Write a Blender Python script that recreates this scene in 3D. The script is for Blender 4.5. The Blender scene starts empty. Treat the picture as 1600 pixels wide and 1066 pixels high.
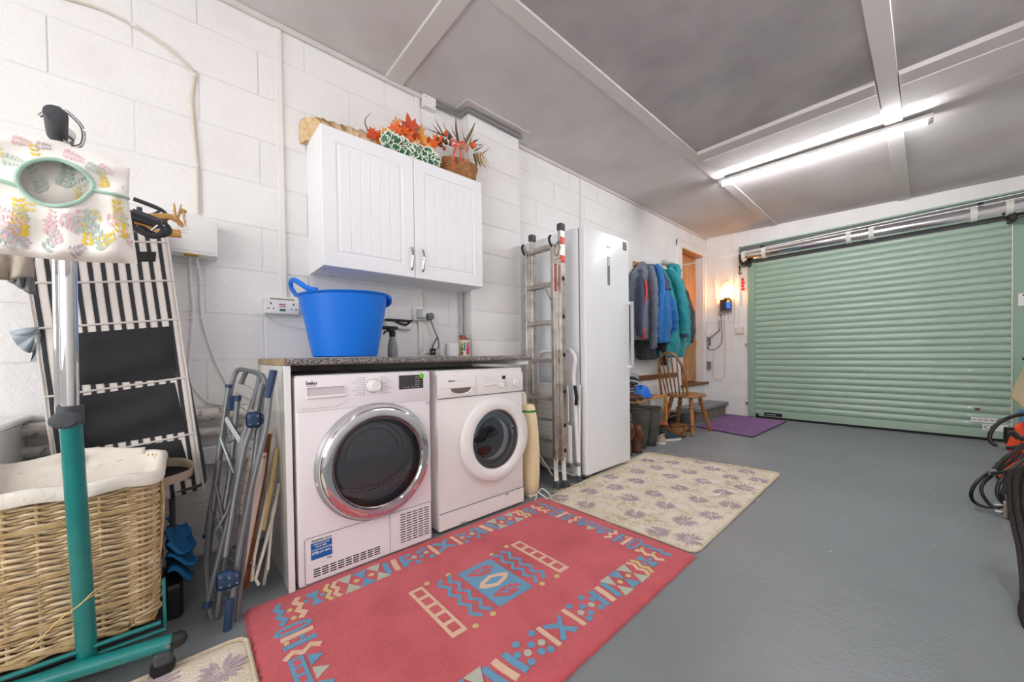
import bpy, bmesh, math, random
from math import sin, cos, pi, radians as R_
from mathutils import Vector as V, Matrix, noise
random.seed(7)
S = bpy.context.scene
COL = S.collection

# ------------------------------------------------------------------ camera
CAM = V((2.2769, 0.0, 0.9211)); FPX = 579.54; CY = 563.87
YAW, PIT, ROL = 0.8418, -0.0142, -0.0141
_F = V((-sin(YAW)*cos(PIT), cos(YAW)*cos(PIT), sin(PIT)))
_R = V((cos(YAW), sin(YAW), 0)); _U = _R.cross(_F)
_R2 = _R*cos(ROL)+_U*sin(ROL); _U2 = _U*cos(ROL)-_R*sin(ROL)
cd = bpy.data.cameras.new('camera'); cam = bpy.data.objects.new('camera', cd); COL.objects.link(cam)
cd.sensor_width = 36; cd.sensor_fit = 'HORIZONTAL'; cd.lens = FPX/1600*36
cd.shift_y = (CY-533)/1600; cd.clip_start = 0.02
m3 = Matrix((_R2, _U2, -_F)).transposed()
cam.matrix_world = Matrix.Translation(CAM) @ m3.to_4x4()
S.camera = cam

# ------------------------------------------------------------------ light, world, exposure
S.view_settings.view_transform = 'Standard'; S.view_settings.look = 'None'
S.view_settings.exposure = 0.22; S.view_settings.gamma = 1.0
S.view_settings.use_curve_mapping = False
W = bpy.data.worlds.new('world'); S.world = W; W.use_nodes = True
W.node_tree.nodes['Background'].inputs[0].default_value = (0.6, 0.65, 0.7, 1)
W.node_tree.nodes['Background'].inputs[1].default_value = 0.3
TUBE_STRENGTH = 112.0; NEAR_STRENGTH = 17.5; FILL_STRENGTH = 64.0       # two LED battens of the garage, then an added unseen fill batten
GLOW_STRENGTH = 55.0       # small amber night light by the back wall
# added fill light, set at a made-up window behind the viewpoint
wl_ = bpy.data.lights.new('added_window_fill', 'AREA'); wl_.shape = 'RECTANGLE'; wl_.size = 2.3; wl_.size_y = 1.3
wl_.energy = 34; wl_.color = (1.0, .985, .96)
wo_ = bpy.data.objects.new('added_window_fill', wl_); COL.objects.link(wo_); wo_.location = (1.95, -1.86, 1.45); wo_.rotation_euler = (math.radians(90), 0, math.radians(0))

# ------------------------------------------------------------------ pixel of the photo -> point on a real plane
def P(u, v, ax, c):
    D = _F + _R2*((u-800)/FPX) + _U2*((CY-v)/FPX)
    k = 'XYZ'.index(ax); t = (c-CAM[k])/D[k]
    return CAM + D*t

# ------------------------------------------------------------------ materials
def lin(h):
    h = h.lstrip('#'); o = []
    for i in (0, 2, 4):
        c = int(h[i:i+2], 16)/255
        o.append(c/12.92 if c <= .04045 else ((c+.055)/1.055)**2.4)
    return (*o, 1)
MATS = {}
def mat(name, col, rough=.5, metal=0, bump=None, var=None, emit=None, trans=0, ior=1.45, coat=0, col2=None, spec=.5, alpha=1, bdist=.01, sheen=0):
    if name in MATS: return MATS[name]
    m = bpy.data.materials.new(name); m.use_nodes = True; nt = m.node_tree; n = nt.nodes; L = nt.links
    b = n['Principled BSDF']; c = lin(col)
    b.inputs['Base Color'].default_value = c; b.inputs['Roughness'].default_value = rough
    b.inputs['Metallic'].default_value = metal; b.inputs['IOR'].default_value = ior
    b.inputs['Transmission Weight'].default_value = trans; b.inputs['Coat Weight'].default_value = coat
    b.inputs['Specular IOR Level'].default_value = spec; b.inputs['Alpha'].default_value = alpha
    b.inputs['Sheen Weight'].default_value = sheen
    g = n.new('ShaderNodeNewGeometry'); pos = g.outputs['Position']
    if bump:
        N = n.new('ShaderNodeTexNoise'); N.inputs['Scale'].default_value = bump[0]; N.inputs['Detail'].default_value = 5
        L.new(pos, N.inputs['Vector']); B = n.new('ShaderNodeBump'); B.inputs['Strength'].default_value = bump[1]
        B.inputs['Distance'].default_value = bdist
        L.new(N.outputs['Fac'], B.inputs['Height']); L.new(B.outputs['Normal'], b.inputs['Normal'])
    if var:   # (scale, low, high) mix between col and col2
        N = n.new('ShaderNodeTexNoise'); N.inputs['Scale'].default_value = var[0]; N.inputs['Detail'].default_value = 6
        L.new(pos, N.inputs['Vector']); rmp = n.new('ShaderNodeMapRange')
        rmp.inputs[1].default_value = var[1]; rmp.inputs[2].default_value = var[2]
        L.new(N.outputs['Fac'], rmp.inputs[0]); mx = n.new('ShaderNodeMix'); mx.data_type = 'RGBA'
        L.new(rmp.outputs[0], mx.inputs[0]); mx.inputs[6].default_value = c
        mx.inputs[7].default_value = lin(col2) if col2 else tuple(min(1, k*.75) for k in c[:3])+(1,)
        L.new(mx.outputs[2], b.inputs['Base Color'])
    if emit:
        b.inputs['Emission Color'].default_value = lin(emit[0]); b.inputs['Emission Strength'].default_value = emit[1]
    MATS[name] = m; return m
def nodes(m): return m.node_tree.nodes, m.node_tree.links, m.node_tree.nodes['Principled BSDF']

M_block = mat('painted_block', '#efedec', .62, bump=(38, .55), bdist=.006, var=(3, .5, .85), col2='#e6e3e1')
M_mortar = mat('painted_mortar', '#e6e5e6', .7, bump=(90, .6), bdist=.004)
# painted blockwork gets coarse pits as well as grain
def pits(m, sc=120, st=.5):
    n, L, b = nodes(m); g = n.new('ShaderNodeNewGeometry'); N = n.new('ShaderNodeTexNoise')
    N.inputs['Scale'].default_value = sc; N.inputs['Detail'].default_value = 3; L.new(g.outputs['Position'], N.inputs['Vector'])
    B = n.new('ShaderNodeBump'); B.inputs['Strength'].default_value = st; B.inputs['Distance'].default_value = .003
    L.new(N.outputs['Fac'], B.inputs['Height']); old = b.inputs['Normal'].links[0].from_socket
    L.new(old, B.inputs['Normal']); L.new(B.outputs['Normal'], b.inputs['Normal'])
pits(M_block, 160, .45)
M_raw = mat('raw_concrete', '#8f847b', .9, bump=(60, .6), var=(9, .35, .7), col2='#6f665f')
M_ceil = mat('ceiling_paint', '#d6d2d1', .8, bump=(5, .12), bdist=.02, var=(1.6, .38, .68), col2='#c6c0be')
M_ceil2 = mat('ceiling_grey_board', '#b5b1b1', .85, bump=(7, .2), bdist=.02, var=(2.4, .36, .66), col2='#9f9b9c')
M_strip = mat('ceiling_strip_paint', '#d4cfcc', .7, bump=(8, .15), bdist=.01)
M_floor = mat('floor_paint', '#7f8487', .42, bump=(14, .22), bdist=.012, var=(1.3, .35, .7), col2='#757a7c', spec=.45)
def floor_detail():
    n, L, b = nodes(M_floor); g = n.new('ShaderNodeNewGeometry')
    N = n.new('ShaderNodeTexNoise'); N.inputs['Scale'].default_value = 42; N.inputs['Detail'].default_value = 4
    N.inputs['Distortion'].default_value = 1.2; L.new(g.outputs['Position'], N.inputs['Vector'])
    B = n.new('ShaderNodeBump'); B.inputs['Strength'].default_value = .28; B.inputs['Distance'].default_value = .006
    old = b.inputs['Normal'].links[0].from_socket; L.new(N.outputs['Fac'], B.inputs['Height']); L.new(old, B.inputs['Normal'])
    L.new(B.outputs['Normal'], b.inputs['Normal'])
    # paint flecks: light chips and dark specks
    oldc = b.inputs['Base Color'].links[0].from_socket
    for sc, th, colr in ((9, .045, '#c9ccca'), (13, .05, '#4a4c4b')):
        vo = n.new('ShaderNodeTexVoronoi'); vo.inputs['Scale'].default_value = sc; L.new(g.outputs['Position'], vo.inputs['Vector'])
        lt = n.new('ShaderNodeMath'); lt.operation = 'LESS_THAN'; lt.inputs[1].default_value = th
        L.new(vo.outputs['Distance'], lt.inputs[0])
        sp = n.new('ShaderNodeSeparateColor'); L.new(vo.outputs['Color'], sp.inputs[0])
        gt = n.new('ShaderNodeMath'); gt.operation = 'GREATER_THAN'; gt.inputs[1].default_value = .6; L.new(sp.outputs[0], gt.inputs[0])
        mu = n.new('ShaderNodeMath'); mu.operation = 'MULTIPLY'; L.new(lt.outputs[0], mu.inputs[0]); L.new(gt.outputs[0], mu.inputs[1])
        mx = n.new('ShaderNodeMix'); mx.data_type = 'RGBA'; L.new(mu.outputs[0], mx.inputs[0]); L.new(oldc, mx.inputs[6])
        mx.inputs[7].default_value = lin(colr); oldc = mx.outputs[2]
    L.new(oldc, b.inputs['Base Color'])
floor_detail()
M_white = mat('white_plastic', '#eceae8', .35)
M_white_m = mat('matt_white', '#e9e7e4', .6)
M_trunk = mat('trunking_white', '#edeae6', .5)
M_cabinet = mat('white_foil', '#f4f4f7', .42)
M_appl = mat('white_enamel', '#f0e9ed', .22, coat=.3)
M_appl2 = mat('white_enamel_warm', '#efebe8', .3, coat=.2)
M_fridge = mat('fridge_white', '#eef0f3', .3, coat=.25, spec=.35)
M_chrome = mat('chrome', '#e6e6e8', .06, 1)
M_alu = mat('aluminium', '#d2cdc6', .34, 1, bump=(70, .1), var=(14, .4, .7), col2='#aaa49c')
M_dark = mat('black_plastic', '#1c1c1e', .45)
M_black = mat('black_matt', '#0c0c0d', .8)
M_grey = mat('grey_plastic', '#77787a', .5)
M_lgrey = mat('light_grey_plastic', '#b9bbbe', .45)
M_teal = mat('teal_paint', '#0c7674', .3, coat=.4, var=(20, .5, .8), col2='#0a6a6a')
M_charcoal = mat('charcoal_rubber', '#45474c', .6, bump=(200, .2))
M_green = mat('green_door_paint', '#a4bba9', .24, coat=.3)
M_greend = mat('green_frame_paint', '#90ab97', .42)
M_rubber = mat('door_rubber', '#131313', .7)
M_blue = mat('blue_tub_plastic', '#1478e6', .38, bump=(260, .12), spec=.4)
M_pine = mat('pine', '#d9a765', .5, var=(22, .35, .65), col2='#b9803f')
M_oak = mat('oak_door', '#c08d57', .4, coat=.2, var=(8, .3, .7), col2='#a8753f')
M_chairwood = mat('varnished_beech', '#a8703a', .35, coat=.3, var=(18, .35, .7), col2='#7d4b22')
M_brownwood = mat('brown_wood', '#8e5527', .5, var=(25, .3, .7), col2='#643a18')
M_cream = mat('cream_paint', '#e7dfd0', .45)
M_yell = mat('pale_yellow_wood', '#dcc48d', .5, var=(25, .3, .7), col2='#cdb075')
M_steelblue = mat('airer_grey_tube', '#7d8083', .35, .55)
M_wire = mat('airer_wire', '#c9cccd', .3, .8)
M_navy = mat('navy_plastic', '#243c5e', .45)
M_worktop = mat('speckled_laminate', '#6f6668', .35)
def worktop_detail():
    n, L, b = nodes(M_worktop); g = n.new('ShaderNodeNewGeometry'); v = n.new('ShaderNodeTexNoise')
    v.inputs['Scale'].default_value = 230; v.inputs['Detail'].default_value = 3; L.new(g.outputs['Position'], v.inputs['Vector'])
    cr = n.new('ShaderNodeValToRGB'); cr.color_ramp.interpolation = 'CONSTANT'
    cr.color_ramp.elements[0].position = 0; cr.color_ramp.elements[0].color = lin('#3a3634')
    cr.color_ramp.elements[1].position = .46; cr.color_ramp.elements[1].color = lin('#6d6866')
    e = cr.color_ramp.elements.new(.53); e.color = lin('#8e8987'); e = cr.color_ramp.elements.new(.6); e.color = lin('#c9c4c0')
    L.new(v.outputs['Fac'], cr.inputs[0]); L.new(cr.outputs[0], b.inputs['Base Color'])
worktop_detail()
M_chip = mat('chipboard', '#b79f7c', .8, var=(90, .4, .6), col2='#97805f', bump=(150, .4))
M_glassdark = mat('tinted_glass', '#1a1c1d', .04, 0, trans=.0, coat=1, spec=.8)
M_glass = mat('clear_glass', '#ffffff', .02, trans=1, ior=1.45)
def clear_pane(name, col, fac):
    m = bpy.data.materials.new(name); m.use_nodes = True; nt = m.node_tree; nt.nodes.clear(); n = nt.nodes; L = nt.links
    o = n.new('ShaderNodeOutputMaterial'); t = n.new('ShaderNodeBsdfTransparent'); t.inputs[0].default_value = lin(col)
    gl = n.new('ShaderNodeBsdfGlossy'); gl.inputs['Roughness'].default_value = .03
    fr = n.new('ShaderNodeFresnel'); fr.inputs[0].default_value = fac
    mx = n.new('ShaderNodeMixShader'); L.new(fr.outputs[0], mx.inputs[0]); L.new(t.outputs[0], mx.inputs[1]); L.new(gl.outputs[0], mx.inputs[2])
    L.new(mx.outputs[0], o.inputs[0]); return m
M_pane = clear_pane('door_glass_tinted', '#dcdde0', 1.5)
M_pane2 = clear_pane('door_glass_clear', '#dfe6ea', 1.45)
M_drum = mat('drum_steel', '#a5a7aa', .3, 1)
M_towel = mat('beige_towel', '#c4b491', .95, bump=(300, .8))
M_orange = mat('orange_plastic', '#e2491b', .4)
M_cable = mat('black_cable', '#151515', .4)
M_sleeve = mat('brown_black_cable', '#2b2422', .65, bump=(260, .5))
M_wicker = mat('wicker', '#cfb68c', .5, var=(30, .3, .7), col2='#a88a60')
M_wicker2 = mat('wicker_pale', '#dac6a4', .5, var=(30, .3, .7), col2='#bfa47c')
M_wickerd = mat('wicker_brown', '#c08a52', .55, var=(40, .35, .7), col2='#8e5c30')
M_liner = mat('calico_liner', '#e6dfd5', .9, bump=(60, .4))
M_tape = mat('taupe_webbing', '#9f9281', .85)
M_mauve = mat('mauve_pile', '#b09ca3', .95)
M_creamrug = mat('cream_rug_pile', '#efe3d1', .95, bump=(180, .9), var=(7, .4, .65), col2='#e6d6bb', sheen=.2)
M_vine = mat('olive_pile', '#d3c4a2', .95)
M_red = mat('red_rug_pile', '#de626a', .95, bump=(220, 1.0), var=(5, .4, .7), col2='#cd545b', sheen=.15)
M_rugblue = mat('rug_blue', '#72a5c6', .95, bump=(220, .8))
M_rugcream = mat('rug_cream', '#ecc7ab', .95, bump=(220, .8))
M_rugyellow = mat('rug_yellow', '#dfc98c', .95, bump=(220, .8))
M_ruggrey = mat('rug_grey', '#c4c6b6', .95, bump=(220, .8))
M_purple = mat('purple_mat', '#93709a', .95, bump=(120, .8), var=(20, .35, .65), col2='#7d5b86')

# ------------------------------------------------------------------ mesh helpers
class MB:
    def __init__(s): s.b = bmesh.new(); s.m = 0
    def f(s, vs):
        try:
            f = s.b.faces.new(vs); f.material_index = s.m; return f
        except ValueError: return None
    def verts(s, pts): return [s.b.verts.new(p) for p in pts]
    def box(s, x0, x1, y0, y1, z0, z1, bev=0, seg=1, M=None):
        v = s.verts([(x, y, z) for x in (x0, x1) for y in (y0, y1) for z in (z0, z1)])
        fs = [s.f([v[i] for i in q]) for q in ((0, 1, 3, 2), (4, 6, 7, 5), (0, 4, 5, 1), (2, 3, 7, 6), (0, 2, 6, 4), (1, 5, 7, 3))]
        if bev:
            es = list({e for f in fs for e in f.edges})
            r = bmesh.ops.bevel(s.b, geom=es, offset=bev, segments=seg, affect='EDGES', profile=.5, material=s.m if s.m else -1)
            v = list({w for f in fs if f.is_valid for w in f.verts} | set(r['verts']))
        if M is not None: bmesh.ops.transform(s.b, matrix=M, verts=[w for w in v if w.is_valid])
        return s
    def rings(s, rs, closed=True, cap=True, loop=False):
        vs = [s.verts(r) for r in rs]; n = len(rs[0])
        last = len(vs) if loop else len(vs)-1
        for i in range(last):
            a = vs[i]; c = vs[(i+1) % len(vs)]
            for j in range(n if closed else n-1):
                k = (j+1) % n; s.f((a[j], a[k], c[k], c[j]))
        if cap and closed and not loop: s.f(vs[0][::-1]); s.f(vs[-1])
        return vs
    def tube(s, pts, r, n=8, closed=False, cap=True, flat=1.0, up=None):
        pts = [V(p) for p in pts]; k = len(pts)
        if not isinstance(r, (list, tuple)): r = [r]*k
        T = []
        for i in range(k):
            a = pts[i-1] if (i > 0 or closed) else pts[i]; c = pts[(i+1) % k] if (i < k-1 or closed) else pts[i]
            d = (c-a); T.append(d.normalized() if d.length > 1e-9 else V((0, 0, 1)))
        u = V(up) if up else (V((0, 0, 1)) if abs(T[0].z) < .9 else V((1, 0, 0)))
        u = (u - T[0]*u.dot(T[0])).normalized(); rs = []
        for i in range(k):
            u = (u - T[i]*u.dot(T[i]))
            u = u.normalized() if u.length > 1e-6 else T[i].orthogonal().normalized()
            w = T[i].cross(u)
            rs.append([pts[i] + u*(r[i]*cos(2*pi*j/n)) + w*(r[i]*flat*sin(2*pi*j/n)) for j in range(n)])
        s.rings(rs, cap=cap, loop=closed); return s
    def lathe(s, prof, c=(0, 0, 0), n=24, axis='Z', a0=0, a1=2*pi, cap=False):
        c = V(c); rs = []
        full = abs(a1-a0-2*pi) < 1e-6
        for r, h in prof:
            ring = []
            for j in range(n if full else n+1):
                t = a0+(a1-a0)*j/n; p, q = r*cos(t), r*sin(t)
                ring.append(c + (V((p, q, h)) if axis == 'Z' else V((h, p, q)) if axis == 'X' else V((p, h, q))))
            rs.append(ring)
        s.rings(rs, closed=full, cap=cap); return s
    def prism(s, poly, d):
        d = V(d); a = s.verts(poly); c = s.verts([V(p)+d for p in poly]); n = len(a)
        s.f(a[::-1]); s.f(c)
        for i in range(n): s.f((a[i], a[(i+1) % n], c[(i+1) % n], c[i]))
        return s
    def quad(s, a, b, c, d): s.f(s.verts((a, b, c, d))); return s
    def grid(s, fn, nu, nv, thick=0):
        g = [[s.b.verts.new(fn(i/nu, j/nv)) for j in range(nv+1)] for i in range(nu+1)]
        for i in range(nu):
            for j in range(nv): s.f((g[i][j], g[i+1][j], g[i+1][j+1], g[i][j+1]))
        return g
    def sphere(s, c, r, n=10, sc=(1, 1, 1)):
        prof = [(r*sin(pi*i/n), -r*cos(pi*i/n)) for i in range(n+1)]
        prof[0] = (1e-4, -r); prof[-1] = (1e-4, r)
        rs = [[V(c)+V((p*cos(2*pi*j/n)*sc[0], p*sin(2*pi*j/n)*sc[1], h*sc[2])) for j in range(n)] for p, h in prof]
        s.rings(rs); return s
BASE = {}
def link(o, parent=None):
    COL.objects.link(o)
    if parent: o.parent = parent
    return o
def obj(name, mb, mats, parent=None, base=None, smooth=35, label=None, solid=0, subd=0):
    me = bpy.data.meshes.new(name); b = mb.b
    bmesh.ops.remove_doubles(b, verts=b.verts, dist=1e-6)
    bmesh.ops.recalc_face_normals(b, faces=b.faces)
    if parent is not None: base = BASE.get(parent.name, V((0, 0, 0)))
    elif base is None and len(b.verts):
        xs = [v.co.x for v in b.verts]; ys = [v.co.y for v in b.verts]; zs = [v.co.z for v in b.verts]
        base = V(((min(xs)+max(xs))/2, (min(ys)+max(ys))/2, min(zs)))
    base = V(base)
    if smooth:
        lim = R_(smooth)
        for f in b.faces: f.smooth = True
        for e in b.edges:
            if len(e.link_faces) == 2 and e.calc_face_angle(0) > lim: e.smooth = False
    bmesh.ops.translate(b, vec=-base, verts=b.verts)
    b.to_mesh(me); b.free()
    for m in (mats if isinstance(mats, (list, tuple)) else [mats]): me.materials.append(m)
    o = bpy.data.objects.new(name, me); link(o, parent)
    if parent is None: o.location = base
    BASE[o.name] = base
    if solid:
        md = o.modifiers.new('thickness', 'SOLIDIFY'); md.thickness = solid; md.offset = 0
    if subd:
        md = o.modifiers.new('smooth', 'SUBSURF'); md.levels = subd; md.render_levels = subd
    if label: o['label'] = label
    return o
def tag(o, label, cat, group=None, kind=None):
    if label: o['label'] = label
    if cat: o['category'] = cat
    if group: o['group'] = group
    if kind: o['kind'] = kind
    return o
def thing(name, loc, label, cat, group=None):
    o = bpy.data.objects.new(name, None); o.empty_display_size = .05; COL.objects.link(o)
    o.location = loc; BASE[o.name] = V(loc); return tag(o, label, cat, group)
def struct(name, mb=None, mats=None, parent=None, **k):
    if mb is None:
        o = bpy.data.objects.new(name, None); o.empty_display_size = .05; COL.objects.link(o); BASE[o.name] = V((0, 0, 0))
    else: o = obj(name, mb, mats, parent, base=(0, 0, 0) if parent is None else None, **k)
    if parent is None: o['kind'] = 'structure'
    return o
def inst(name, me, parent, M, label=None):
    o = bpy.data.objects.new(name, me); link(o, parent)
    M = Matrix(M) if not isinstance(M, Matrix) else M
    o.matrix_basis = Matrix.Translation(-BASE.get(parent.name, V((0, 0, 0)))) @ M if parent else M
    if label: o['label'] = label
    return o
def copytree(o, dloc, parent=None, label=None, rz=0):
    c = o.copy(); COL.objects.link(c)
    if parent: c.parent = parent
    else:
        c.location = o.location + V(dloc); c.rotation_euler.z += rz; BASE[c.name] = V(c.location)
        if label: c['label'] = label
    for ch in list(o.children): copytree(ch, (0, 0, 0), c)
    return c
def text(s, size, mat_, parent, M, name='lettering', depth=.0006, bold=0, align='LEFT', sx=1):
    cu = bpy.data.curves.new('t', 'FONT'); cu.body = s; cu.size = size; cu.extrude = depth; cu.offset = bold; cu.align_x = align
    cu.resolution_u = 3
    o = bpy.data.objects.new('t', cu); COL.objects.link(o)
    dg = bpy.context.evaluated_depsgraph_get(); me = bpy.data.meshes.new_from_object(o.evaluated_get(dg))
    COL.objects.unlink(o); bpy.data.objects.remove(o); bpy.data.curves.remove(cu)
    me.materials.clear(); me.materials.append(mat_)
    return inst(name, me, parent, M @ Matrix.Diagonal((sx, 1, 1, 1)))
def face_x(x, y, z, tilt=0):   # text on a plane facing +X, reading along +Y
    return Matrix.Translation((x, y, z)) @ Matrix.Rotation(tilt, 4, 'Y') @ Matrix(((0, 0, 1, 0), (1, 0, 0, 0), (0, 1, 0, 0), (0, 0, 0, 1)))
def face_my(x, y, z, rot=0):   # text on a plane facing -Y, reading along +X
    return Matrix.Translation((x, y, z)) @ Matrix.Rotation(pi/2, 4, 'X') @ Matrix.Rotation(rot, 4, 'Z')
def bez(pts, n=6):             # Catmull-Rom through points
    pts = [V(p) for p in pts]; o = []
    for i in range(len(pts)-1):
        a = pts[max(i-1, 0)]; b = pts[i]; c = pts[i+1]; d = pts[min(i+2, len(pts)-1)]
        for k in range(n):
            t = k/n; o.append(.5*((2*b)+(c-a)*t+(2*a-5*b+4*c-d)*t*t+(3*b-a-3*c+d)*t**3))
    o.append(pts[-1]); return o
def fillet(pts, r=.03, n=4):
    pts = [V(p) for p in pts]; o = [pts[0]]
    for i in range(1, len(pts)-1):
        p = pts[i]; a = (pts[i-1]-p); c = (pts[i+1]-p); ra = min(r, a.length*.45, c.length*.45)
        s, e = p+a.normalized()*ra, p+c.normalized()*ra
        for k in range(n+1):
            t = k/n; o.append(s*(1-t)**2+p*2*t*(1-t)+e*t*t)
    o.append(pts[-1]); return o
# ================================================================== THE ROOM
H = 2.681; YB = 6.073; XR = 3.12; YF = -1.9
def cz(x, y):
    t = max(0, min(1, (y-4.3)/1.75)); t = t*t*(3-2*t); return H - .034*max(x, 0)*t
# floor
b = MB(); b.grid(lambda i, j: V((-.35+i*(XR+.5), YF-.1+j*(YB-YF+.3), -0.0)), 4, 8); b.box(-.4, XR+.2, YF-.2, YB+.3, -.15, -.02)
struct('floor', b, M_floor)
# ceiling with its cover boards
b = MB(); b.grid(lambda i, j: V((-.02+i*(XR+.04), YF+j*(YB+.02-YF), cz(-.02+i*XR, YF+j*(YB-YF)))), 12, 32)
b.box(-.1, XR+.1, YF-.1, YB+.1, H+.02, H+.1)
ceil = struct('ceiling', b, M_ceil)
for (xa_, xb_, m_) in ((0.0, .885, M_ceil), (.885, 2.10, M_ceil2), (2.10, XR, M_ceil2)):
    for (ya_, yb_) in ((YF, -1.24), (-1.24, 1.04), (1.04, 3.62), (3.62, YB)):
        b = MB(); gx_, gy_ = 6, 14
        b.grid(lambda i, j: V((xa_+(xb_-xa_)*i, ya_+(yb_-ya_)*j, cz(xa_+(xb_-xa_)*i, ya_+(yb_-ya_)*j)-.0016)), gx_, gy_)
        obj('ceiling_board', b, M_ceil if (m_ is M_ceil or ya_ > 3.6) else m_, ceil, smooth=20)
def cboard(x0, x1, y0, y1, th, nx=8, ny=12, name='cover_strip', bev=.004):
    b = MB(); gx = nx; gy = ny
    def pt(i, j, dz): 
        x = x0+(x1-x0)*i/gx; y = y0+(y1-y0)*j/gy; return V((x, y, cz(x, y)+dz))
    top = [[b.b.verts.new(pt(i, j, .002)) for j in range(gy+1)] for i in range(gx+1)]
    def inset(i, j):
        x = x0+(x1-x0)*i/gx; y = y0+(y1-y0)*j/gy
        x += bev*(1 if i == 0 else -1 if i == gx else 0); y += bev*(1 if j == 0 else -1 if j == gy else 0)
        return V((x, y, cz(x, y)-th))
    bot = [[b.b.verts.new(inset(i, j)) for j in range(gy+1)] for i in range(gx+1)]
    for i in range(gx):
        for j in range(gy):
            b.f((top[i][j], top[i+1][j], top[i+1][j+1], top[i][j+1])); b.f((bot[i][j], bot[i][j+1], bot[i+1][j+1], bot[i+1][j]))
    for i in range(gx):
        b.f((top[i][0], bot[i][0], bot[i+1][0], top[i+1][0])); b.f((top[i][gy], top[i+1][gy], bot[i+1][gy], bot[i][gy]))
    for j in range(gy):
        b.f((top[0][j], top[0][j+1], bot[0][j+1], bot[0][j])); b.f((top[gx][j], bot[gx][j], bot[gx][j+1], top[gx][j+1]))
    return obj(name, b, M_strip, ceil, smooth=20)
cboard(0, .83, .985, 1.10, .016); cboard(.93, 2.05, .985, 1.10, .012); cboard(2.15, XR, .985, 1.10, .012)
cboard(.838, .93, YF, YB-.01, .014, 2, 40); cboard(2.052, 2.153, YF, YB-.01, .016, 2, 40)
cboard(0, .835, 3.40, 3.83, .004); cboard(.93, 2.05, 3.405, 3.845, .03); cboard(2.153, XR, 3.405, 3.845, .03)
cboard(.93, 2.05, 3.54, 3.845, .038); cboard(2.153, XR, 3.54, 3.845, .038)
cboard(0, .835, -1.30, -1.18, .012); cboard(.93, 2.05, -1.30, -1.18, .012)
# raised outline where a boxed pipe used to be, round the pier
for x0, x1, y0, y1 in ((.172, .186, 1.50, 2.10), (.05, .186, 1.488, 1.502)): cboard(x0, x1, y0, y1, .007, 1, 1, 'bead', .002)

# ---- left wall: mortar face and painted blocks
wl = struct('wall_left')
b = MB(); b.box(-.12, -.0028, YF, 5.20, -.01, H+.03); b.box(-.12, -.0028, 5.985, YB+.1, -.01, H+.03)
b.box(-.12, -.0028, 5.20, 5.985, 2.39, H+.03); b.box(-.12, -.0028, 5.20, 5.985, -.01, .44)
obj('mortar_face', b, M_mortar, wl)
CH = .225; Z0 = .018
def rough_block(w, h, t, seed):
    b = MB(); nx = 2
    b.box(-t, 0, 0, w, 0, h, bev=.0025, seg=2); return b
blk = {}
def block(y0, y1, z0, z1, parent=wl, x=0, dirn='X', nm='block'):
    w = round(y1-y0, 3); h = round(z1-z0, 3)
    if w < .02 or h < .02: return
    key = (w, h, random.randint(0, 1))
    if key not in blk:
        me = bpy.data.meshes.new('block'); q = rough_block(w, h, .012, 0); bmesh.ops.recalc_face_normals(q.b, faces=q.b.faces)
        q.b.to_mesh(me); q.b.free(); me.materials.append(M_block); blk[key] = me
    dx = random.uniform(-.0008, .0008)
    if dirn == 'X': M = Matrix.Translation((x+dx, y0, z0)) @ Matrix.Rotation(random.uniform(-.002, .002), 4, 'Z')
    else: M = Matrix.Translation((y0, x+dx, z0)) @ Matrix.Rotation(-pi/2, 4, 'Z')
    return inst(nm, blk[key], parent, M)
G = .0028
for c in range(12):
    z0 = Z0+CH*c if c else 0.004; z1 = min(Z0+CH*(c+1), H-.004)
    off = -.125 if c % 2 == 0 else .09
    k = int((YF-off)/.45)-1; y = off+.45*k
    while y < YB:
        segs = [(max(y, YF), min(y+.45, YB))]; y += .45
        out = []
        for s, e in segs:
            if z1 > .45 and z0 < 2.39:
                if e <= 5.19 or s >= 5.99: out.append((s, e))
                else:
                    if s < 5.16: out.append((s, 5.19))
                    if e > 6.01: out.append((5.99, e))
            else: out.append((s, e))
        for s, e in out:
            zz1 = z1; zz0 = z0
            if e > 5.2 and s < 5.98:
                if z0 < .45 <= z1 and True: zz1 = min(z1, .44)
                if z0 < 2.39 < z1: zz0 = 2.40
            if e-s > .03: block(s+G, e-G, zz0+G, zz1-G)
# ---- projecting pier
pr_ = struct('wall_pier'); b = MB(); b.box(-.02, .096, 1.564, 2.046, 0, H+.01); obj('mortar_face', b, M_mortar, pr_)
def blk_box(x0, x1, y0, y1, z0, z1, par):
    b = MB(); b.box(x0, x1, y0, y1, z0, z1, bev=.004, seg=2); return obj('block', b, M_block, par)
for c in range(13):
    z0 = max(.004, -.045+.2155*c); z1 = min(-.045+.2155*(c+1), H-.004)
    if z1-z0 > .03: blk_box(.0, .10+random.uniform(-.001, .001), 1.56, 2.05, z0+G, z1-G, pr_)
# ---- back wall left pier, right pier and lintel
wb = struct('wall_back')
b = MB(); b.box(-.02, .57, YB+.0028, YB+.14, -.01, H); b.box(2.83, XR+.1, YB+.0045, YB+.14, -.01, H); b.box(-.02, XR+.1, YB+.0045, YB+.14, 2.16, H)
obj('mortar_face', b, M_mortar, wb)
for c in range(12):
    z0 = Z0+CH*c if c else .004; z1 = min(Z0+CH*(c+1), H-.02)
    cuts = [0, .24, .57] if c % 2 else [0, .45, .57]
    for s, e in zip(cuts, cuts[1:]): block(s+G, e-G, z0+G, z1-G, wb, YB, 'Y')
b = MB(); b.box(.575, XR, YB-.003, YB+.05, 2.44, cz(1.5, YB)+.05); lint = obj('lintel', b, M_block, wb)
b = MB(); b.box(2.95, XR, YB-.003, YB+.05, 0, 2.44); obj('plaster_face', b, M_block, wb)
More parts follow.
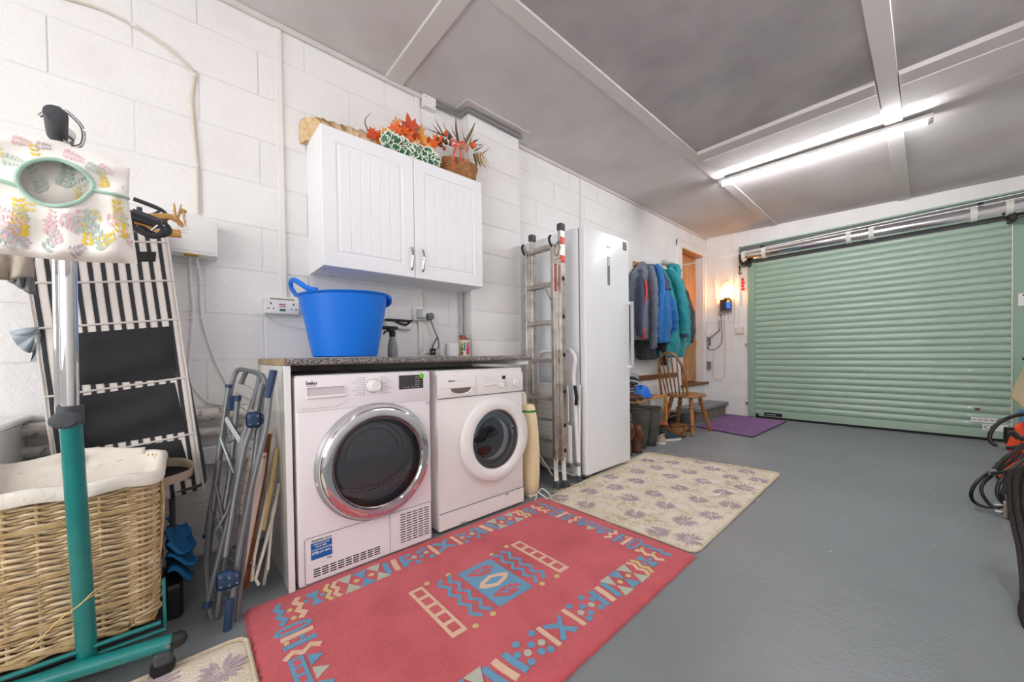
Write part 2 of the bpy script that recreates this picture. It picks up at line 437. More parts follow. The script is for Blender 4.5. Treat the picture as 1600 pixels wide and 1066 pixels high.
# ---- unseen right and front walls (close the room; the camera stands inside)
b = MB(); b.box(XR, XR+.12, YF-.1, YB+.15, -.01, H+.05); struct('wall_right', b, M_block)
wf = struct('wall_front'); b = MB(); b.box(-.15, .58, YF-.12, YF, -.01, H+.05); b.box(2.92, XR+.1, YF-.12, YF, -.01, H+.05); b.box(.58, 2.92, YF-.12, YF, -.01, .78); b.box(.58, 2.92, YF-.12, YF, 2.12, H+.05); obj('plaster_face', b, M_block, wf)
w1 = struct('fill_window'); b = MB(); b.box(.58, 2.92, YF-.08, YF-.06, .78, 2.12); obj('glowing_fill_pane', b, mat('glowing_fill_pane', '#f2f4f5', .4, emit=('#f4f6f8', 2.0)), w1)  # made-up unseen window, its glowing pane adds fill light
for x0, x1, z0, z1 in ((.58, 2.92, .78, .84), (.58, 2.92, 2.06, 2.12), (.58, .64, .78, 2.12), (2.86, 2.92, .78, 2.12), (1.72, 1.78, .78, 2.12)):
    b = MB(); b.box(x0, x1, YF-.09, YF-.03, z0, z1, bev=.004); obj('fill_window_frame', b, M_white, w1)
# ---- trims
b = MB(); b.box(0, .022, YF, 1.555, H-.03, H-.001, bev=.004); b.box(0, .022, 2.055, YB, H-.03, H-.001, bev=.004); struct('trim_1', b, M_strip)
# vertical white trunking on the left wall
def trunk(name, y0, y1, z0, z1, x1=.014, n=1): 
    b = MB(); b.box(.0, x1, y0, y1, z0, z1, bev=.002); o = obj(name, b, M_trunk); return o
# ---- inner door in the left wall near the back
d1 = struct('door_1')
b = MB()
# architrave
b.box(-.01, .02, 5.06, 5.20, .44, 2.47, bev=.004); b.box(-.01, .02, 5.985, 6.06, .0, 2.47, bev=.004); b.box(-.01, .021, 5.06, 6.06, 2.385, 2.47, bev=.004)
obj('architrave', b, M_white, d1)
b = MB(); b.box(-.30, .0, 5.15, 5.205, .45, 2.39); b.box(-.30, .0, 5.965, 5.984, .45, 2.39); obj('jamb', b, M_white, d1)
b = MB(); b.box(-.30, .0, 5.2, 5.97, 2.38, 2.389); obj('head', b, M_oak, d1)
b = MB()
for k in range(6): b.box(-.155, -.115, 5.21+k*.128, 5.21+(k+1)*.128-.004, .50, 2.38, bev=.002)
b.box(-.16, -.125, 5.205, 5.965, .49, 2.385)
b.box(-.155, -.105, 5.205, 5.965, 1.02, 1.13); 
obj('door_leaf', b, M_oak, d1)
b = MB(); b.box(-.2, .045, 5.12, 6.05, .445, .478, bev=.006); obj('sill', b, M_brownwood, d1)
b = MB(); b.box(-.0, .012, 5.1, 6.05, .19, .445); obj('riser', b, M_white_m, d1)
# doorstep
st = thing('doorstep', (.15, 5.5, 0), 'grey painted concrete step below the oak door', 'step')
b = MB(); b.box(.002, .31, 5.0, 6.068, .145, .192, bev=.006); obj('tread', b, mat('step_paint', '#7c8286', .5), st)
for k in range(4): 
    b = MB(); b.box(.002, .27, 5.03+.26*k, 5.03+.26*k+.254, .0, .145, bev=.004); obj('block', b, M_raw, st)

# ================================================================== GARAGE DOOR (roller shutter)
gd = struct('door_2')
b = MB(); b.box(.575, .662, YB-.045, YB+.02, 0, 2.2, bev=.006); obj('guide_rail', b, M_greend, gd)
b = MB(); b.box(2.825, 2.96, YB-.045, YB+.02, 0, 2.2, bev=.006); obj('guide_rail', b, M_greend, gd)
b = MB(); b.box(2.822, 2.829, YB-.05, YB-.03, .02, 2.15); obj('brush_seal', b, M_cream, gd)
b = MB(); b.box(.48, 2.96, YB-.012, YB+.02, 2.14, 2.435); b.box(.48, 2.96, YB-.035, YB-.01, 2.42, 2.44, bev=.003); b.box(.48, .5, YB-.10, YB, 2.16, 2.43, bev=.003); b.box(2.93, 2.955, YB-.14, YB, 2.1, 2.43, bev=.003)
obj('head_plate', b, M_greend, gd)
# curtain of convex slats
SL = .0768
b = MB(); prof = []
for k in range(9):
    t = k/8; a = t*pi; prof.append((YB-.012-.013*sin(a)**.8, t*(SL-.008)+.004))
prof = [(YB-.008, .0)] + prof + [(YB-.008, SL)]
rs = []
for x in (.655, 2.83): rs.append([V((x, y, z)) for y, z in prof]+[V((x, YB+.0, SL)), V((x, YB+.0, 0))])
b.rings(rs); slat0 = obj('slat', b, M_green, gd, smooth=50)
NS = 27; zb = .115
slat0.location.z = zb
for k in range(1, NS):
    o = slat0.copy(); COL.objects.link(o); o.location.z = zb+SL*k
b = MB(); b.box(.655, 2.83, YB-.03, YB+.0, .022, .114, bev=.004); b.box(.655, 2.83, YB-.034, YB-.028, .06, .066); obj('bottom_slat', b, M_green, gd)
b = MB(); b.box(.66, 2.825, YB-.04, YB+.0, .0, .024, bev=.006); obj('bottom_seal', b, M_rubber, gd)
h = MB(); h.box(.765, .975, YB-.038, YB-.028, .036, .082, bev=.006); hd = obj('handle', h, M_dark, gd)
h = MB(); h.box(.79, .90, YB-.043, YB-.036, .052, .062, bev=.002); obj('label_plate', h, M_lgrey, hd)
h = MB(); h.box(.668, .70, YB-.05, YB-.028, .02, .06, bev=.004); obj('stop', h, M_dark, gd)
h = MB(); h.box(.535, .585, YB-.03, YB-.0, 1.015, 1.05, bev=.002); obj('bracket', h, M_alu, gd)
h = MB(); h.box(.535, .585, YB-.03, YB-.0, .17, .21, bev=.002); obj('bracket', h, M_alu, gd)
# door labels
def yplane_label(x0, x1, z0, z1, y, m, par, nm='label_plate'):
    q = MB(); q.box(x0, x1, y-.0015, y, z0, z1); return obj(nm, q, m, par)
a = P(1517, 666, 'Y', YB-.03); c = P(1558, 682, 'Y', YB-.03)
lb = yplane_label(a.x, c.x, .175, .225, YB-.029, M_white, gd)
for k in range(6): yplane_label(a.x+.012+.036*k, a.x+.034+.036*k+.004*(k % 2), .198, .206, YB-.0305, M_grey, lb, 'print_line')
a = P(1535, 678, 'Y', YB-.03)
lb = yplane_label(a.x, a.x+.155, .10, .165, YB-.033, M_white, gd)
# hand-built CE mark from two open arcs and a bar
def ce(par, x, z, s, y):
    q = MB()
    for cx in (x, x+s*.9):
        q.tube([V((cx+s*.4*cos(t), y, z+s*.4*sin(t))) for t in [pi*.35+pi*1.3*i/10 for i in range(11)]], s*.07, 4)
    q.tube([(x+s*.5, y, z), (x+s*.82, y, z)], s*.07, 4); obj('ce_mark', q, M_dark, par)
ce(lb, a.x+.03, .132, .04, YB-.0345)
yplane_label(2.86, 2.93, 1.33, 1.45, YB-.047, M_white, gd)
yplane_label(2.885, 2.92, 1.42, 1.44, YB-.049, M_grey, gd)
b = MB(); b.box(2.60, 2.635, YB-.04, YB-.02, .30, .32, bev=.004); obj('stop', b, M_brownwood, gd)
# winding barrel with curtain rings
rb = thing('shutter_roller', (1.7, YB-.11, 2.27), 'shiny silver winding barrel above the green shutter', 'roller')
AX0, AX1 = V((.54, YB-.12, 2.270)), V((2.90, YB-.12, 2.270))
b = MB(); b.lathe([(.062, AX0.x), (.068, AX0.x+.01), (.068, AX1.x-.01), (.062, AX1.x)], (0, AX0.y, AX0.z), 20, 'X', cap=True)
# rings(list) around X axis: foil ripples
obj('barrel', b, mat('ripple_foil', '#e8e8ec', .16, 1, bump=(9, .25), bdist=.01), rb)
for x in (.56, .80, 1.655, 1.85, 2.585, 2.80):
    b = MB(); b.lathe([(.067, -.022), (.075, -.022), (.075, .022), (.067, .022)], (x, AX0.y, AX0.z), 20, 'X'); obj('collar', b, mat('ivory_plastic', '#d9dbd3', .5), rb)
for x in (.77, 1.82, 2.63):
    b = MB(); b.box(x-.018, x+.018, AX0.y-.02, YB-.014, 2.335, 2.375, bev=.003); obj('strap_clip', b, M_dark, rb)
for x0, x1 in ((.500, .54), (2.90, 2.928)):
    b = MB(); b.box(x0, x1, AX0.y-.045, AX0.y+.075, 2.19, 2.34, bev=.008); obj('end_bracket', b, M_dark, rb)
for x in (.575, 2.79):
    b = MB(); b.box(x, x+.05, AX0.y-.06, YB-.03, 2.13, 2.20, bev=.01); b.tube([(x+.02, AX0.y-.05, 2.15), (x+.13, AX0.y-.06, 2.152)], .005, 6); obj('guide_inlet', b, M_dark, rb)
b = MB(); b.box(.505, 2.925, YB-.020, YB-.013, 2.15, 2.415); obj('back_plate', b, mat('dark_grey_plate', '#6d6f6f', .6), gd)  # darker grey plate behind the barrel
# ================================================================== LED BATTENS
def batten(A, B, label, st=None):
    A = V(A); B = V(B); d = (B-A); L = d.length; ang = math.atan2(d.y, d.x)
    t = thing('batten_light', (A+B)/2, label, 'ceiling light', None); t.rotation_euler.z = ang
    BASE[t.name] = V((0, 0, 0))
    def lo(name, b, m): return obj(name, b, m, t)
    b = MB(); b.box(-L/2-.03, L/2+.03, -.030, .030, -.030, .0, bev=.004); lo('housing', b, M_white)
    b = MB(); rs = []
    for x in (-L/2, L/2): rs.append([V((x, .018*cos(2*pi*j/16), -.045-.017*sin(2*pi*j/16))) for j in range(16)])
    b.rings(rs); o = lo('diffuser', b, mat('led_diffuser' + ('' if st is None else '_%d' % st), '#ffffff', .4, emit=('#fdfcff', st or TUBE_STRENGTH)))
    for x in (-1, 1):
        b = MB(); rs = []
        for xx in (x*L/2, x*(L/2+.03)): rs.append([V((xx, .022*cos(2*pi*j/16), -.046-.022*sin(2*pi*j/16))) for j in range(16)])
        b.rings(rs); lo('end_cap', b, M_lgrey)
    return t
bt = batten(P(1129, 287, 'Z', H-.055), P(1449, 192, 'Z', H-.075), 'lit white LED batten on the ceiling, before the green shutter')
bt.location.z = cz(1.5, 4.3)-.012-.006; bt.rotation_euler.y = .006
bt2 = batten((.95, .05, 0), (2.40, -.02, 0), 'white LED batten light on the ceiling behind the viewpoint', NEAR_STRENGTH); bt2.location.z = H-.004
bt_fill = batten((2.80, 1.45, 0), (2.74, 2.90, 0), 'added LED fill batten on the ceiling, out of view to the right', FILL_STRENGTH); bt_fill.location.z = H-.004  # added unseen batten, brightens the lower walls and machine fronts
# ================================================================== PIPES, CONDUITS, BOXES
def simple(name, b, m, label, cat, group=None, **k): return tag(obj(name, b, m, **k), label, cat, group)
simple('vertical_trunking', (lambda b: b.box(0, .014, .398, .428, 1.235, H-.032, bev=.002))(MB()), M_trunk, 'white trunking running from the ceiling down to the double socket', 'trunking')
simple('vertical_trunking', (lambda b: b.box(0, .016, 1.196, 1.226, 2.105, H-.032, bev=.002))(MB()), M_trunk, 'white trunking above the wall cabinet, below the junction box', 'trunking')
simple('vertical_trunking', (lambda b: b.box(0, .016, 1.19, 1.222, .94, 1.375, bev=.002))(MB()), M_trunk, 'white trunking between wall cabinet and worktop, behind the plug', 'trunking')
simple('vertical_trunking', (lambda b: b.box(0, .016, 2.955, 2.985, 1.9, H-.032, bev=.002))(MB()), M_trunk, 'white trunking on the wall above the tall fridge', 'trunking')
simple('vertical_pipe', (lambda b: b.tube([(.02, 1.525, .925), (.02, 1.525, 1.378)], .012, 10))(MB()), M_lgrey, 'thin grey pipe in the corner left of the pier', 'pipe')
simple('back_wall_trunking', (lambda b: b.box(.36, .385, YB-.014, YB-.001, 1.0, 2.66, bev=.002))(MB()), M_trunk, 'thin white trunking on the back wall right of the amber light', 'trunking')
simple('back_wall_trunking', (lambda b: b.box(.448, .466, YB-.014, YB-.001, 1.285, 2.14, bev=.002))(MB()), M_trunk, 'thin white trunking running down into the small white socket by the shutter', 'trunking')
# junction box
jb = thing('junction_box', (.03, 1.286, 2.64), 'white square junction box under the ceiling above the wall cabinet', 'electrical box')
b = MB(); b.box(.0, .045, 1.24, 1.335, 2.60, 2.678, bev=.004); obj('box', b, M_white, jb)
for y, z in ((1.255, 2.66), (1.32, 2.615)):
    b = MB(); b.lathe([(.004, .045), (.003, .047), (.0001, .047)], (0, y, z), 10, 'X'); obj('screw', b, M_grey, jb)
simple('ceiling_conduit', (lambda b: b.tube(fillet([(.025, 1.336, 2.655), (.03, 1.535, 2.655), (.118, 1.545, 2.658), (.118, 2.06, 2.658)], .02), .014, 8))(MB()), mat('dull_grey', '#7f7f80', .6), 'grey conduit running along the ceiling corner and round the pier', 'conduit')
# consumer unit
cu_ = thing('consumer_unit', (.05, 0, 1.41), 'white consumer unit on the wall above two white cables', 'fuse box')
cB = P(341, 402, 'X', .105); cT = P(342, 346, 'X', .105)
b = MB(); b.box(0, .105, -.30, cB.y, cB.z, cT.z, bev=.006, seg=2); obj('case', b, M_white, cu_)
b = MB(); b.box(.105, .1065, -.28, cB.y-.01, cB.z+.012, cB.z+.0135); obj('cover_seam', b, M_lgrey, cu_)
for k in range(5):
    b = MB(); b.box(.105, .1058, .0, .03+.006*(k % 3), 1.515-.009*k, 1.517-.009*k); obj('print_line', b, M_lgrey, cu_)
b = MB(); b.box(.06, .107, .02, .07, cB.z-.004, cB.z+.001); obj('cable_slot', b, mat('brass', '#b9963e', .4, .8), cu_)
# cables
def cable(name, pts, r, m, label, cat='cable', clips=None, n=8, clipm=M_white):
    o = MB(); o.tube(bez(pts, n), r, 6); q = obj(name, o, m)
    tag(q, label, cat)
    for c in clips or []:
        k = MB(); k.box(c[0]-.004, c[0]+.008, c[1]-.008, c[1]+.008, c[2]-.005, c[2]+.005, bev=.002); obj('clip', k, clipm, q)
    return q
wx = .008
cable('wall_cable', [(wx, -.34, 2.351), (wx, -.22, 2.372), (wx, -.122, 2.36), (wx, -.02, 2.325), (wx, .05, 2.275), (wx, .073, 2.24), (wx, .062, 2.13), (wx, .068, 1.98), (wx, .075, 1.82), (wx, .075, 1.605)], .0055, mat('beige_cable', '#d9cdbd', .5), 'beige cable curving down the wall to the fuse box', clips=[(wx, -.122, 2.36), (wx, .073, 2.243), (wx, .075, 1.83)])
def X0(u, v, x=wx): return P(u, v, 'X', x)
cable('wall_cable', [(.05, .045, cB.z), X0(297, 415), X0(299, 450), X0(302, 490), X0(297, 560), X0(295, 590), X0(308, 612), X0(325, 628), X0(348, 633)], .006, M_white, 'left of two white cables hanging below the fuse box', clips=[X0(300, 443), X0(300, 497)])
cable('wall_cable', [(.05, .065, cB.z), X0(313, 436), X0(314, 470), X0(318, 505), X0(335, 560), X0(355, 600), X0(372, 632)], .006, M_white, 'right of two white cables hanging below the fuse box', clips=[X0(314, 443), X0(316, 497)])
cable('thin_cable', [X0(400, 490), X0(414, 494), X0(428, 503), X0(455, 510), X0(480, 516)], .003, M_white, 'thin white cable passing behind the blue tub')
# low pipes
for z, r, y1, lab in ((.665, .028, .26, 'upper of two white painted pipes low on the left wall'), (.585, .022, .26, 'lower of two white painted pipes low on the left wall')):
    b = MB(); b.tube([(.05, YF+.05, z), (.05, y1, z)], r, 12); q = obj('painted_pipe', b, mat('flaky_white', '#e2ddd6', .7, bump=(60, .8), var=(25, .55, .66), col2='#8e8379')); tag(q, lab, 'pipe')
    for y in (-.9, .0, .2):
        k = MB(); k.box(0, .05, y-.008, y+.008, z-r-.004, z-r+.002); obj('bracket', k, M_dark, q)
b = MB(); b.box(0, .05, YF+.02, .285, .43, .515, bev=.006); struct('trim_2', b, M_mortar)
# sockets
def socket(name, y0, y1, z0, z1, d, label, n=2, parent=None):
    t = thing(name, (0, (y0+y1)/2, z0), label, 'socket'); b = MB(); b.box(0, d, y0, y1, z0, z1, bev=.004); obj('face_plate', b, M_white, t)
    w = (y1-y0)/n
    for k in range(n):
        cy = y0+w*(k+.5); cyy = cy + (-.012 if k == 0 else .012)*(n > 1); cz_ = (z0+z1)/2-.008
        for dy, dz, ww, hh in ((0, .018, .003, .005), (-.011, -.008, .004, .0025), (.011, -.008, .004, .0025)):
            q = MB(); q.box(d-.001, d+.0006, cyy+dy-ww, cyy+dy+ww, cz_+dz-hh, cz_+dz+hh); obj('pin_hole', q, M_dark, t)
    return t
so = socket('double_socket', .322, .478, 1.153, 1.238, .045, 'white double socket on the wall left of the blue tub')
b = MB(); b.box(.045, .0485, .387, .413, 1.168, 1.18, bev=.001); obj('switch', b, mat('green_switch', '#3c6b4c', .4), so)
b = MB(); b.box(.045, .047, .385, .415, 1.2, 1.205); b.box(.045, .047, .385, .415, 1.19, 1.194); obj('indicator', b, mat('red_ind', '#9c3838', .4), so)
b = MB(); b.box(.02, .0455, .345, .455, 1.226, 1.234, bev=.001); obj('label_strip', b, mat('olive_tape', '#8d8c6e', .7), so)
so2 = thing('switched_outlet', (0, 1.19, 1.17), 'white switched wall outlet below the cabinet, left of the plug', 'socket')
b = MB(); b.box(0, .035, 1.15, 1.236, 1.163, 1.25, bev=.004); obj('back_box', b, M_white, so2)
b = MB(); b.box(.035, .062, 1.165, 1.222, 1.175, 1.235, bev=.005); obj('timer_body', b, M_lgrey, so2)
b = MB(); b.box(.062, .0635, 1.195, 1.218, 1.19, 1.228); obj('label_plate', b, M_white, so2)
pl = thing('plug', (.03, 1.268, 1.19), 'round grey plug on the wall beside the outlet', 'plug')
b = MB(); b.lathe([(.001, .05), (.018, .05), (.024, .044), (.024, .0), (.001, .0)], (0, 1.268, 1.193), 16, 'X'); obj('body', b, M_grey, pl)
b = MB(); b.tube(bez([(.03, 1.27, 1.172), (.035, 1.30, 1.09), (.05, 1.315, 1.04), (.09, 1.29, .98), (.14, 1.20, .945), (.18, 1.15, .938)], 6), .0045, 6); obj('cord', b, M_grey, pl)
b = MB(); b.tube(bez([(.035, 1.31, 1.05), (.06, 1.22, .99), (.12, 1.17, .945), (.17, 1.12, .937)], 6), .004, 6); obj('cord', b, M_white, pl)
p2 = thing('loose_plug', (.14, 1.22, .93), 'small black plug standing on the worktop left of the glass', 'plug')
b = MB(); b.box(.12, .15, 1.205, 1.24, .931, .975, bev=.006); obj('body', b, M_dark, p2)
b = MB(); b.box(.15, .165, 1.212, 1.216, .95, .954); b.box(.15, .165, 1.228, 1.232, .95, .954); obj('pin', b, M_chrome, p2)
b = MB(); b.tube(bez([(.135, 1.222, .975), (.13, 1.232, 1.0), (.08, 1.29, 1.045), (.045, 1.31, 1.052)], 5), .004, 6); obj('cord', b, M_dark, p2)
# ================================================================== WALL CABINET
cab = thing('wall_cabinet', (.136, 1.04, 1.385), 'white double-door wall cabinet with grooved doors, above the worktop', 'cabinet')
CY0, CY1, CZ0, CZ1, CXF = .5387, 1.5387, 1.3834, 2.090, .272
b = MB(); b.box(.0, CXF-.02, CY0, CY1, CZ0, CZ1, bev=.001)
obj('carcass', b, M_cabinet, cab)
for y in (CY0+.03, CY0+.11):
    q = MB(); q.lathe([(.006, -.001), (.006, .001)], (.2 if y < .6 else .05, y, CZ0), 10, 'Z', cap=True); obj('screw_cap', q, M_grey, cab)
def cab_door(y0, y1, hy):
    b = MB(); z0, z1 = CZ0+.002, CZ1-.001; x = CXF
    # front built as concentric frames: flat frame, moulded slope, planked panel
    m1 = .068
    def fr(o, dx): return [V((x+dx, y0+o, z0+o)), V((x+dx, y1-o, z0+o)), V((x+dx, y1-o, z1-o)), V((x+dx, y0+o, z1-o))]
    L_ = [fr(0, -.018), fr(0, -.003), fr(.003, 0), fr(m1, 0), fr(m1+.004, -.005), fr(m1+.012, -.005), fr(m1+.02, -.001)]
    b.rings(L_, cap=False); b.f(b.verts(L_[0][::-1]))
    yy0, yy1 = y0+m1+.02, y1-m1-.02; zz0, zz1 = z0+m1+.02, z1-m1-.02; n = 6
    cuts = [yy0+(yy1-yy0)*k/n for k in range(n+1)]; line = []
    for k in range(n+1):
        c = cuts[k]
        if 0 < k < n: line += [(c-.0035, 0), (c, -.0035), (c+.0035, 0)]
        else: line.append((c, 0))
    lo = b.verts([(x-.001+d, c, zz0) for c, d in line]); hi = b.verts([(x-.001+d, c, zz1) for c, d in line])
    for i in range(len(line)-1): b.f((lo[i], lo[i+1], hi[i+1], hi[i]))
    d = obj('door', b, M_cabinet, cab, smooth=25)
    q = MB(); pts = [(x+.004, hy, 1.425), (x+.016, hy, 1.434), (x+.026, hy, 1.465), (x+.029, hy, 1.493), (x+.026, hy, 1.52), (x+.016, hy, 1.552), (x+.004, hy, 1.561)]
    q.tube(bez(pts, 4), .0035, 8, flat=2.0, up=(1, 0, 0)); obj('handle', q, M_chrome, d)
cab_door(CY0+.001, 1.037, 1.012); cab_door(1.0405, CY1-.001, 1.083)
# ================================================================== WORKTOP AND END PANEL
wt = thing('worktop', (.31, .97, .893), 'speckled dark grey laminate worktop over the two white machines', 'worktop')
b = MB(); ch = [(0, .922), (.605, .922), (.622, .919), (.629, .910), (.629, .902), (.622, .894), (.0, .894)]
rs = [[V((x, y, z)) for x, z in ch] for y in (.300, 1.636)]; b.rings(rs); obj('laminate', b, M_worktop, wt)
b = MB(); b.box(.002, .62, .2955, .300, .895, .921); obj('raw_edge', b, M_chip, wt)
b = MB(); b.box(.10, .60, 1.56, 1.635, .865, .893); obj('batten', b, M_white_m, wt)
ep = thing('end_panel', (.3, .31, 0), 'white end panel carrying the left end of the worktop', 'panel')
b = MB(); b.box(.02, .612, .300, .318, .0, .893, bev=.001); obj('board', b, mat('panel_white', '#e4e0dc', .25, coat=.4), ep)
b = MB(); b.box(.607, .617, .298, .320, .0, .893, bev=.001); obj('front_edging', b, M_white, ep)
# ================================================================== TUMBLE DRYER
dr = thing('tumble_dryer', (.32, .632, 0), 'white tumble dryer with chrome-ringed dark door and blue sticker', 'tumble dryer')
Y0, Y1, XF = .3325, .9295, .6185
b = MB(); b.box(.04, XF, Y0, Y1, .0, .852, bev=.012, seg=3); obj('body', b, M_appl, dr)
b = MB(); b.box(XF-.008, XF+.004, Y0+.004, Y1-.004, .706, .846, bev=.004, seg=2); cp = obj('control_panel', b, M_appl, dr)
b = MB(); b.box(XF+.0038, XF+.0048, .352, .49, .7165, .7185); b.prism([(XF+.0038, .488, .7165), (XF+.0038, .530, .7365), (XF+.0038, .530, .7385), (XF+.0038, .488, .7185)], (.001, 0, 0)); obj('groove', b, M_lgrey, cp)
# water tank handle: recess frame
b = MB(); b.box(XF+.001, XF+.0052, .374, .516, .766, .802, bev=.0015); tk = obj('tank_handle', b, mat('recess_shade', '#cfc8cc', .35), dr)
b = MB(); b.box(XF+.004, XF+.012, .370, .520, .757, .768, bev=.003); b.box(XF+.003, XF+.009, .370, .375, .766, .804); b.box(XF+.003, XF+.009, .516, .520, .766, .804); b.box(XF+.003, XF+.010, .370, .520, .801, .806, bev=.002); obj('frame', b, M_appl, tk)
b = MB(); b.lathe([(.0305, XF+.004), (.0305, XF+.012), (.0265, XF+.018), (.0245, XF+.040), (.021, XF+.043), (.0001, XF+.043)], (0, .640, .795), 32, 'X'); kn = obj('knob', b, M_white, dr)
b = MB(); b.lathe([(.033, XF+.004), (.033, XF+.007), (.028, XF+.0075)], (0, .640, .795), 32, 'X'); obj('bezel', b, M_lgrey, kn)
for s, n_ in ((-1, 8), (1, 8)):
    for k in range(n_):
        z = .832-.0105*k; y = .640+s*.041
        b = MB(); b.box(XF+.004, XF+.0047, y-.003, y+.003, z-.0012, z+.0012); obj('program_mark', b, M_dark, cp)
        w = .018+.012*((k*7) % 3); b = MB()
        b.box(XF+.004, XF+.0044, min(y+s*.008, y+s*(.008+w)), max(y+s*.008, y+s*(.008+w)), z-.0012, z+.0012); obj('program_name', b, M_lgrey, cp)
b = MB(); b.box(XF+.003, XF+.0055, .763, .889, .768, .834, bev=.001); ds = obj('display', b, mat('display_black', '#3b3a3b', .15, coat=.5), dr)
for k, z in enumerate((.826, .817, .805, .797, .788)):
    b = MB(); b.box(XF+.0054, XF+.006, .845, .862+.006*(k % 3), z-.001, z+.001); obj('display_line', b, M_lgrey, ds)
for y in (.79, .805, .828, .845, .858):
    b = MB(); b.box(XF+.0054, XF+.006, y, y+.007, .775, .778); obj('display_line', b, M_lgrey, ds)
b = MB(); b.lathe([(.0001, XF+.0075), (.0115, XF+.0073), (.0125, XF+.0055)], (0, .880, .827), 20, 'X'); obj('round_sticker', b, mat('green_sticker', '#5fc22c', .4), dr)
b = MB(); b.box(XF, XF+.0009, .905, .92, .686, .698); obj('energy_mark', b, M_lgrey, dr)
# door
dc = (.655, .455)
b = MB(); b.lathe([(.262, XF-.002), (.262, XF+.006), (.254, XF+.016), (.249, XF+.018)], (0, *dc), 64, 'X'); door = obj('door', b, mat('silver_grey', '#a9a7aa', .35, .3), dr)
b = MB(); b.lathe([(.249, XF+.012), (.249, XF+.030), (.243, XF+.040), (.232, XF+.046), (.205, XF+.043), (.200, XF+.036)], (0, *dc), 72, 'X'); obj('chrome_ring', b, M_chrome, door)
b = MB(); b.lathe([(.200, XF+.038), (.196, XF+.036), (.19, XF+.030)], (0, *dc), 64, 'X'); obj('inner_rim', b, mat('rim_grey', '#8f8083', .2, .6), door)
b = MB(); b.lathe([(.1965, XF+.035), (.15, XF+.042), (.08, XF+.047), (.0001, XF+.049)], (0, *dc), 48, 'X'); obj('door_glass', b, M_pane, door)
b = MB(); b.lathe([(.197, XF+.028), (.19, XF+.004), (.172, XF+.003), (.172, XF-.002)], (0, *dc), 48, 'X'); obj('gasket', b, mat('gasket_grey', '#5b5c5f', .5), door)
# dark drum seen through the glass: inner walls, ribs, lint filter lip
M_drumd = mat('drum_dark_steel', '#8f9096', .35, 0)
b = MB(); b.lathe([(.196, XF+.003), (.19, XF+.0025)] + [(.182-.018*k, XF+.0022+.0004*k+.0016*(k % 2)) for k in range(10)] + [(.0001, XF+.003)], (0, *dc), 48, 'X'); obj('drum', b, M_drumd, door)
for k, rr in enumerate((.17, .145, .12)):
    b = MB(); b.tube([V((XF+.008, dc[0]-.02+rr*cos(t), dc[1]+.03+rr*sin(t))) for t in [pi*.05+pi*.95*i/20 for i in range(21)]], .0018, 5); obj('drum_ridge', b, M_grey, door)
b = MB()
up_ = [V((XF+.012, dc[0]+.165*s, dc[1]-.055-.05*(1-s*s)+.03*s)) for s in [-1+2*i/16 for i in range(17)]]
dn_ = [V((XF+.020, dc[0]+.155*s, dc[1]-.085-.062*(1-s*s)+.028*s)) for s in [-1+2*i/16 for i in range(17)]]
va = b.verts(up_); vb = b.verts(dn_)
for i in range(16): b.f((va[i], va[i+1], vb[i+1], vb[i]))
lf = obj('lint_filter', b, mat('lint_grey', '#9a9da0', .35), door)
b = MB()
for i in range(2, 15): 
    p = up_[i]; b.box(p.x+.001, p.x+.003, p.y-.006, p.y+.004, p.z-.012, p.z-.009)
obj('filter_slots', b, M_dark, door)
b = MB(); b.box(XF, XF+.014, .400, .418, .40, .47, bev=.003); lt = obj('latch', b, M_white, dr)
b = MB(); b.box(XF+.01, XF+.016, .404, .414, .41, .455, bev=.002); obj('catch', b, M_dark, lt)
b = MB(); b.lathe([(.004, XF), (.004, XF+.003), (.0001, XF+.003)], (0, .418, .535), 10, 'X'); obj('hole_plug', b, M_dark, dr)
# service flap with outline and grille slots
b = MB(); b.box(XF-.002, XF+.003, .352, .930-.008, .012, .196, bev=.003); fl = obj('service_flap', b, M_appl, dr)
b = MB(); b.tube(fillet([(XF+.003, .705, .012), (XF+.003, .36, .012), (XF+.003, .354, .018), (XF+.003, .354, .19), (XF+.003, .36, .196), (XF+.003, .915, .196), (XF+.003, .92, .19), (XF+.003, .92, .018), (XF+.003, .912, .012), (XF+.003, .705, .012)], .008), .0013, 5); b.tube([(XF+.003, .706, .012), (XF+.003, .706, .196)], .0011, 5); obj('flap_gap', b, M_grey, fl)
me = None
for r in range(4):
    for k in range(9):
        b = MB(); y = .385+.031*k; z = .060-.0095*r
        if me is None:
            b.box(0, .0012, 0, .025, 0, .0042); o = obj('vent_slot', b, M_black, fl, base=None); me = o.data; o.location = V((XF+.003, y, z))-BASE[dr.name]; 
            for v_ in me.vertices: v_.co += BASE[dr.name]
        else: b.b.free(); inst('vent_slot', me, fl, Matrix.Translation((XF+.003, y, z)))
for r in range(12):
    for k in range(5): inst('vent_slot', me, fl, Matrix.Translation((XF+.003, .758+.031*k, .172-.0118*r)) @ Matrix.Diagonal((1, 1, .9, 1)))
b = MB(); b.box(XF+.002, XF+.005, .722, .745, .085, .135, bev=.001); obj('flap_tab', b, M_appl, fl)
b = MB(); b.box(XF+.002, XF+.0035, .374, .458, .088, .190); sk = obj('sticker', b, M_white, dr)
b = MB(); b.box(XF+.0035, XF+.004, .376, .456, .1035, .172); obj('blue_field', b, mat('sticker_blue', '#1263ad', .4), sk)
xk = XF+.0042; M_print = mat('print_dark', '#3f4a63', .5)
text('REGISTER NOW', .0105, M_print, sk, face_x(xk, .379, .1765), bold=.0001)
for s_, y, z, sz in (('AND ACTIVATE', .386, .1615, .0085), ('YOUR FREE', .392, .151, .0085), ('2 YEAR GUARANTEE', .3785, .139, .0085), ('597 8943', .4075, .1245, .0115)):
    text(s_, sz, M_white, sk, face_x(xk, y, z), bold=.0001)
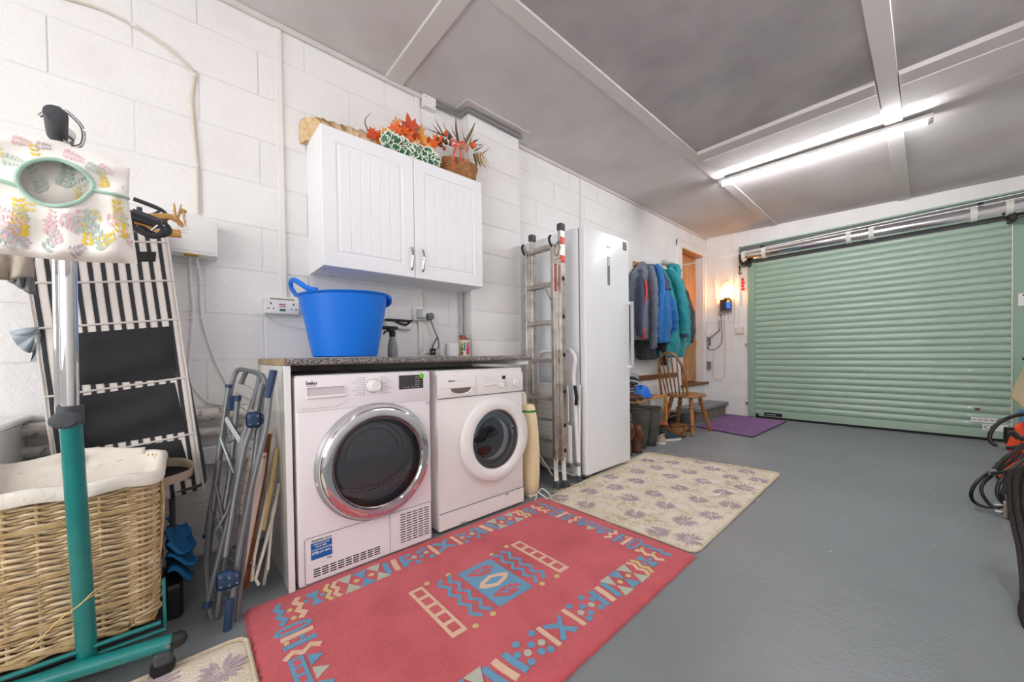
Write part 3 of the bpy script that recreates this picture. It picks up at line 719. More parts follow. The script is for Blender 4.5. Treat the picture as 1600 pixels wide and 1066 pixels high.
b = MB(); b.box(xk-.0003, xk+.0001, .3795, .4045, .1235, .134); obj('number_box', b, M_white, sk)
text('0800', .0095, mat('sticker_blue', ''), sk, face_x(xk+.0003, .381, .1245), bold=.0001)
text('beko', .009, M_print, sk, face_x(xk, .436, .0925), bold=.0001)
text('beko', .0205, M_dark, dr, face_x(XF+.0045, .371, .8145), 'logo', bold=.0004)
b = MB(); b.box(XF+.0042, XF+.005, .372, .408, .8085, .8102); obj('logo_bar', b, M_dark, dr)
# ================================================================== WASHING MACHINE
wm = thing('washing_machine', (.32, 1.275, 0), 'white washing machine with round white-rimmed door, right of the dryer', 'washing machine')
Y0, Y1, XF = .9745, 1.5735, .6105
b = MB(); b.box(.03, XF-.004, Y0, Y1, .012, .835, bev=.008, seg=2); obj('body', b, M_appl2, wm)
b = MB(); b.box(.03, XF-.01, Y0-.003, Y1+.003, .815, .848, bev=.008, seg=2); obj('top', b, M_white, wm)
b = MB(); b.box(XF-.02, XF+.004, Y0, Y1, .704, .818, bev=.004, seg=2); cp = obj('control_panel', b, M_appl2, wm)
b = MB(); b.box(XF-.006, XF-.001, Y0, Y1, .016, .104, bev=.002); obj('kick_plate', b, M_appl2, wm)
for a_ in ((XF-.006, XF+.0005, Y0+.003, Y1-.003, .1045, .1070), (XF-.004, XF+.0006, 1.42, 1.45, .092, .097), (XF-.004, XF+.0006, 1.1, 1.14, .022, .026), (XF-.006, XF+.001, Y0+.002, Y1-.002, .7005, .7035)): b = MB(); b.box(*a_); obj('panel_gap', b, M_grey, wm)
b = MB(); poly = [V((XF+.0042, 1.115+.066*cos(t), .752+.030*sin(t))) for t in [pi+pi*i/16 for i in range(17)]]
b.prism(poly, (.0008, 0, 0)); dw = obj('detergent_drawer', b, mat('drawer_shadow', '#6a625d', .5), wm)
b = MB(); b.tube([V((XF+.006, 1.118+.07*cos(t), .750+.036*sin(t))) for t in [pi+pi*i/16 for i in range(17)]], .005, 8, flat=.6); obj('grip', b, M_appl2, dw)
b = MB(); b.box(XF+.0035, XF+.0048, 1.215, 1.217, .706, .816); b.box(XF+.0035, XF+.0046, Y0+.004, 1.215, .753, .754); obj('drawer_gap', b, M_lgrey, cp)
for cy, cz_, r_ in ((1.398, .752, .016), (1.512, .755, .021)):
    b = MB(); b.lathe([(r_, XF+.004), (r_*.95, XF+.012), (.0001, XF+.013)], (0, cy, cz_), 24, 'X'); k_ = obj('knob', b, M_white, wm)
    b = MB(); b.box(XF+.01, XF+.026, cy-.005, cy+.005, cz_-r_*.95, cz_+r_*.95, bev=.003, M=Matrix.Translation((0, cy, cz_)) @ Matrix.Rotation(R_(24), 4, 'X') @ Matrix.Translation((0, -cy, -cz_))); obj('grip', b, M_white, k_)
    for k in range(10):
        t = 2*pi*k/10; q = MB(); q.box(XF+.0038, XF+.0045, cy+(r_+.008)*cos(t)-.0016, cy+(r_+.008)*cos(t)+.0016, cz_+(r_+.008)*sin(t)-.001, cz_+(r_+.008)*sin(t)+.001); obj('dial_mark', q, M_grey, cp)
b = MB(); b.box(XF+.003, XF+.0052, 1.405, 1.43, .783, .803); obj('display', b, M_dark, wm)
for r in range(3):
    for k in range(4): q = MB(); q.box(XF+.0038, XF+.0044, 1.272+.022*k, 1.283+.022*k, .797-.013*r, .7995-.013*r); obj('print_line', q, M_lgrey, cp)
for k in range(4): q = MB(); q.box(XF+.0038, XF+.0044, 1.425, 1.437+.003*(k % 2), .775-.011*k, .7775-.011*k); obj('print_line', q, M_grey, cp)
q = MB(); q.box(XF+.0038, XF+.009, 1.275, 1.365, .752, .758, bev=.002); obj('button_bar', q, M_white, cp)
text('BOSCH', .0125, M_dark, cp, face_x(XF+.0042, 1.038, .787), 'logo', bold=.0003)
q = MB(); q.box(XF+.0038, XF+.0044, 1.095, 1.150, .789, .791); obj('print_line', q, M_lgrey, cp)
dc = (1.338, .445)
b = MB(); b.lathe([(.228, XF-.004), (.238, XF+.006), (.240, XF+.018), (.232, XF+.034), (.215, XF+.042), (.185, XF+.043), (.172, XF+.036), (.166, XF+.022)], (0, *dc), 72, 'X'); door = obj('door', b, M_white, wm)
b = MB(); rs = []
for k in range(13):
    t = R_(-38+76*k/12); w = .016*cos(R_(-90+180*k/12))**.5 if 0 < k < 12 else .001
    rs.append([V((XF+x_, dc[0]+(r_)*cos(t), dc[1]+(r_)*sin(t))) for r_, x_ in ((.228, .0), (.238+w, .006), (.240+w, .020), (.232, .0345))])
b.rings(rs, closed=False, cap=False); obj('door_handle', b, M_white, door)
b = MB(); b.lathe([(.168, XF+.028), (.165, XF+.014), (.158, XF+.006), (.158, XF-.0)], (0, *dc), 64, 'X'); obj('inner_rim', b, mat('rose_grey', '#b9a4a0', .35), door)
b = MB(); b.lathe([(.166, XF+.024), (.13, XF+.030), (.07, XF+.036), (.0001, XF+.038)], (0, *dc), 48, 'X'); obj('door_glass', b, M_pane2, door)
b = MB(); b.lathe([(.165, XF-.003), (.150, XF+.004), (.138, XF+.002), (.125, XF+.004)], (0, dc[0]-.004, dc[1]), 48, 'X'); obj('gasket', b, mat('gasket_grey2', '#c6c9cc', .5), door)
dc2 = (dc[0]-.038, dc[1]+.012)
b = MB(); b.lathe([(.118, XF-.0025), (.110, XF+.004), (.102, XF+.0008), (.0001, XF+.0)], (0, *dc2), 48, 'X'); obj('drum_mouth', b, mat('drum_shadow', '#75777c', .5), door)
b = MB(); b.lathe([(.150, XF+.006), (.132, XF+.016), (.118, XF+.018), (.115, XF+.012)], (0, dc[0]-.01, dc[1]+.002), 48, 'X'); obj('glass_bowl', b, M_pane2, door)
random.seed(11)
for col, y, z, rx in (('#7d2f2f', -.035, -.07, .04), ('#2d2f38', -.01, .035, .05), ('#5d5346', .02, .02, .04), ('#33363c', -.06, .0, .035)):
    b = MB(); b.sphere((XF+.004, dc2[0]+y, dc2[1]+z), rx, 12, (.16, 1.3, .6)); obj('laundry', b, mat('laundry'+col, col, .9), door)
b = MB(); b.box(XF+.004, XF+.010, 1.462, 1.486, .455, .505, bev=.003); lk = obj('lock', b, M_white, door)
b = MB(); b.lathe([(.004, XF+.012), (.0001, XF+.012)], (0, 1.474, .485), 8, 'X'); b.box(XF+.009, XF+.0115, 1.47, 1.478, .478, .49); obj('lock_hole', b, M_dark, lk)
# ================================================================== ON THE WORKTOP
WZ = .9222
tub = thing('flexible_tub', (.30, .628, WZ), 'bright blue flexible plastic tub with loop handle on the worktop', 'tub')
tc = V((.305, .628, 0)); prof = []
def tr_(h): return .152+.058*(h/.31)
pr2 = [(.0001, .004), (.14, .004), (.152, .008)] + [(tr_(h)+(.0022 if i % 2 else 0), .012+h) for i, h in enumerate([.29*k/30 for k in range(31)])] + [(.214, .305), (.217, .313), (.211, .315), (.205, .306)] + [(tr_(h)-.006, .012+h) for h in (.28, .2, .1, .01)] + [(.0001, .012)]
b = MB(); rs = []
for r, h in pr2:
    rs.append([V((tc.x+r*.93*cos(2*pi*j/48), tc.y+r*sin(2*pi*j/48), WZ+h+(.010*sin(2*pi*j/48+.2)*(h/.31)**4 if h > .2 else 0))) for j in range(48)])
b.rings(rs, cap=False); obj('body', b, M_blue, tub, smooth=60)
for (ay, s_) in ((-1, 1), (1, -1)):
    if ay == -1: pts = [(.24, .425, 1.225), (.235, .405, 1.262), (.25, .400, 1.287), (.285, .405, 1.292), (.325, .420, 1.274), (.365, .445, 1.246), (.40, .475, 1.235)]
    else: pts = [(.24, .822, 1.236), (.25, .838, 1.222), (.30, .842, 1.205), (.36, .838, 1.215), (.40, .820, 1.236)]
    b = MB(); b.tube(bez(pts, 5), .010, 8, flat=1.3); obj('handle', b, M_blue, tub)
b = MB()
for k in range(8):
    h = .07+.03*k; a = R_(50); r = tr_(h)+.003; b.box(-.001, .0012, -.010, .010, -.001, .001, M=Matrix.Translation((tc.x+r*.93*cos(a), tc.y+r*sin(a), WZ+.012+h)) @ Matrix.Rotation(a, 4, 'Z'))
obj('graduation_marks', b, mat('pale_blue', '#8fc0ff', .5), tub)
sp = thing('spray_bottle', (.15, .945, WZ), 'clear spray bottle with black window-cleaner head, between tub and outlet', 'bottle')
b = MB(); b.lathe([(.0001, 0), (.028, .0), (.030, .01), (.029, .06), (.024, .09), (.018, .115), (.0155, .125)], (.15, .945, WZ), 20); obj('bottle', b, mat('grey_bottle', '#a3a2a2', .3, trans=.3), sp)
b = MB(); b.lathe([(.0001, 0), (.027, .001), (.027, .02), (.0001, .021)], (.15, .945, WZ+.002), 16); obj('liquid', b, mat('pale_green_liquid', '#b4b79e', .3), sp)
b = MB(); b.lathe([(.018, .12), (.019, .15), (.012, .16)], (.15, .945, WZ), 14, cap=True); b.box(.13, .17, .915, .955, WZ+.15, WZ+.178, bev=.006); b.tube(bez([(.155, .925, WZ+.155), (.16, .90, WZ+.15), (.165, .885, WZ+.135)], 4), .006, 6); b.box(.10, .135, .88, .99, WZ+.165, WZ+.185, bev=.005); obj('spray_head', b, M_dark, sp)
sq = thing('window_squeegee', (.02, 1.04, 1.10), 'white and black window squeegee head on the wall behind the spray bottle', 'squeegee')
b = MB(); b.box(.0, .03, .955, 1.135, 1.10, 1.15, bev=.006); obj('pad', b, M_white_m, sq)
b = MB(); b.box(.01, .04, .955, 1.135, 1.148, 1.162, bev=.004); b.tube(bez([(.03, 1.02, 1.15), (.04, 1.05, 1.135), (.04, 1.09, 1.13), (.03, 1.12, 1.15)], 4), .007, 6); obj('blade', b, M_dark, sq)
def cup(name, x, y, r, h, m, label, cat, wall=.002, n=28, parts=True, taper=.92):
    t = thing(name, (x, y, WZ), label, cat)
    b = MB(); b.lathe([(.0001, 0), (r*taper, 0), (r*taper+.001, .003), (r, h), (r-wall, h), (r*taper-wall, .006), (.0001, .006)], (x, y, WZ), n); obj('body', b, m, t); return t
cup('tumbler', .13, 1.30, .024, .075, M_glass, 'clear glass tumbler between black plug and white mug', 'glass')
mg = cup('mug', .15, 1.365, .045, .085, M_white, 'plain ribbed white mug between the glass and the painted tin', 'mug', .003)
b = MB()
for k in range(8): b.lathe([(.0428+.0003*k, .012+.009*k), (.0442+.0003*k, .015+.009*k), (.0430+.0003*k, .018+.009*k)], (.15, 1.365, WZ), 28)
obj('rib', b, M_white, mg)
tn = thing('painted_tin', (.13, 1.475, WZ), 'cream tin printed with a pink figure and green patches, beside the white mug', 'tin')
b = MB(); b.lathe([(.0001, 0), (.042, 0), (.043, .004), (.042, .008), (.042, .102), (.044, .106), (.042, .11), (.036, .112), (.0001, .112)], (.13, 1.475, WZ), 28); obj('body', b, mat('cream_tin', '#e6e0c4', .35), tn)
def patch(az0, az1, z0, z1, col, r=.0426, poly=None):
    b = MB(); n = 6; va = [[b.b.verts.new((.13+r*cos(az0+(az1-az0)*i/n), 1.475+r*sin(az0+(az1-az0)*i/n)*(1), WZ+z)) for i in range(n+1)] for z in (z0, z1)]
    for i in range(n): b.f((va[0][i], va[0][i+1], va[1][i+1], va[1][i]))
    obj('painted_patch', b, mat('tin'+col, col, .4), tn)
A0 = -.6
for a, w, z0, z1, c_ in ((.28, .62, .008, .055, '#d8457f'), (.38, .42, .055, .075, '#c9526a'), (.42, .3, .075, .092, '#9c5140'), (-.08, .26, .035, .09, '#4e7d86'), (-.55, .38, .035, .062, '#4f8a35'), (-.62, .42, .008, .03, '#94603c'), (-.5, .3, .07, .085, '#9a8d78'), (.95, .2, .05, .09, '#c87f3b')):
    patch(A0+a, A0+a+w, z0, z1, c_)
b = MB(); b.sphere((.13, 1.465, WZ+.125), .022, 12, (1, 1.1, .8)); obj('lid_figure', b, mat('terracotta', '#a5512d', .5), tn)
b = MB(); b.sphere((.14, 1.485, WZ+.116), .014, 10, (1.3, 1.6, .5)); b.sphere((.12, 1.455, WZ+.135), .012, 8); obj('lid_flower', b, mat('violet', '#5a3fa0', .5), tn)
# ================================================================== LOG AND FLOWERS ON THE CABINET
lg = thing('split_log', (.08, .85, 2.091), 'split log with rough bark lying on the cabinet, overhanging its left end', 'log')
M_bark = mat('bark', '#e3c8a2', .9, bump=(45, 1.0), bdist=.02, var=(28, .42, .62), col2='#a47d55'); M_end = mat('log_end', '#e3c79c', .7, var=(40, .4, .7), col2='#c9a675')
A, B_ = V((.055, .49, 2.16)), V((.16, 1.12, 2.16)); dd = (B_-A).normalized(); sd = V((dd.y, -dd.x, 0))
random.seed(3)
sec = [(-.055, -.069), (.05, -.069), (.062, -.03), (.066, .01), (.04, .045), (.0, .06), (-.04, .058), (-.06, .02)]
b = MB(); rs = []
for i in range(41):
    p = A.lerp(B_, i/40); rs.append([p+sd*(s*(1+.06*noise.noise(V((i*.4, k, 0)))))+V((0, 0, max(-.069, h*(1+.25*noise.noise(V((i*.5, k*2, 5)))) + (.006*random.uniform(-1, 1) if h > 0 else 0)))) for k, (s, h) in enumerate(sec)])
for i in range(8):
    rs[i] = [q+dd*((q-A.lerp(B_, i/40)).dot(sd)+.062)*.85*(1-i/8) for q in rs[i]]
R0 = [V(q) for q in rs[0]]
b.rings(rs); obj('bark', b, M_bark, lg, smooth=20)
en = (-dd+sd*.85).normalized(); ec = sum(R0, V((0, 0, 0)))/len(R0); b = MB(); b.prism([q+(ec-q)*.10+en*.0006 for q in R0], en*.002); obj('end_grain', b, M_end, lg)
b = MB(); b.prism([V((.05, .56, 2.214)), V((.07, .57, 2.226)), V((.09, .60, 2.214)), V((.06, .60, 2.214))], (0, 0, .004)); obj('leaf_scrap', b, mat('dull_green', '#5f6b3b', .8), lg)
# garland
def leaf_mesh(name, outline, mats_, inner=None, th=.0012, cup_=.12):
    me = bpy.data.meshes.new(name); b = bmesh.new()
    def add(pts, dz, mi):
        c = b.verts.new((sum(p[0] for p in pts)/len(pts), sum(p[1] for p in pts)/len(pts), dz+.0)); vs = [b.verts.new((p[0], p[1], dz+cup_*(abs(p[0])**1.3))) for p in pts]
        for i in range(len(vs)): f = b.faces.new((c, vs[i], vs[(i+1) % len(vs)])); f.material_index = mi
    add(outline, 0, 0)
    if inner: add(inner, .0009, 1)
    b.to_mesh(me); b.free()
    for m in mats_: me.materials.append(m)
    return me
iv = [(0, -.022), (.010, -.026), (.020, -.018), (.026, -.004), (.014, .002), (.018, .016), (.007, .013), (0, .030), (-.007, .013), (-.018, .016), (-.014, .002), (-.026, -.004), (-.020, -.018), (-.010, -.026)]
M_ivyg = mat('ivy_green', '#3f7a5c', .45, var=(60, .4, .6), col2='#2f5f3f'); M_ivyw = mat('ivy_white', '#eff0e2', .5)
ivy = leaf_mesh('ivy_leaf', iv, [M_ivyw, M_ivyg], [(x*.74, y*.74-.001) for x, y in iv])
gl = thing('ivy_garland', (.16, 1.10, 2.092), 'trailing white-edged artificial ivy along the cabinet top', 'foliage')
random.seed(5)
def Rm(ax, ay, az): return Matrix.Rotation(az, 4, 'Z') @ Matrix.Rotation(ay, 4, 'Y') @ Matrix.Rotation(ax, 4, 'X')
def leafM(p, n, roll, s=1):
    n = V(n).normalized(); q = n.to_track_quat('Z', 'Y').to_matrix().to_4x4(); return Matrix.Translation(p) @ q @ Matrix.Rotation(roll, 4, 'Z') @ Matrix.Scale(s, 4)
for k in range(48):
    t = random.random(); u_ = 599+86*t; e_ = 192.8+.367*(u_-500.6); q_ = random.random(); v_ = e_+2-q_*(24-3*t); x = .266-.05*q_+random.uniform(-.012, .006); x, y, z = P(u_, v_, 'X', x)
    if z < 2.094: z = 2.100
    inst('ivy_leaf', ivy, gl, leafM((x, y, z), (1+random.uniform(-.4, .4), random.uniform(-.9, .3), random.uniform(-.5, .5)), random.uniform(-.9, .9)+pi*random.choice((0, 0, 1)), random.uniform(1.0, 1.45)))
b = MB()
for k in range(5): b.tube(bez([(.2, .90+.03*k, 2.10), (.23, 1.0+.02*k, 2.13-.01*k), (.2, 1.12, 2.12+.01*k), (.22, 1.26, 2.10)], 5), .0022, 5)
obj('stem', b, mat('stem_green', '#4b5a32', .6), gl)
mp = [(0, -.03), (.006, -.012), (.022, -.022), (.020, -.006), (.040, .000), (.026, .010), (.030, .028), (.012, .020), (.008, .034), (0, .052), (-.008, .034), (-.012, .020), (-.030, .028), (-.026, .010), (-.040, .0), (-.020, -.006), (-.022, -.022), (-.006, -.012)]
M_or = [mat('leaf_orange', '#e2641c', .55), mat('leaf_rust', '#c1441a', .55), mat('leaf_amber', '#e79a35', .55), mat('leaf_peach', '#d99a62', .55)]
lm = [leaf_mesh('maple_leaf', mp, [m]) for m in M_or]
au = thing('autumn_leaf_spray', (.14, 1.05, 2.10), 'spray of orange artificial maple leaves rising behind the ivy', 'foliage')
def X_(u, v, x): return P(u, v, 'X', x)
for (u, v, x, c, s, roll) in ((583, 208, .2, 1, .9, 2.0), (594, 214, .2, 0, .9, 1.7), (601, 208, .19, 2, .8, 1.2), (606, 217, .2, 1, .8, 2.4), (620, 192, .16, 3, .75, .2), (617, 204, .17, 0, 1.0, -.4), (628, 206, .17, 0, 1.1, .5), (640, 199, .15, 1, 1.35, .1), (636, 212, .17, 0, .9, -1.0), (654, 207, .15, 3, 1.15, .3), (659, 217, .16, 2, .9, -.3), (650, 226, .19, 2, .8, .7), (657, 228, .19, 0, .7, -1.2), (671, 222, .17, 1, .8, 1.5), (676, 225, .2, 0, .9, -1.2), (683, 221, .2, 0, .95, -.8), (667, 230, .2, 2, .75, .2), (611, 212, .17, 0, 1.0, .9), (645, 215, .16, 1, 1.0, 0)):
    inst('maple_leaf', lm[c], au, leafM(X_(u, v, x), (1, -.75+random.uniform(-.3, .3), -.1+random.uniform(-.3, .3)), roll, s*1.18))
b = MB(); b.tube(bez([X_(576, 204, .15), X_(571, 195, .13), X_(571, 186, .12), X_(576, 180, .11), X_(580, 176, .10)], 5), [.004]*14+[.003]*4+[.002]*2+[.001], 6, flat=.4); obj('blade_leaf', b, mat('grass_green', '#5b6b3a', .6), au)
b = MB()
for (a, c_) in (((590, 216), (606, 214)), ((620, 222), (640, 206)), ((640, 222), (656, 210)), ((655, 232), (680, 222))): b.tube([X_(*a, .18), X_(*c_, .16)], .0018, 5)
obj('twig', b, M_brownwood, au)
# wicker basket with dried flowers
bk = thing('flower_basket', (.15, 1.42, 2.092), 'small brown wicker basket of dried flowers with red ribbon on the cabinet', 'basket')
bc = V((.155, 1.425, 2.092))
def oval_weave(par, c, rx, ry, z0, z1, flare, rows, r, m, nm='woven_side', stakes=22):
    b = MB(); S_ = stakes*4
    for k in range(rows):
        h = (k+.5)/rows; f = 1+flare*h; pts = []
        for j in range(S_):
            a = 2*pi*j/S_; w = .55*r*(1 if (k % 2) else -1)*cos(stakes/2*a*1.0)
            pts.append(V((c.x+(rx*f+w)*cos(a), c.y+(ry*f+w)*sin(a), z0+(z1-z0)*h)))
        b.tube(pts, r, 5, closed=True)
    o = obj(nm, b, m, par); b = MB()
    for j in range(stakes):
        a = 2*pi*j/stakes; b.tube([V((c.x+rx*cos(a), c.y+ry*sin(a), z0)), V((c.x+rx*(1+flare)*cos(a), c.y+ry*(1+flare)*sin(a), z1))], r*.8, 5)
    obj('stake', b, m, par); return o
oval_weave(bk, bc, .085, .118, 2.093, 2.205, .20, 14, .0045, M_wickerd, stakes=18)
b = MB(); b.tube([V((bc.x+.103*cos(2*pi*j/32), bc.y+.143*sin(2*pi*j/32), 2.207)) for j in range(32)], .009, 6, closed=True); obj('rim', b, M_wickerd, bk)
b = MB(); b.lathe([(.0001, 0), (.9, 0), (1.1, .07), (.0001, .085)], (0, 0, 0), 20)
bmesh.ops.transform(b.b, matrix=Matrix.Translation((bc.x, bc.y, 2.097)) @ Matrix.Diagonal((.08, .112, 1.25, 1)), verts=b.b.verts); obj('moss_fill', b, mat('moss', '#5c4e33', .95, bump=(90, 1)), bk)
random.seed(21)
def blade(par, u0, v0, u1, v1, x0, x1, w, m, nm='dried_leaf'):
    A = X_(u0, v0, x0); B2 = X_(u1, v1, x1); b = MB(); M_ = A.lerp(B2, .5)+V((0, random.uniform(-.01, .01), 0)); b.tube(bez([A, M_, B2], 4), [w_*1.25 for w_ in (w*.7, w, w, w*.9, w*.8, w*.6, w*.4, w*.25, .0004)], 5, flat=.35); obj(nm, b, m, par)
M_dl = mat('dried_brown', '#6b523b', .8); M_dg = mat('dried_green', '#6f6a45', .8); M_ds = mat('dried_straw', '#c6a77c', .8)
for (a, e, w, m) in (((716, 222), (712, 181), .011, M_dl), ((728, 222), (743, 190), .010, M_dg), ((692, 212), (660, 198), .004, M_dl), ((690, 212), (675, 194), .004, M_dl), ((694, 212), (679, 184), .004, M_dl), ((700, 212), (690, 190), .004, M_ds), ((698, 214), (683, 206), .004, M_dl), ((735, 226), (748, 217), .008, M_dl), ((752, 242), (766, 230), .003, M_dl), ((712, 214), (705, 196), .003, M_dg), ((725, 222), (724, 178), .003, M_ds), ((699, 212), (692, 186), .003, M_ds), ((707, 216), (696, 200), .005, M_dl), ((729, 225), (722, 200), .005, M_dg), ((741, 236), (757, 226), .004, M_dg), ((733, 228), (741, 208), .006, M_dl), ((687, 216), (669, 205), .003, M_ds), ((745, 240), (752, 262), .010, M_dg), ((740, 240), (745, 272), .009, M_dg), ((747, 245), (762, 268), .005, M_ds), ((742, 262), (737, 276), .008, M_dl), ((750, 252), (758, 262), .005, M_ds)):
    blade(bk, *a, *e, .19, .17+.03*(e[1] > 230), w, m)
for k in range(16):
    u = 705+random.uniform(0, 22); blade(bk, u, 228, u+random.uniform(-2, 10), 246+random.uniform(-2, 12), .235, .262, .003, mat('pale_grass', '#dccfb4', .9), 'grass_head')
for k in range(14): u = 742+random.uniform(0, 10); blade(bk, u, 238, u+random.uniform(2, 16), 250+random.uniform(0, 22), .20, .24, .0022, M_ds, 'grass_head')
for (u, v, r, c) in ((722, 229, .018, '#dd7a35'), (739, 227, .020, '#dc6428'), (697, 209, .014, '#c9562b'), (694, 232, .011, '#b8353c')):
    b = MB(); b.sphere(X_(u, v, .215), r, 12, (1, 1, 1.15)); obj('physalis', b, mat('phys'+c, c, .6), bk)
for (u, v) in ((692, 218), (697, 222), (702, 214), (689, 226), (704, 224), (684, 219)):
    c = X_(u, v, .21); b = MB()
    for i in range(5): b.lathe([(.012-.002*i, .006*i), (.014-.002*i, .003+.006*i), (.006, .007+.006*i)], c-V((0, 0, .012)), 8)
    obj('pine_cone', b, M_dl, bk)
for k in range(8):
    b = MB(); b.sphere(X_(748+random.uniform(-4, 6), 229+random.uniform(-4, 4), .2), .004, 6); obj('red_berry', b, mat('berry', '#a33038', .5), bk)
M_rib = mat('red_ribbon', '#d0483c', .5, sheen=.4)
for pts in ([(714, 226), (710, 236), (709, 250), (710, 266)], [(716, 226), (719, 238), (720, 254)], [(715, 224), (707, 219), (706, 228), (713, 226)], [(716, 224), (724, 222), (731, 232), (728, 236)]):
    b = MB(); b.tube(bez([X_(u, v, .272) for u, v in pts], 5), .007, 4, flat=.12, up=(0, 1, .2)); obj('ribbon', b, M_rib, bk)
# ================================================================== CREAM HEATER
ht = thing('portable_heater', (.47, 1.69, 0), 'tall cream plastic canister with green band, between washing machine and ladder', 'heater')
b = MB(); rs = []
for z, hx, hy in ((.022, .05, .03), (.03, .075, .042), (.06, .092, .05), (.15, .102, .054), (.3, .103, .055), (.42, .097, .053), (.5, .088, .05), (.56, .076, .046), (.585, .068, .043), (.60, .058, .036)):
    rs.append([V((.515+hx*(abs(cos(t))**.7)*(1 if cos(t) > 0 else -1), 1.685+hy*(abs(sin(t))**.7)*(1 if sin(t) > 0 else -1), z)) for t in [2*pi*j/28 for j in range(28)]])
b.rings(rs); obj('body', b, mat('cream_plastic', '#e9d7ad', .4), ht)
b = MB(); rs = []
for z, hx, hy in ((.553, .0775, .0465), (.565, .0775, .0465), (.566, .074, .045)):
    rs.append([V((.515+(hx+.0012)*(abs(cos(t))**.7)*(1 if cos(t) > 0 else -1), 1.685+(hy+.0012)*(abs(sin(t))**.7)*(1 if sin(t) > 0 else -1), z)) for t in [2*pi*j/28 for j in range(28)]])
b.rings(rs, cap=False); obj('green_band', b, mat('band_green', '#3c8a3a', .5), ht)
b = MB(); b.tube([(.50, 1.675, .585), (.50, 1.675, .60), (.50, 1.675, .66), (.50, 1.675, .68)], [.022, .027, .026, .016], 14); obj('cap', b, M_cream, ht)
b = MB(); b.box(.603, .613, 1.69, 1.70, .10, .2, bev=.004); obj('mould_seam', b, M_cream, ht)
b = MB(); b.tube(bez([(.53, 1.72, .05), (.58, 1.735, .02), (.63, 1.735, .006), (.665, 1.72, .006), (.66, 1.76, .006), (.615, 1.79, .01), (.57, 1.78, .03), (.56, 1.745, .012), (.60, 1.69, .006), (.64, 1.64, .006)], 6), .0045, 6); obj('cord', b, M_white, ht)
b = MB(); b.box(.45, .58, 1.655, 1.715, .0, .028, bev=.006); obj('foot', b, M_cream, ht)
# ================================================================== TALL FRIDGE
fr = thing('tall_fridge', (.32, 2.486, 0), 'tall white fridge with slim bar handle beside the coats', 'fridge')
FY0, FY1, FX = 2.188, 2.783, .6313
b = MB(); b.box(.02, FX-.062, FY0, FY1, .02, 1.86, bev=.006, seg=2); obj('body', b, M_fridge, fr)
b = MB(); b.box(FX-.055, FX, FY0, FY1, .035, 1.858, bev=.01, seg=3); dr_ = obj('door', b, M_fridge, fr)
b = MB(); b.box(FX-.062, FX-.055, FY0+.006, FY1-.006, .04, 1.85); obj('door_seal', b, M_grey, fr)
b = MB(); b.box(FX, FX+.0012, 2.470, 2.503, 1.455, 1.672); b.m = 0; pn = obj('display_strip', b, mat('display_grey', '#9a9b9b', .2, .5), dr_)
b = MB(); b.box(FX+.001, FX+.002, 2.473, 2.500, 1.605, 1.668); obj('display_top', b, M_lgrey, pn)
text('SAMSUNG', .0115, M_grey, dr_, face_x(FX+.0005, 2.452, 1.745), 'logo', bold=.0002, sx=1.1)
b = MB(); b.box(FX, FX+.001, 2.693, 2.745, 1.765, 1.83); sk = obj('sticker', b, M_dark, dr_)
for k, (y, z, w) in enumerate(((2.70, 1.808, .015), (2.722, 1.808, .014), (2.70, 1.788, .036), (2.70, 1.775, .03))):
    b = MB(); b.box(FX+.001, FX+.0016, y, y+w, z, z+.008 if k < 2 else z+.004); obj('print_line', b, M_lgrey, sk)
b = MB(); b.box(FX+.035, FX+.055, 2.735, 2.76, .80, 1.345, bev=.004); hb = obj('handle', b, M_lgrey, dr_)
for z in (1.325, .805): b = MB(); b.box(FX-.001, FX+.045, 2.738, 2.757, z, z+.022, bev=.003); obj('handle_mount', b, M_white, hb)
for x, y in ((.56, FY0+.05), (.56, FY1-.05), (.08, FY0+.05), (.08, FY1-.05)):
    b = MB(); b.lathe([(.018, 0), (.018, .022)], (x, y, 0), 12, cap=True); obj('foot', b, M_dark, fr)
b = MB(); b.box(.50, .60, FY0+.02, FY0+.10, .012, .034); obj('hinge_plate', b, M_alu, fr)
# ================================================================== ALUMINIUM LADDER (standing sideways between pier and fridge)
ld = thing('folding_ladder', (.4, 2.0, 0), 'folded aluminium combination ladder with orange hinge locks beside the fridge', 'ladder')
def channel(b, x0, x1, y0, y1, z0, z1, M=None):
    b.box(x0, x1, y0, y1, z0, z1, bev=.004, M=M)
def rl(x, y0, y1, z0, z1, nm='stile', w=.026):
    b = MB(); b.box(x-w/2, x+w/2, y0, y1, z0, z1, bev=.003); return obj(nm, b, M_alu, ld)
# far pair (near the wall)
rl(.235, 1.965, 2.0, .05, 1.70); rl(.262, 2.003, 2.045, .05, 1.79)
# near pair
LX1, LX2 = .520, .548
s1 = rl(LX1, 1.955, 2.0, .17, 1.70, w=.030); s2 = rl(LX2, 2.003, 2.05, .17, 1.80, w=.030)
for (x, y) in ((LX1, 1.975), (LX2, 2.026)):
    b = MB(); b.tube([(x, y, .19), (x+.01, y-.012, .12), (x+.05, y-.05, .03)], .019, 4, flat=1.2); obj('splayed_foot', b, M_alu, ld)
    b = MB(); b.box(x+.030, x+.080, y-.075, y-.025, .0, .05, bev=.008); obj('rubber_foot', b, M_charcoal, ld)
for x, y, z in ((.262, 2.024, 1.79), (LX2, 2.026, 1.80)):
    b = MB(); b.box(x-.021, x+.021, y-.026, y+.026, z-.005, z+.05, bev=.009, seg=2); obj('end_cap', b, M_charcoal, ld)
RZS = (1.70, 1.43, 1.158, .885, .61, .31)
for z in RZS:
    b = MB(); b.box(.235, LX1, 1.968, 1.992, z-.018, z+.012, bev=.004); obj('rung', b, M_alu, ld)
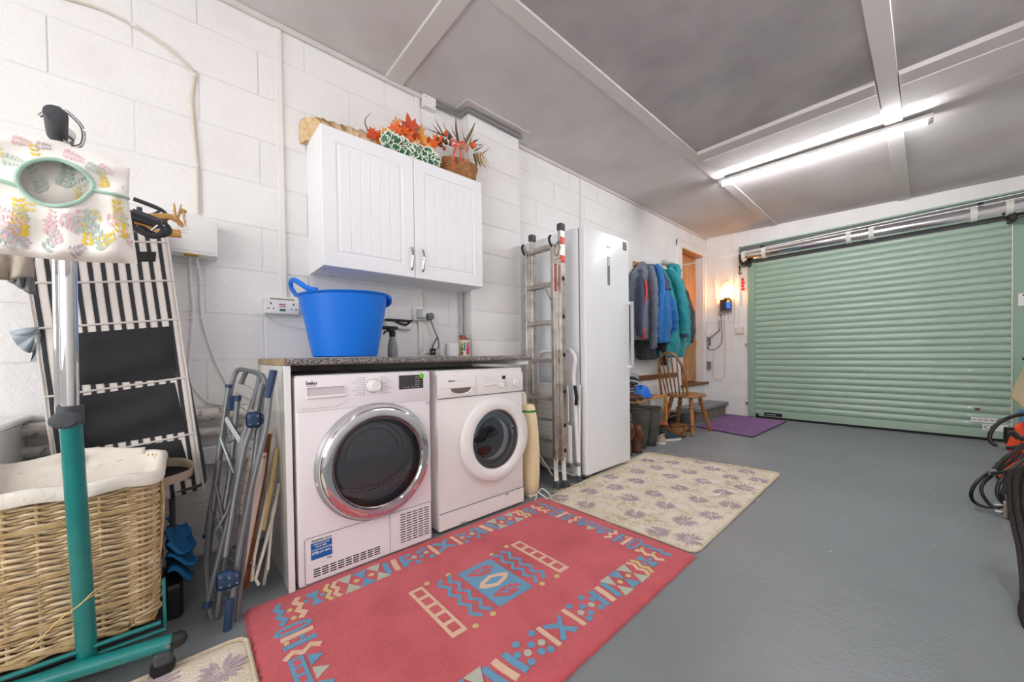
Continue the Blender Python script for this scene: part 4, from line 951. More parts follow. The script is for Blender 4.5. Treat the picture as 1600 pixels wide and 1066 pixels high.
for z in RZS:
    b = MB(); b.box(.262, LX2, 2.006, 2.030, z-.018, z+.012, bev=.004); obj('rung', b, M_alu, ld)
for z in (1.73, 1.60):
    b = MB(); b.box(LX2+.0145, LX2+.024, 1.999, 2.04, z-.028, z+.02, bev=.003); obj('hinge_lock', b, M_orange, ld, label='orange hinge lock')
b = MB(); b.box(LX1+.014, LX2+.0175, 1.992, 1.998, 1.60, 1.72); b.tube([(LX1+.018, 1.985, 1.71), (LX1+.048, 1.99, 1.67), (LX1+.018, 1.985, 1.62)], .006, 6); obj('hinge_arm', b, M_alu, ld)
for (x, y) in ((.235, 1.96), (LX1, 1.95)):
    b = MB(); b.tube(bez([(x+.008, y, 1.68), (x-.006, y-.01, 1.72), (x, y-.015, 1.745), (x+.014, y-.015, 1.752)], 4), .007, 6, flat=1.4); obj('hook', b, M_dark, ld)
b = MB(); b.box(LX1+.0155, LX1+.0165, 1.966, 1.988, 1.37, 1.56); rs_ = obj('red_label', b, mat('label_red', '#b42b2b', .5), ld)
for k in range(9): b = MB(); b.box(LX1+.0165, LX1+.0172, 1.972, 1.982, 1.385+.019*k, 1.395+.019*k); obj('print_mark', b, mat('label_pink', '#d98a85', .5), rs_)
for z in (1.46, 1.19, .92, .66, .42, .24):
    b = MB(); b.box(LX2+.0145, LX2+.0165, 2.016, 2.036, z-.014, z+.014, bev=.004); obj('rivet_hole', b, M_dark, ld)
b = MB(); b.tube([(.44, 1.96, 1.42), (.51, 1.96, 1.30)], .006, 5); obj('brace', b, M_alu, ld)
b = MB(); b.tube([(.26, 1.96, .30), (.50, 1.96, .06)], .006, 5); obj('brace', b, M_alu, ld)
# ================================================================== WHITE STEP STOOL
ss = thing('step_stool', (.4, 2.1, 0), 'folded white tubular step stool with ribbed treads, between ladder and fridge', 'step stool')
yy = 2.115
b = MB(); b.tube(fillet([(.21, yy, .55), (.21, yy, .90), (.25, yy, .95), (.56, yy, .955), (.60, yy, .90), (.575, yy, .80), (.585, yy, .6), (.61, yy+.005, .05)], .045, 5), .013, 8); obj('front_frame', b, M_white, ss)
b = MB(); b.tube(fillet([(.20, yy+.035, .70), (.19, yy+.035, .10), (.22, yy+.035, .035), (.57, yy+.02, .035), (.60, yy+.02, .10), (.60, yy+.035, .70)], .05, 5), .010, 8); obj('rear_frame', b, M_white, ss)
for z0, z1, x0, x1 in ((.435, .70, .215, .545), (.14, .41, .215, .57)):
    b = MB(); b.box(x0, x1, yy-.036, yy-.016, z0, z1, bev=.008, seg=2); tr = obj('tread', b, M_white_m, ss)
    b = MB(); b.tube(fillet([(x0, yy-.03, z0), (x0, yy-.03, z1), (x1, yy-.03, z1), (x1, yy-.03, z0)], .05, 5), .007, 6); obj('tread_rim', b, M_white, tr)
    b = MB()
    for i in range(9):
        for j in range(6): x = x0+.03+(x1-x0-.06)*i/8; z = z0+.03+(z1-z0-.06)*j/5; b.box(x-.003, x+.003, yy-.038, yy-.0355, z-.003, z+.003)
    obj('grip_studs', b, M_grey, tr)
for x in (.205, .61):
    b = MB(); b.lathe([(.017, 0), (.016, .05), (.013, .06)], (x, yy+.01, 0), 10, cap=True); obj('rubber_foot', b, M_charcoal, ss)
b = MB(); b.tube([(.60, yy-.02, .70), (.615, yy-.02, .62), (.61, yy-.02, .56)], .010, 6, flat=1.5); obj('latch', b, M_dark, ss)
b = MB(); b.box(.23, .57, yy-.03, yy-.01, .10, .125, bev=.004); b.box(.585, .62, yy-.02, yy+.02, .12, .15, bev=.003); obj('lower_bar', b, M_alu, ss)
# ================================================================== RED RUG
rug = thing('red_rug', (1.1, .93, 0), 'red wool rug with blue and cream geometric motifs, in front of the white machines', 'rug')
RX0, RX1, RY0, RY1, RT = .622, 1.585, .150, 1.722, .014
random.seed(2)
b = MB(); N1, N2 = 60, 90
def rugp(s, t):   # s along Y, t along X, slightly skewed like the real one
    x = RX0+(RX1-RX0)*t + .028*(1-s)*t*t - .008*(1-s); y = RY0+(RY1-RY0)*s; return x, y
def rz(i, j, n1, n2): 
    e = min(i, n1-i, j, n2-j); return RT*(0 if e == 0 else .8 if e == 1 else 1)
def rfn(u, v):
    i = round(u*N1); j = round(v*N2); x, y = rugp(v, u); e = min(i, N1-i, j, N2-j)
    if e == 0: x += random.uniform(-.004, .004); y += random.uniform(-.004, .004)
    cr_ = .03
    dx = max(0, cr_-(x-RX0)) if x < 1.1 else max(0, cr_-(RX1-x)); dy = max(0, cr_-(y-RY0)) if y < .9 else max(0, cr_-(RY1-y))
    if dx > 0 and dy > 0 and dx*dx+dy*dy > cr_*cr_:
        k = cr_/math.hypot(dx, dy); x += (dx-dx*k)*(1 if x < 1.1 else -1); y += (dy-dy*k)*(1 if y < .9 else -1)
    return V((x, y, max(.0006, rz(i, j, N1, N2)+(random.uniform(-.0008, .0008) if e else 0)+.0015*noise.noise(V((x*9, y*9, 0))))))
b.grid(rfn, N1, N2); pile = obj('pile', b, M_red, rug, smooth=80)
# short tufts along the front edge
tb = MB()
for k in range(900):
    if k < 620: y = RY0+(RY1-RY0)*random.random(); s = (y-RY0)/(RY1-RY0); x = rugp(s, 1)[0]-.003; dx, dy = 1, random.uniform(-.5, .5)
    else: x = RX0+(RX1-RX0)*random.random(); y = RY0+.003; dx, dy = random.uniform(-.5, .5), -1
    z = random.uniform(.002, .012); L_ = random.uniform(.004, .009)
    p = V((x, y, z)); q = p+V((dx*L_, dy*L_, -z*.4)); w = V((-dy, dx, 0)).normalized()*.0014
    tb.f(tb.verts((p-w, p+w, q+w*.3, q-w*.3)))
o = obj('edge_tufts', tb, M_red, rug); o['kind'] = 'stuff'
# motifs: carved pile shapes, a millimetre proud
MT = {'b': M_rugblue, 'c': M_rugcream, 'y': M_rugyellow, 'g': M_ruggrey, 'r': M_red}
RN = {'b': 'blue_motif', 'c': 'cream_motif', 'y': 'yellow_motif', 'g': 'grey_motif', 'r': 'red_motif'}
def mo(poly, c, z=.0008):
    b = MB(); vs = [V((x, y, RT+z+.0016)) for x, y in poly]
    b.prism([v-V((0, 0, .006)) for v in vs], (0, 0, .006)); obj(RN[c], b, MT[c], pile, smooth=0)
def rect(x0, x1, y0, y1, c, z=.0008): mo([(x0, y0), (x1, y0), (x1, y1), (x0, y1)], c, z)
def dot(x, y, r, c, z=.0008): mo([(x+r*cos(t), y+r*sin(t)) for t in [2*pi*k/12 for k in range(12)]], c, z)
def band(pts, w, c, z=.0008):
    pts = [V((p[0], p[1], 0)) for p in pts]; l, r = [], []
    for i, p in enumerate(pts):
        d = (pts[min(i+1, len(pts)-1)]-pts[max(i-1, 0)]).normalized(); n = V((-d.y, d.x, 0)); l.append((p+n*w)[:2]); r.append((p-n*w)[:2])
    mo(l+r[::-1], c, z)
XM, YM = 1.104, .93
def mirror_long(near, x, y):   # map border coordinates: y offset from the rug's centre, x from the near border line
    return (1.463+x, y) if near else (.745-x, y)
for near in (1, 0):
    sx = 1 if near else -1; xb = 1.465 if near else .735
    def L(dx, y): return (xb+sx*dx, y)
    mo([L(-.04, YM-.055), L(-.015, YM-.05), L(0, YM-.02), L(.0, YM), L(-.0, YM+.0), L(0.0, YM+.015), L(-.035, YM+.015), L(-.015, YM-.012)], 'b') if 0 else None
    # blue crossed motif
    mo([L(-.045, YM-.045), L(-.018, YM-.0), L(-.045, YM+.030), L(-.03, YM+.035), L(.002, YM+.004), L(.04, YM+.036), L(.048, YM+.015), L(.02, YM-.005), L(.048, YM-.03), L(.04, YM-.05), L(.0, YM-.012), L(-.03, YM-.05)], 'b')
    for sg in (-1, 1):
        rect(*sorted((xb-.05, xb+.05)), *sorted((YM+sg*.055, YM+sg*.072)), 'c')
        for dx, dy, c in ((-.045, .165, 'b'), (.003, .10, 'g'), (.003, .16, 'g'), (-.045, .095, 'b'), (.028, .125, 'b'), (.035, .175, 'b'), (-.012, .19, 'b'), (.04, .098, 'b'), (-.012, .13, 'b')): dot(*L(dx, YM+sg*dy), .0125, c)
        for k, c in enumerate('bcb'): band([L(-.045, YM+sg*(.218+.038*k)), L(.0, YM+sg*(.213+.038*k)), L(.048, YM+sg*(.203+.038*k))], .0115, c)
        yy0 = YM+sg*.325
        for i, (dx, dy, c, up_) in enumerate(((-.03, 0, 'g', 1), (.035, .0, 'g', -1), (-.03, .06, 'b', 1), (.03, .06, 'b', -1), (-.03, .12, 'g', 1), (.035, .12, 'g', -1))):
            x, y = L(dx, yy0+sg*dy); s_ = sx*up_; mo([(x-.026*s_, y-.03), (x+.030*s_, y), (x-.026*s_, y+.03)][::1], c)
        for dy in (.03, .09): dot(*L(.0, yy0+sg*dy), .011, 'y')
        for dy, c in ((.175, 'c'), (.203, 'y')): band([L(-.055+.0275*k, yy0+sg*(dy+(.008 if k % 2 else -.008)-.012*k/4)) for k in range(5)], .0085, c)
        y = yy0+sg*.245
        mo([L(-.045, y-.02), L(-.045, y+.02), L(-.004, y+.005), L(.04, y+.025), L(.04, y-.025), L(-.004, y-.005)], 'b'); dot(*L(-.0, y+.028), .009, 'b'); dot(*L(.0, y-.028), .009, 'b')
        y = yy0+sg*.30
        band([L(-.085+.026*k, y+(.009 if k % 2 else -.009)) for k in range(6)], .010, 'c'); dot(*L(-.07, y+.028*sg), .009, 'y'); dot(*L(-.015, y+.03*sg), .009, 'y')
        y = yy0+sg*.362
        band([L(-.085+.026*k, y+(.011 if k % 2 else -.007)) for k in range(6)], .010, 'b')
for ys in (1, -1):     # short ends
    yc = 1.595 if ys > 0 else .265
    for sx in (1, -1):
        def E_(dx, dy): return (XM+sx*dx, yc+ys*dy)
        xs = .245; n = 20; ring = [(xs+.018*cos(2*pi*k/n), .052*sin(2*pi*k/n)) for k in range(n+1)]
        band([E_(a, c) for a, c in ring], .006, 'b')
        for dx, c in ((.205, 'c'), (.16, 'b')): band([E_(dx, -.05), E_(dx, .045)], .0095, c)
        dot(*E_(.183, .032), .008, 'c'); dot(*E_(.183, -.012), .009, 'b')
        band([E_(.118+(.010 if k % 2 else -.01), -.05+.025*k) for k in range(5)], .0095, 'c')
    xa, xb_ = XM-.098, XM+.098; ya, yb_ = yc+ys*.005, yc+ys*.045
    y0_, y1_ = min(ya, yb_), max(ya, yb_); rect(xa, xb_, y0_, y1_, 'b')
    for k in range(5): x = xa+.012+k*.0365; rect(x, x+.025, y0_+.011, y1_-.011, 'r', .0016)
    for k, c in enumerate('bgb'): x = XM-.062+.062*k; mo([(x-.026, yc-ys*.005), (x+.026, yc-ys*.005), (x, yc-ys*.045)], c)
CYM = .925
rect(.978, 1.25, CYM-.085, CYM+.085, 'b')
def oval(x, y, a, c_, col, z, rot=0):
    mo([(x+a*cos(t)*cos(rot)-c_*sin(t)*sin(rot), y+a*cos(t)*sin(rot)+c_*sin(t)*cos(rot)) for t in [2*pi*k/16 for k in range(16)]], col, z)
mo([(1.115-.040, CYM), (1.115-.02, CYM+.055), (1.115, CYM+.075), (1.115+.022, CYM+.05), (1.115+.040, CYM-.01), (1.115+.02, CYM-.06), (1.115, CYM-.075), (1.115-.022, CYM-.055)], 'c', .0016)
mo([(1.115-.02, CYM), (1.115-.006, CYM+.03), (1.115+.004, CYM+.045), (1.115+.012, CYM+.02), (1.115+.02, CYM-.005), (1.115+.006, CYM-.035), (1.115-.004, CYM-.045), (1.115-.012, CYM-.02)], 'b', .0024)
for sg in (-1, 1):
    x = 1.115+sg*.085; mo([(x-.01, CYM-.07), (x+.03, CYM-.02), (x+.028, CYM+.03), (x+.006, CYM+.062), (x-.024, CYM+.035), (x-.026, CYM-.02)], 'r', .0016)
    band([(x-.008, CYM-.03), (x+.006, CYM-.012), (x-.008, CYM+.005), (x+.006, CYM+.022)], .005, 'b', .0024); dot(x+.012, CYM+.038, .008, 'b', .0024)
    yb_ = CYM+sg*.262; rect(.952, 1.262, yb_-.029, yb_+.029, 'c')
    for k in range(5): x0 = .968+.0586*k; rect(x0, x0+.041, yb_-.017, yb_+.017, 'r', .0016)
    for dy in (.125, .17): band([(.965+.0345*k, CYM+sg*(dy+(.013 if (k % 2) else -.013))) for k in range(9)], .0085, 'b')
    for (x, dy) in ((.955, .115), (.948, .21), (1.262, .125), (1.268, .205)): dot(x, CYM+sg*dy, .011, 'y')
# ================================================================== CREAM RUGS
M_cr = M_creamrug
def cream_rug(corners, label, flowers, seed, vines=260):
    (ax, ay), (bx, by), (cx, cy_), (dx, dy) = corners
    t = thing('cream_rug', ((ax+cx)/2, (ay+cy_)/2, 0), label, 'rug'); random.seed(seed); N = 30
    def pos(u, v): return V((ax+(dx-ax)*u+(bx-ax)*v+(cx-bx-dx+ax)*u*v, ay+(dy-ay)*u+(by-ay)*v+(cy_-by-dy+ay)*u*v, 0))
    def fn(u, v):
        i = round(u*N); j = round(v*N); e = min(i, N-i, j, N-j)
        # rounded corners
        uu, vv = u, v; k = .03
        du = k-min(u, 1-u); dv = k-min(v, 1-v)
        if du > 0 and dv > 0: uu = u+(du*.35 if u < .5 else -du*.35); vv = v+(dv*.35 if v < .5 else -dv*.35)
        p = pos(uu, vv); p.z = .0006 if e == 0 else .0085+.001*noise.noise(p*12); return p
    b = MB(); b.grid(fn, N, N); pile = obj('pile', b, M_cr, t, smooth=80)
    # stitched edge
    pts = [fn(k/N, 0) for k in range(N+1)]+[fn(1, k/N) for k in range(1, N+1)]+[fn(1-k/N, 1) for k in range(1, N+1)]+[fn(0, 1-k/N) for k in range(1, N)]
    b = MB(); b.tube([p+V((0, 0, .005)) for p in pts], .006, 6, closed=True); obj('edge_binding', b, mat('rug_binding', '#cfc0a6', .9, bump=(200, .5)), t)
    # chrysanthemum motifs, petals woven proud of the pile
    for fx, fy in flowers:
        b = MB(); rot = random.random()*6; Rr = random.uniform(.062, .07)
        for k in range(15):
            a = rot+2*pi*k/15; 
            if 1.6 < (a-rot) < 1.9: continue
            L_ = Rr*random.uniform(.8, 1.05); r0 = Rr*.30; w = .0074
            d = V((cos(a), sin(a), 0)); n = V((-sin(a), cos(a), 0)); c = V((fx, fy, .0100))
            b.f(b.verts((c+d*r0-n*w*.3, c+d*(r0+.5*(L_-r0))-n*w, c+d*L_-n*w*.5, c+d*(L_+.003), c+d*L_+n*w*.6, c+d*(r0+.5*(L_-r0))+n*w, c+d*r0+n*w*.3)))
        for k in range(7):
            a = rot+.3+2*pi*k/7; d = V((cos(a), sin(a), 0)); n = V((-sin(a), cos(a), 0)); c = V((fx, fy, .0102))
            b.f(b.verts((c+d*.006-n*.0015, c+d*.018-n*.003, c+d*.024, c+d*.018+n*.003, c+d*.006+n*.0015)))
        obj('flower_motif', b, M_mauve, pile, smooth=0)
    b = MB(); made = 0; tries = 0
    x0, x1 = min(p[0] for p in corners)+.03, max(p[0] for p in corners)-.03; y0, y1 = min(p[1] for p in corners)+.03, max(p[1] for p in corners)-.03
    while made < vines and tries < 6000:
        tries += 1; x, y = random.uniform(x0, x1), random.uniform(y0, y1)
        if any((x-fx)**2+(y-fy)**2 < .075**2 for fx, fy in flowers): continue
        a = random.random()*6.28; pts = [V((x, y, .0098))]; sgn = random.choice((-1, 1)); ok = True
        for i in range(6):
            a += sgn*.35; p = pts[-1]+V((cos(a), sin(a), 0))*.014
            if any((p.x-fx)**2+(p.y-fy)**2 < .068**2 for fx, fy in flowers): break
            pts.append(p)
        if len(pts) < 3: continue
        for i in range(len(pts)-1):
            d = (pts[i+1]-pts[i]).normalized(); n = V((-d.y, d.x, 0)); b.f(b.verts((pts[i]-n*.0013, pts[i+1]-n*.0013, pts[i+1]+n*.0013, pts[i]+n*.0013)))
            if i % 2: 
                s_ = random.choice((-1, 1)); d2 = (d+n*s_).normalized(); n2 = V((-d2.y, d2.x, 0)); c = pts[i]; b.f(b.verts((c, c+d2*.008-n2*.003, c+d2*.017, c+d2*.008+n2*.003)))
        made += 1
    o = obj('vine_motif', b, M_vine, pile, smooth=0); o['kind'] = 'stuff'
    return t
FL = [(1.36, 1.81), (1.50, 1.84), (1.40, 2.02), (1.17, 1.91), (1.47, 2.20), (1.23, 2.15), (1.33, 2.38), (1.02, 2.10), (0.90, 1.82), (0.78, 2.01), (1.09, 2.28), (1.16, 2.50), (1.39, 2.62), (1.49, 2.43), (0.72, 1.79), (0.85, 2.20), (0.89, 2.42), (1.22, 2.75), (1.46, 2.81), (0.78, 2.62), (1.01, 2.69), (1.06, 2.89), (1.32, 2.98), (1.48, 3.05), (0.84, 2.81), (1.15, 3.10), (1.36, 3.20), (0.71, 2.37), (0.86, 3.04), (0.69, 2.95), (1.02, 3.22)]
cream_rug([(.660, 1.728), (.545, 3.20), (1.545, 3.35), (1.575, 1.735)], 'cream rug with mauve flower motifs on the floor beyond the red rug', FL, 4, 420)
FL2 = [(.84, -.08), (.90, .07), (1.02, -.05), (.86, -.32), (1.04, -.26), (1.2, .05), (1.18, -.18), (.95, -.5), (1.2, -.42)]
cream_rug([(.775, -1.1), (.772, .143), (1.62, .14), (1.66, -1.1)], 'cream rug corner with mauve flowers between the teal stand and the red rug', FL2, 9, 150)
# purple mat
pm = thing('purple_mat', (.65, 5.3, 0), 'purple woven mat in front of the doorstep', 'mat')
cr = [V((.375, 4.735, 0)), V((.315, 6.0, 0)), V((1.052, 5.872, 0)), V((1.025, 4.575, 0))]
b = MB(); b.prism([c+V((0, 0, .002)) for c in cr], (0, 0, .008)); b.m = 0
obj('weave', b, M_purple, pm)
b = MB()
for k in range(46):
    s = (k+.5)/46; p = cr[0].lerp(cr[1], s); q = cr[3].lerp(cr[2], s); b.tube([p+V((.01, 0, .0105)), q+V((-.01, 0, .0105))], .0042, 4)
obj('ribs', b, M_purple, pm)
b = MB(); b.tube([c+V((0, 0, .007)) for c in cr], .006, 5, closed=True); obj('edge', b, mat('purple_edge', '#4d3552', .9), pm)
# ================================================================== GARMENT RACK (chrome and teal)
rk = thing('garment_rack', (.75, -.2, 0), 'teal and chrome wheeled garment rack in front of the wicker basket', 'clothes rack')
pb = P(137, 1032, 'Z', .095); pm1 = P(110, 650, 'X', .80); pt_ = V((.84, -.205, 1.425)); 
pm2 = pm1.lerp(pt_, .4)
b = MB(); b.tube([pb, pm1], .0205, 20); obj('lower_post', b, M_teal, rk)
b = MB(); b.tube([pm1, pt_], .0165, 20); obj('upper_post', b, M_chrome, rk)
b = MB(); b.tube([pm1+V((-.004, -.021, .0)), pt_+V((-.004, -.021, -.02))], .006, 10); obj('side_rod', b, M_chrome, rk)
ck = MB(); ck.tube([pm1-V((0, 0, .022)), pm1+V((0, 0, .026))], .0245, 16); kb_ = pm1+V((.022, -.003, -.004))
ck.tube([kb_, kb_+V((.03, 0, -.002)), kb_+V((.034, 0, -.002))], [.021, .021, .016], 16, flat=1.25, up=(0, 0, 1)); obj('clamp_knob', ck, M_charcoal, rk)
fa, fb = P(285, 997, 'Z', .095), P(30, 1075, 'Z', .095); fd = (fa-fb).normalized(); fs = fa-fd*.0
b = MB(); b.tube([fb-fd*.35, fs-fd*.02], .0205, 20); ft = obj('foot_bar', b, M_teal, rk)
b = MB(); b.tube([fs-fd*.022, fs-fd*.004, fs+fd*.006, fs+fd*.012], [.0215, .022, .016, .005], 16); obj('end_cap', b, M_dark, ft)
b = MB(); c = P(262, 1004, 'Z', .1)+V((.018, 0, 0)); b.lathe([(.006, c.x), (.005, c.x+.004), (.0001, c.x+.004)], (0, c.y, c.z), 10, 'X'); obj('rivet', b, M_grey, ft)
wc = fs-fd*.045
for k, off in enumerate((0, .46)):
    c = wc-fd*off; b = MB(); b.lathe([(.008, -.013), (.026, -.012), (.029, -.006), (.029, .006), (.026, .012), (.008, .013)], (c.x, c.y, .0295), 18, 'X', cap=True)
    w_ = obj('caster', b, M_dark, rk); b = MB(); b.box(c.x-.017, c.x+.017, c.y-.02, c.y+.024, .035, .078, bev=.008); obj('fork', b, M_charcoal, w_)
# far end of the rack
b = MB(); b.tube([V((.30, -.295, .095)), V((.30, -.295, .60))], .016, 12); 
obj('far_post', b, M_teal, rk)
b = MB(); b.tube([V((.30, -.295, .60)), V((.30, -.295, 1.41))], .013, 12); obj('far_upper_post', b, M_chrome, rk)
b = MB(); b.tube([V((.30, -.055, .095)), V((.30, -.75, .095))], .0205, 14); obj('foot_bar', b, M_teal, rk)
b = MB(); b.tube([V((.712, -.052, .10)), V((.712, -.052, .25))], .004, 8); obj('tray_upright', b, M_teal, rk)
b = MB(); b.tube([V((.745, -.56, .135)), V((.745, -.06, .135))], .006, 8); b.tube([V((.73, -.56, .105)), V((.735, -.05, .105))], .005, 8); obj('tray_rail', b, M_teal, rk)
b = MB(); b.box(.31, .73, -.60, -.06, .112, .12, bev=.002); obj('tray', b, M_dark, rk)
for y in (-.70,):
    b = MB(); b.lathe([(.008, -.013), (.026, -.012), (.029, 0), (.026, .012), (.008, .013)], (.30, y, .0295), 14, 'X', cap=True); obj('caster', b, M_dark, rk)
b = MB(); b.lathe([(.008, -.013), (.026, -.012), (.029, 0), (.026, .012), (.008, .013)], (.30, -.09, .0295), 14, 'X', cap=True); b.box(.29, .31, -.11, -.07, .035, .08); obj('caster', b, M_dark, rk)
# hanging rail with rubber end
ra = P(87, 178, 'X', 1.09); rail_dir = (V((.15, ra.y-.02, 1.422))-ra).normalized()
RZ = 1.422; ra = V((1.085, P(87, 178, 'X', 1.085).y, P(87, 178, 'X', 1.085).z)); re = V((.24, -.30, 1.42))
b = MB(); b.tube([ra-V((.09, 0, 0)), re], .0155, 16); obj('hanging_rail', b, M_chrome, rk)
b = MB(); dr2 = (re-ra).normalized(); b.tube([ra-dr2*.002, ra, ra+dr2*.012, ra+dr2*.11], [.0135, .0172, .0172, .0160], 20); obj('rubber_end', b, M_charcoal, rk)
def rail_y(x): t = (ra.x-x)/(ra.x-re.x); return ra.y+(re.y-ra.y)*t
def rail_z(x): t = (ra.x-x)/(ra.x-re.x); return ra.z+(re.z-ra.z)*t
# straw caught in front of the basket
st_ = MB(); st_.tube(bez([P(48, 1013, 'X', .80), P(95, 967, 'X', .81), P(125, 945, 'X', .812), P(150, 922, 'X', .79), P(182, 904, 'X', .735)], 5), .0014, 4); st_.tube([P(125, 944, 'X', .812), P(168, 915, 'X', .75)], .0012, 4)
simple('straw', st_, mat('straw', '#d8b878', .7), 'loose pale straw stalk lying across the teal post', 'straw')
# ---- peg bag
pg = thing('peg_bag', (1.04, -.19, 1.12), 'floral peg bag with mint-trimmed opening hanging from the rack end', 'peg bag')
PX = 1.035
cor = [(-34, 196), (95, 215), (206, 262), (204, 300), (203, 330), (216, 412), (100, 401), (-30, 390)]
def bagmap(u, v):     # u 0..1 left-right, v 0..1 top-bottom in the bag's plane
    # corner points in the bag's own plane (y, z)
    def yz(px, py): p = P(px, py, 'X', PX); return V((p.y, p.z, 0))
    tl, tr, bl, br, ml, mr = BG
    if v < .5:
        a = tl.lerp(ml, v*2); c = tr.lerp(mr, v*2)
    else: a = ml.lerp(bl, v*2-1); c = mr.lerp(br, v*2-1)
    p = a.lerp(c, u); 
    arch = .020*max(0, 1-abs(2*u-1.02))**.8*max(0, 1-v)**2
    sag = -.006*sin(u*pi)*v
    return p.x, p.y+arch+sag
def yz(px, py): p = P(px, py, 'X', PX); return V((p.y, p.z, 0))
BG = (yz(-38, 200), yz(203, 264), yz(-34, 392), yz(215, 412), yz(-36, 300), yz(201, 312))
def bagp(u, v, side=1, off=0):
    y, z = bagmap(u, v); e = max(0, min(u, 1-u)); f = min(1, e/.12)**.5; g = min(1, max(0, v)/.10)**.6*min(1, max(0, 1-v)/.06)**.5
    puff = .020*f*g*(.5+.7*v) + .006*sin(u*19+v*5)*v*f*g*(1 if side > 0 else .3)+.004*sin(v*17+u*7)*f*g
    return V((PX+side*puff+off, y, z))
def mouth(u, v): return ((u-.495)/.245)**2+((v-.40)/.205)**2   # <1 inside
M_fab = mat('peg_fabric', '#f6f1ea', .85, bump=(420, .15), bdist=.002)
M_lin2 = mat('peg_lining', '#ebe5dd', .9)
b = MB(); NU, NV = 64, 48; gv = {}
def gp(i, j):
    if (i, j) not in gv:
        u, v = i/NU, j/NV; m = mouth(u, v)
        if .72 < m < 1.28:   # snap to the opening's edge
            k = 1/math.sqrt(m); u = .495+(u-.495)*k; v = .40+(v-.40)*k
        gv[(i, j)] = b.b.verts.new(bagp(u, v))
    return gv[(i, j)]
for i in range(NU):
    for j in range(NV):
        if mouth((i+.5)/NU, (j+.5)/NV) < 1: continue
        b.f((gp(i, j), gp(i+1, j), gp(i+1, j+1), gp(i, j+1)))
obj('front', b, M_fab, pg, smooth=80)
b = MB(); b.grid(lambda u, v: bagp(u, v, -1), 24, 20); obj('back', b, M_fab, pg, smooth=80)
b = MB(); b.grid(lambda u, v: bagp(.12+.76*u, .06+.88*v, -1, .0075), 20, 16); inn = obj('inside', b, M_lin2, pg, smooth=80)
b = MB(); b.tube([bagp(.495+.245*cos(t), .40+.205*sin(t), 1, .002) for t in [2*pi*k/48 for k in range(48)]], .0042, 8, closed=True); M_mint = mat('mint_trim', '#a9c8b8', .7); obj('opening_trim', b, M_mint, pg)
b = MB(); b.tube([bagp(.73+.27*k/8, .44+.05*sin(k/8*pi*.5)+.0*k, 1, .002) for k in range(9)], .0038, 7); obj('seam_trim', b, M_mint, pg)
b = MB(); b.tube([bagp(.0+.26*k/8, .40+.07*(k/8)**2, 1, .002) for k in range(9)], .0038, 7); obj('seam_trim', b, M_mint, pg)
random.seed(31)
cols = [('#ecc94f', 'yellow_print'), ('#e6c3c8', 'pink_print'), ('#c3d0c6', 'sage_print'), ('#c9b6c3', 'mauve_print'), ('#adbdb5', 'green_print'), ('#efd973', 'light_yellow_print')]
def sprig(par, u, v, ang, n, s, ci, side=1, off=.0012, berry=False):
    b = MB(); cs = cols[ci]
    au_ = cos(ang)/.36; av_ = sin(ang)/.27
    for k in range(n):
        t = (k+1)/n; cu, cv = u+au_*s*t+.01*sin(t*4), v+av_*s*t
        for sd_ in (-1, 1):
            a2 = ang+sd_*1.0; L_ = s*(.34-.14*t); pu, pv = cu+cos(a2)/.36*L_, cv+sin(a2)/.27*L_; mu_, mv = (cu+pu)/2, (cv+pv)/2
            w = L_*.27; nu_, nv_ = -sin(a2)/.36*w, cos(a2)/.27*w
            q = [(cu, cv), (mu_+nu_, mv+nv_), (pu, pv), (mu_-nu_, mv-nv_)]
            if all(.01 < x < .99 and .01 < y < .99 and (mouth(x, y) > 1.12 if side > 0 else True) for x, y in q):
                b.f(b.verts([bagp(x, y, side, off) for x, y in q]))
    if len(b.b.faces): obj('print_sprig', b, mat(cs[1], cs[0], .85), par, smooth=0)
    else: b.b.free()
for (u, v, a, n, s, c) in ((.06, .42, -1.5, 6, .06, 0), (.35, .30, -1.6, 5, .055, 0), (.12, .22, .2, 6, .06, 2), (.5, .10, .15, 6, .06, 1), (.66, .16, .3, 6, .06, 2), (.62, .24, .8, 5, .05, 3), (.82, .42, -1.7, 6, .055, 0), (.93, .30, .6, 5, .045, 2), (.75, .12, .4, 5, .05, 1), (.88, .52, 0, 3, .025, 5), (.24, .90, -1.5, 7, .085, 0), (.30, .70, -1.4, 4, .05, 5), (.08, .85, .4, 6, .07, 2), (.07, .66, .2, 5, .06, 1), (.16, .78, .6, 6, .06, 3), (.40, .86, -1.2, 6, .06, 1), (.48, .93, -1.9, 6, .06, 1), (.55, .72, .1, 6, .07, 2), (.58, .80, -1.4, 5, .07, 1), (.66, .92, -1.5, 6, .06, 0), (.70, .88, -.3, 5, .06, 0), (.78, .70, -.2, 5, .06, 1), (.80, .95, -2.1, 6, .08, 4), (.90, .86, -1.5, 7, .08, 0), (.96, .92, -1.2, 5, .06, 1), (.86, .60, .5, 5, .05, 2), (.20, .60, .7, 5, .05, 4), (.36, .97, -.8, 5, .06, 4), (.52, .97, -.4, 5, .05, 3), (.93, .70, 1.0, 4, .05, 1), (.0, .95, -.7, 6, .08, 1), (.70, .60, .6, 4, .035, 5), (.18, .06, .1, 5, .05, 1), (.32, .08, 0, 4, .045, 3), (.05, .1, .6, 4, .045, 5), (.47, .67, .5, 5, .06, 1), (.63, .66, -.1, 5, .05, 2), (.15, .95, -.9, 5, .07, 1)):
    sprig(pg, u, v, a, n, s, c)
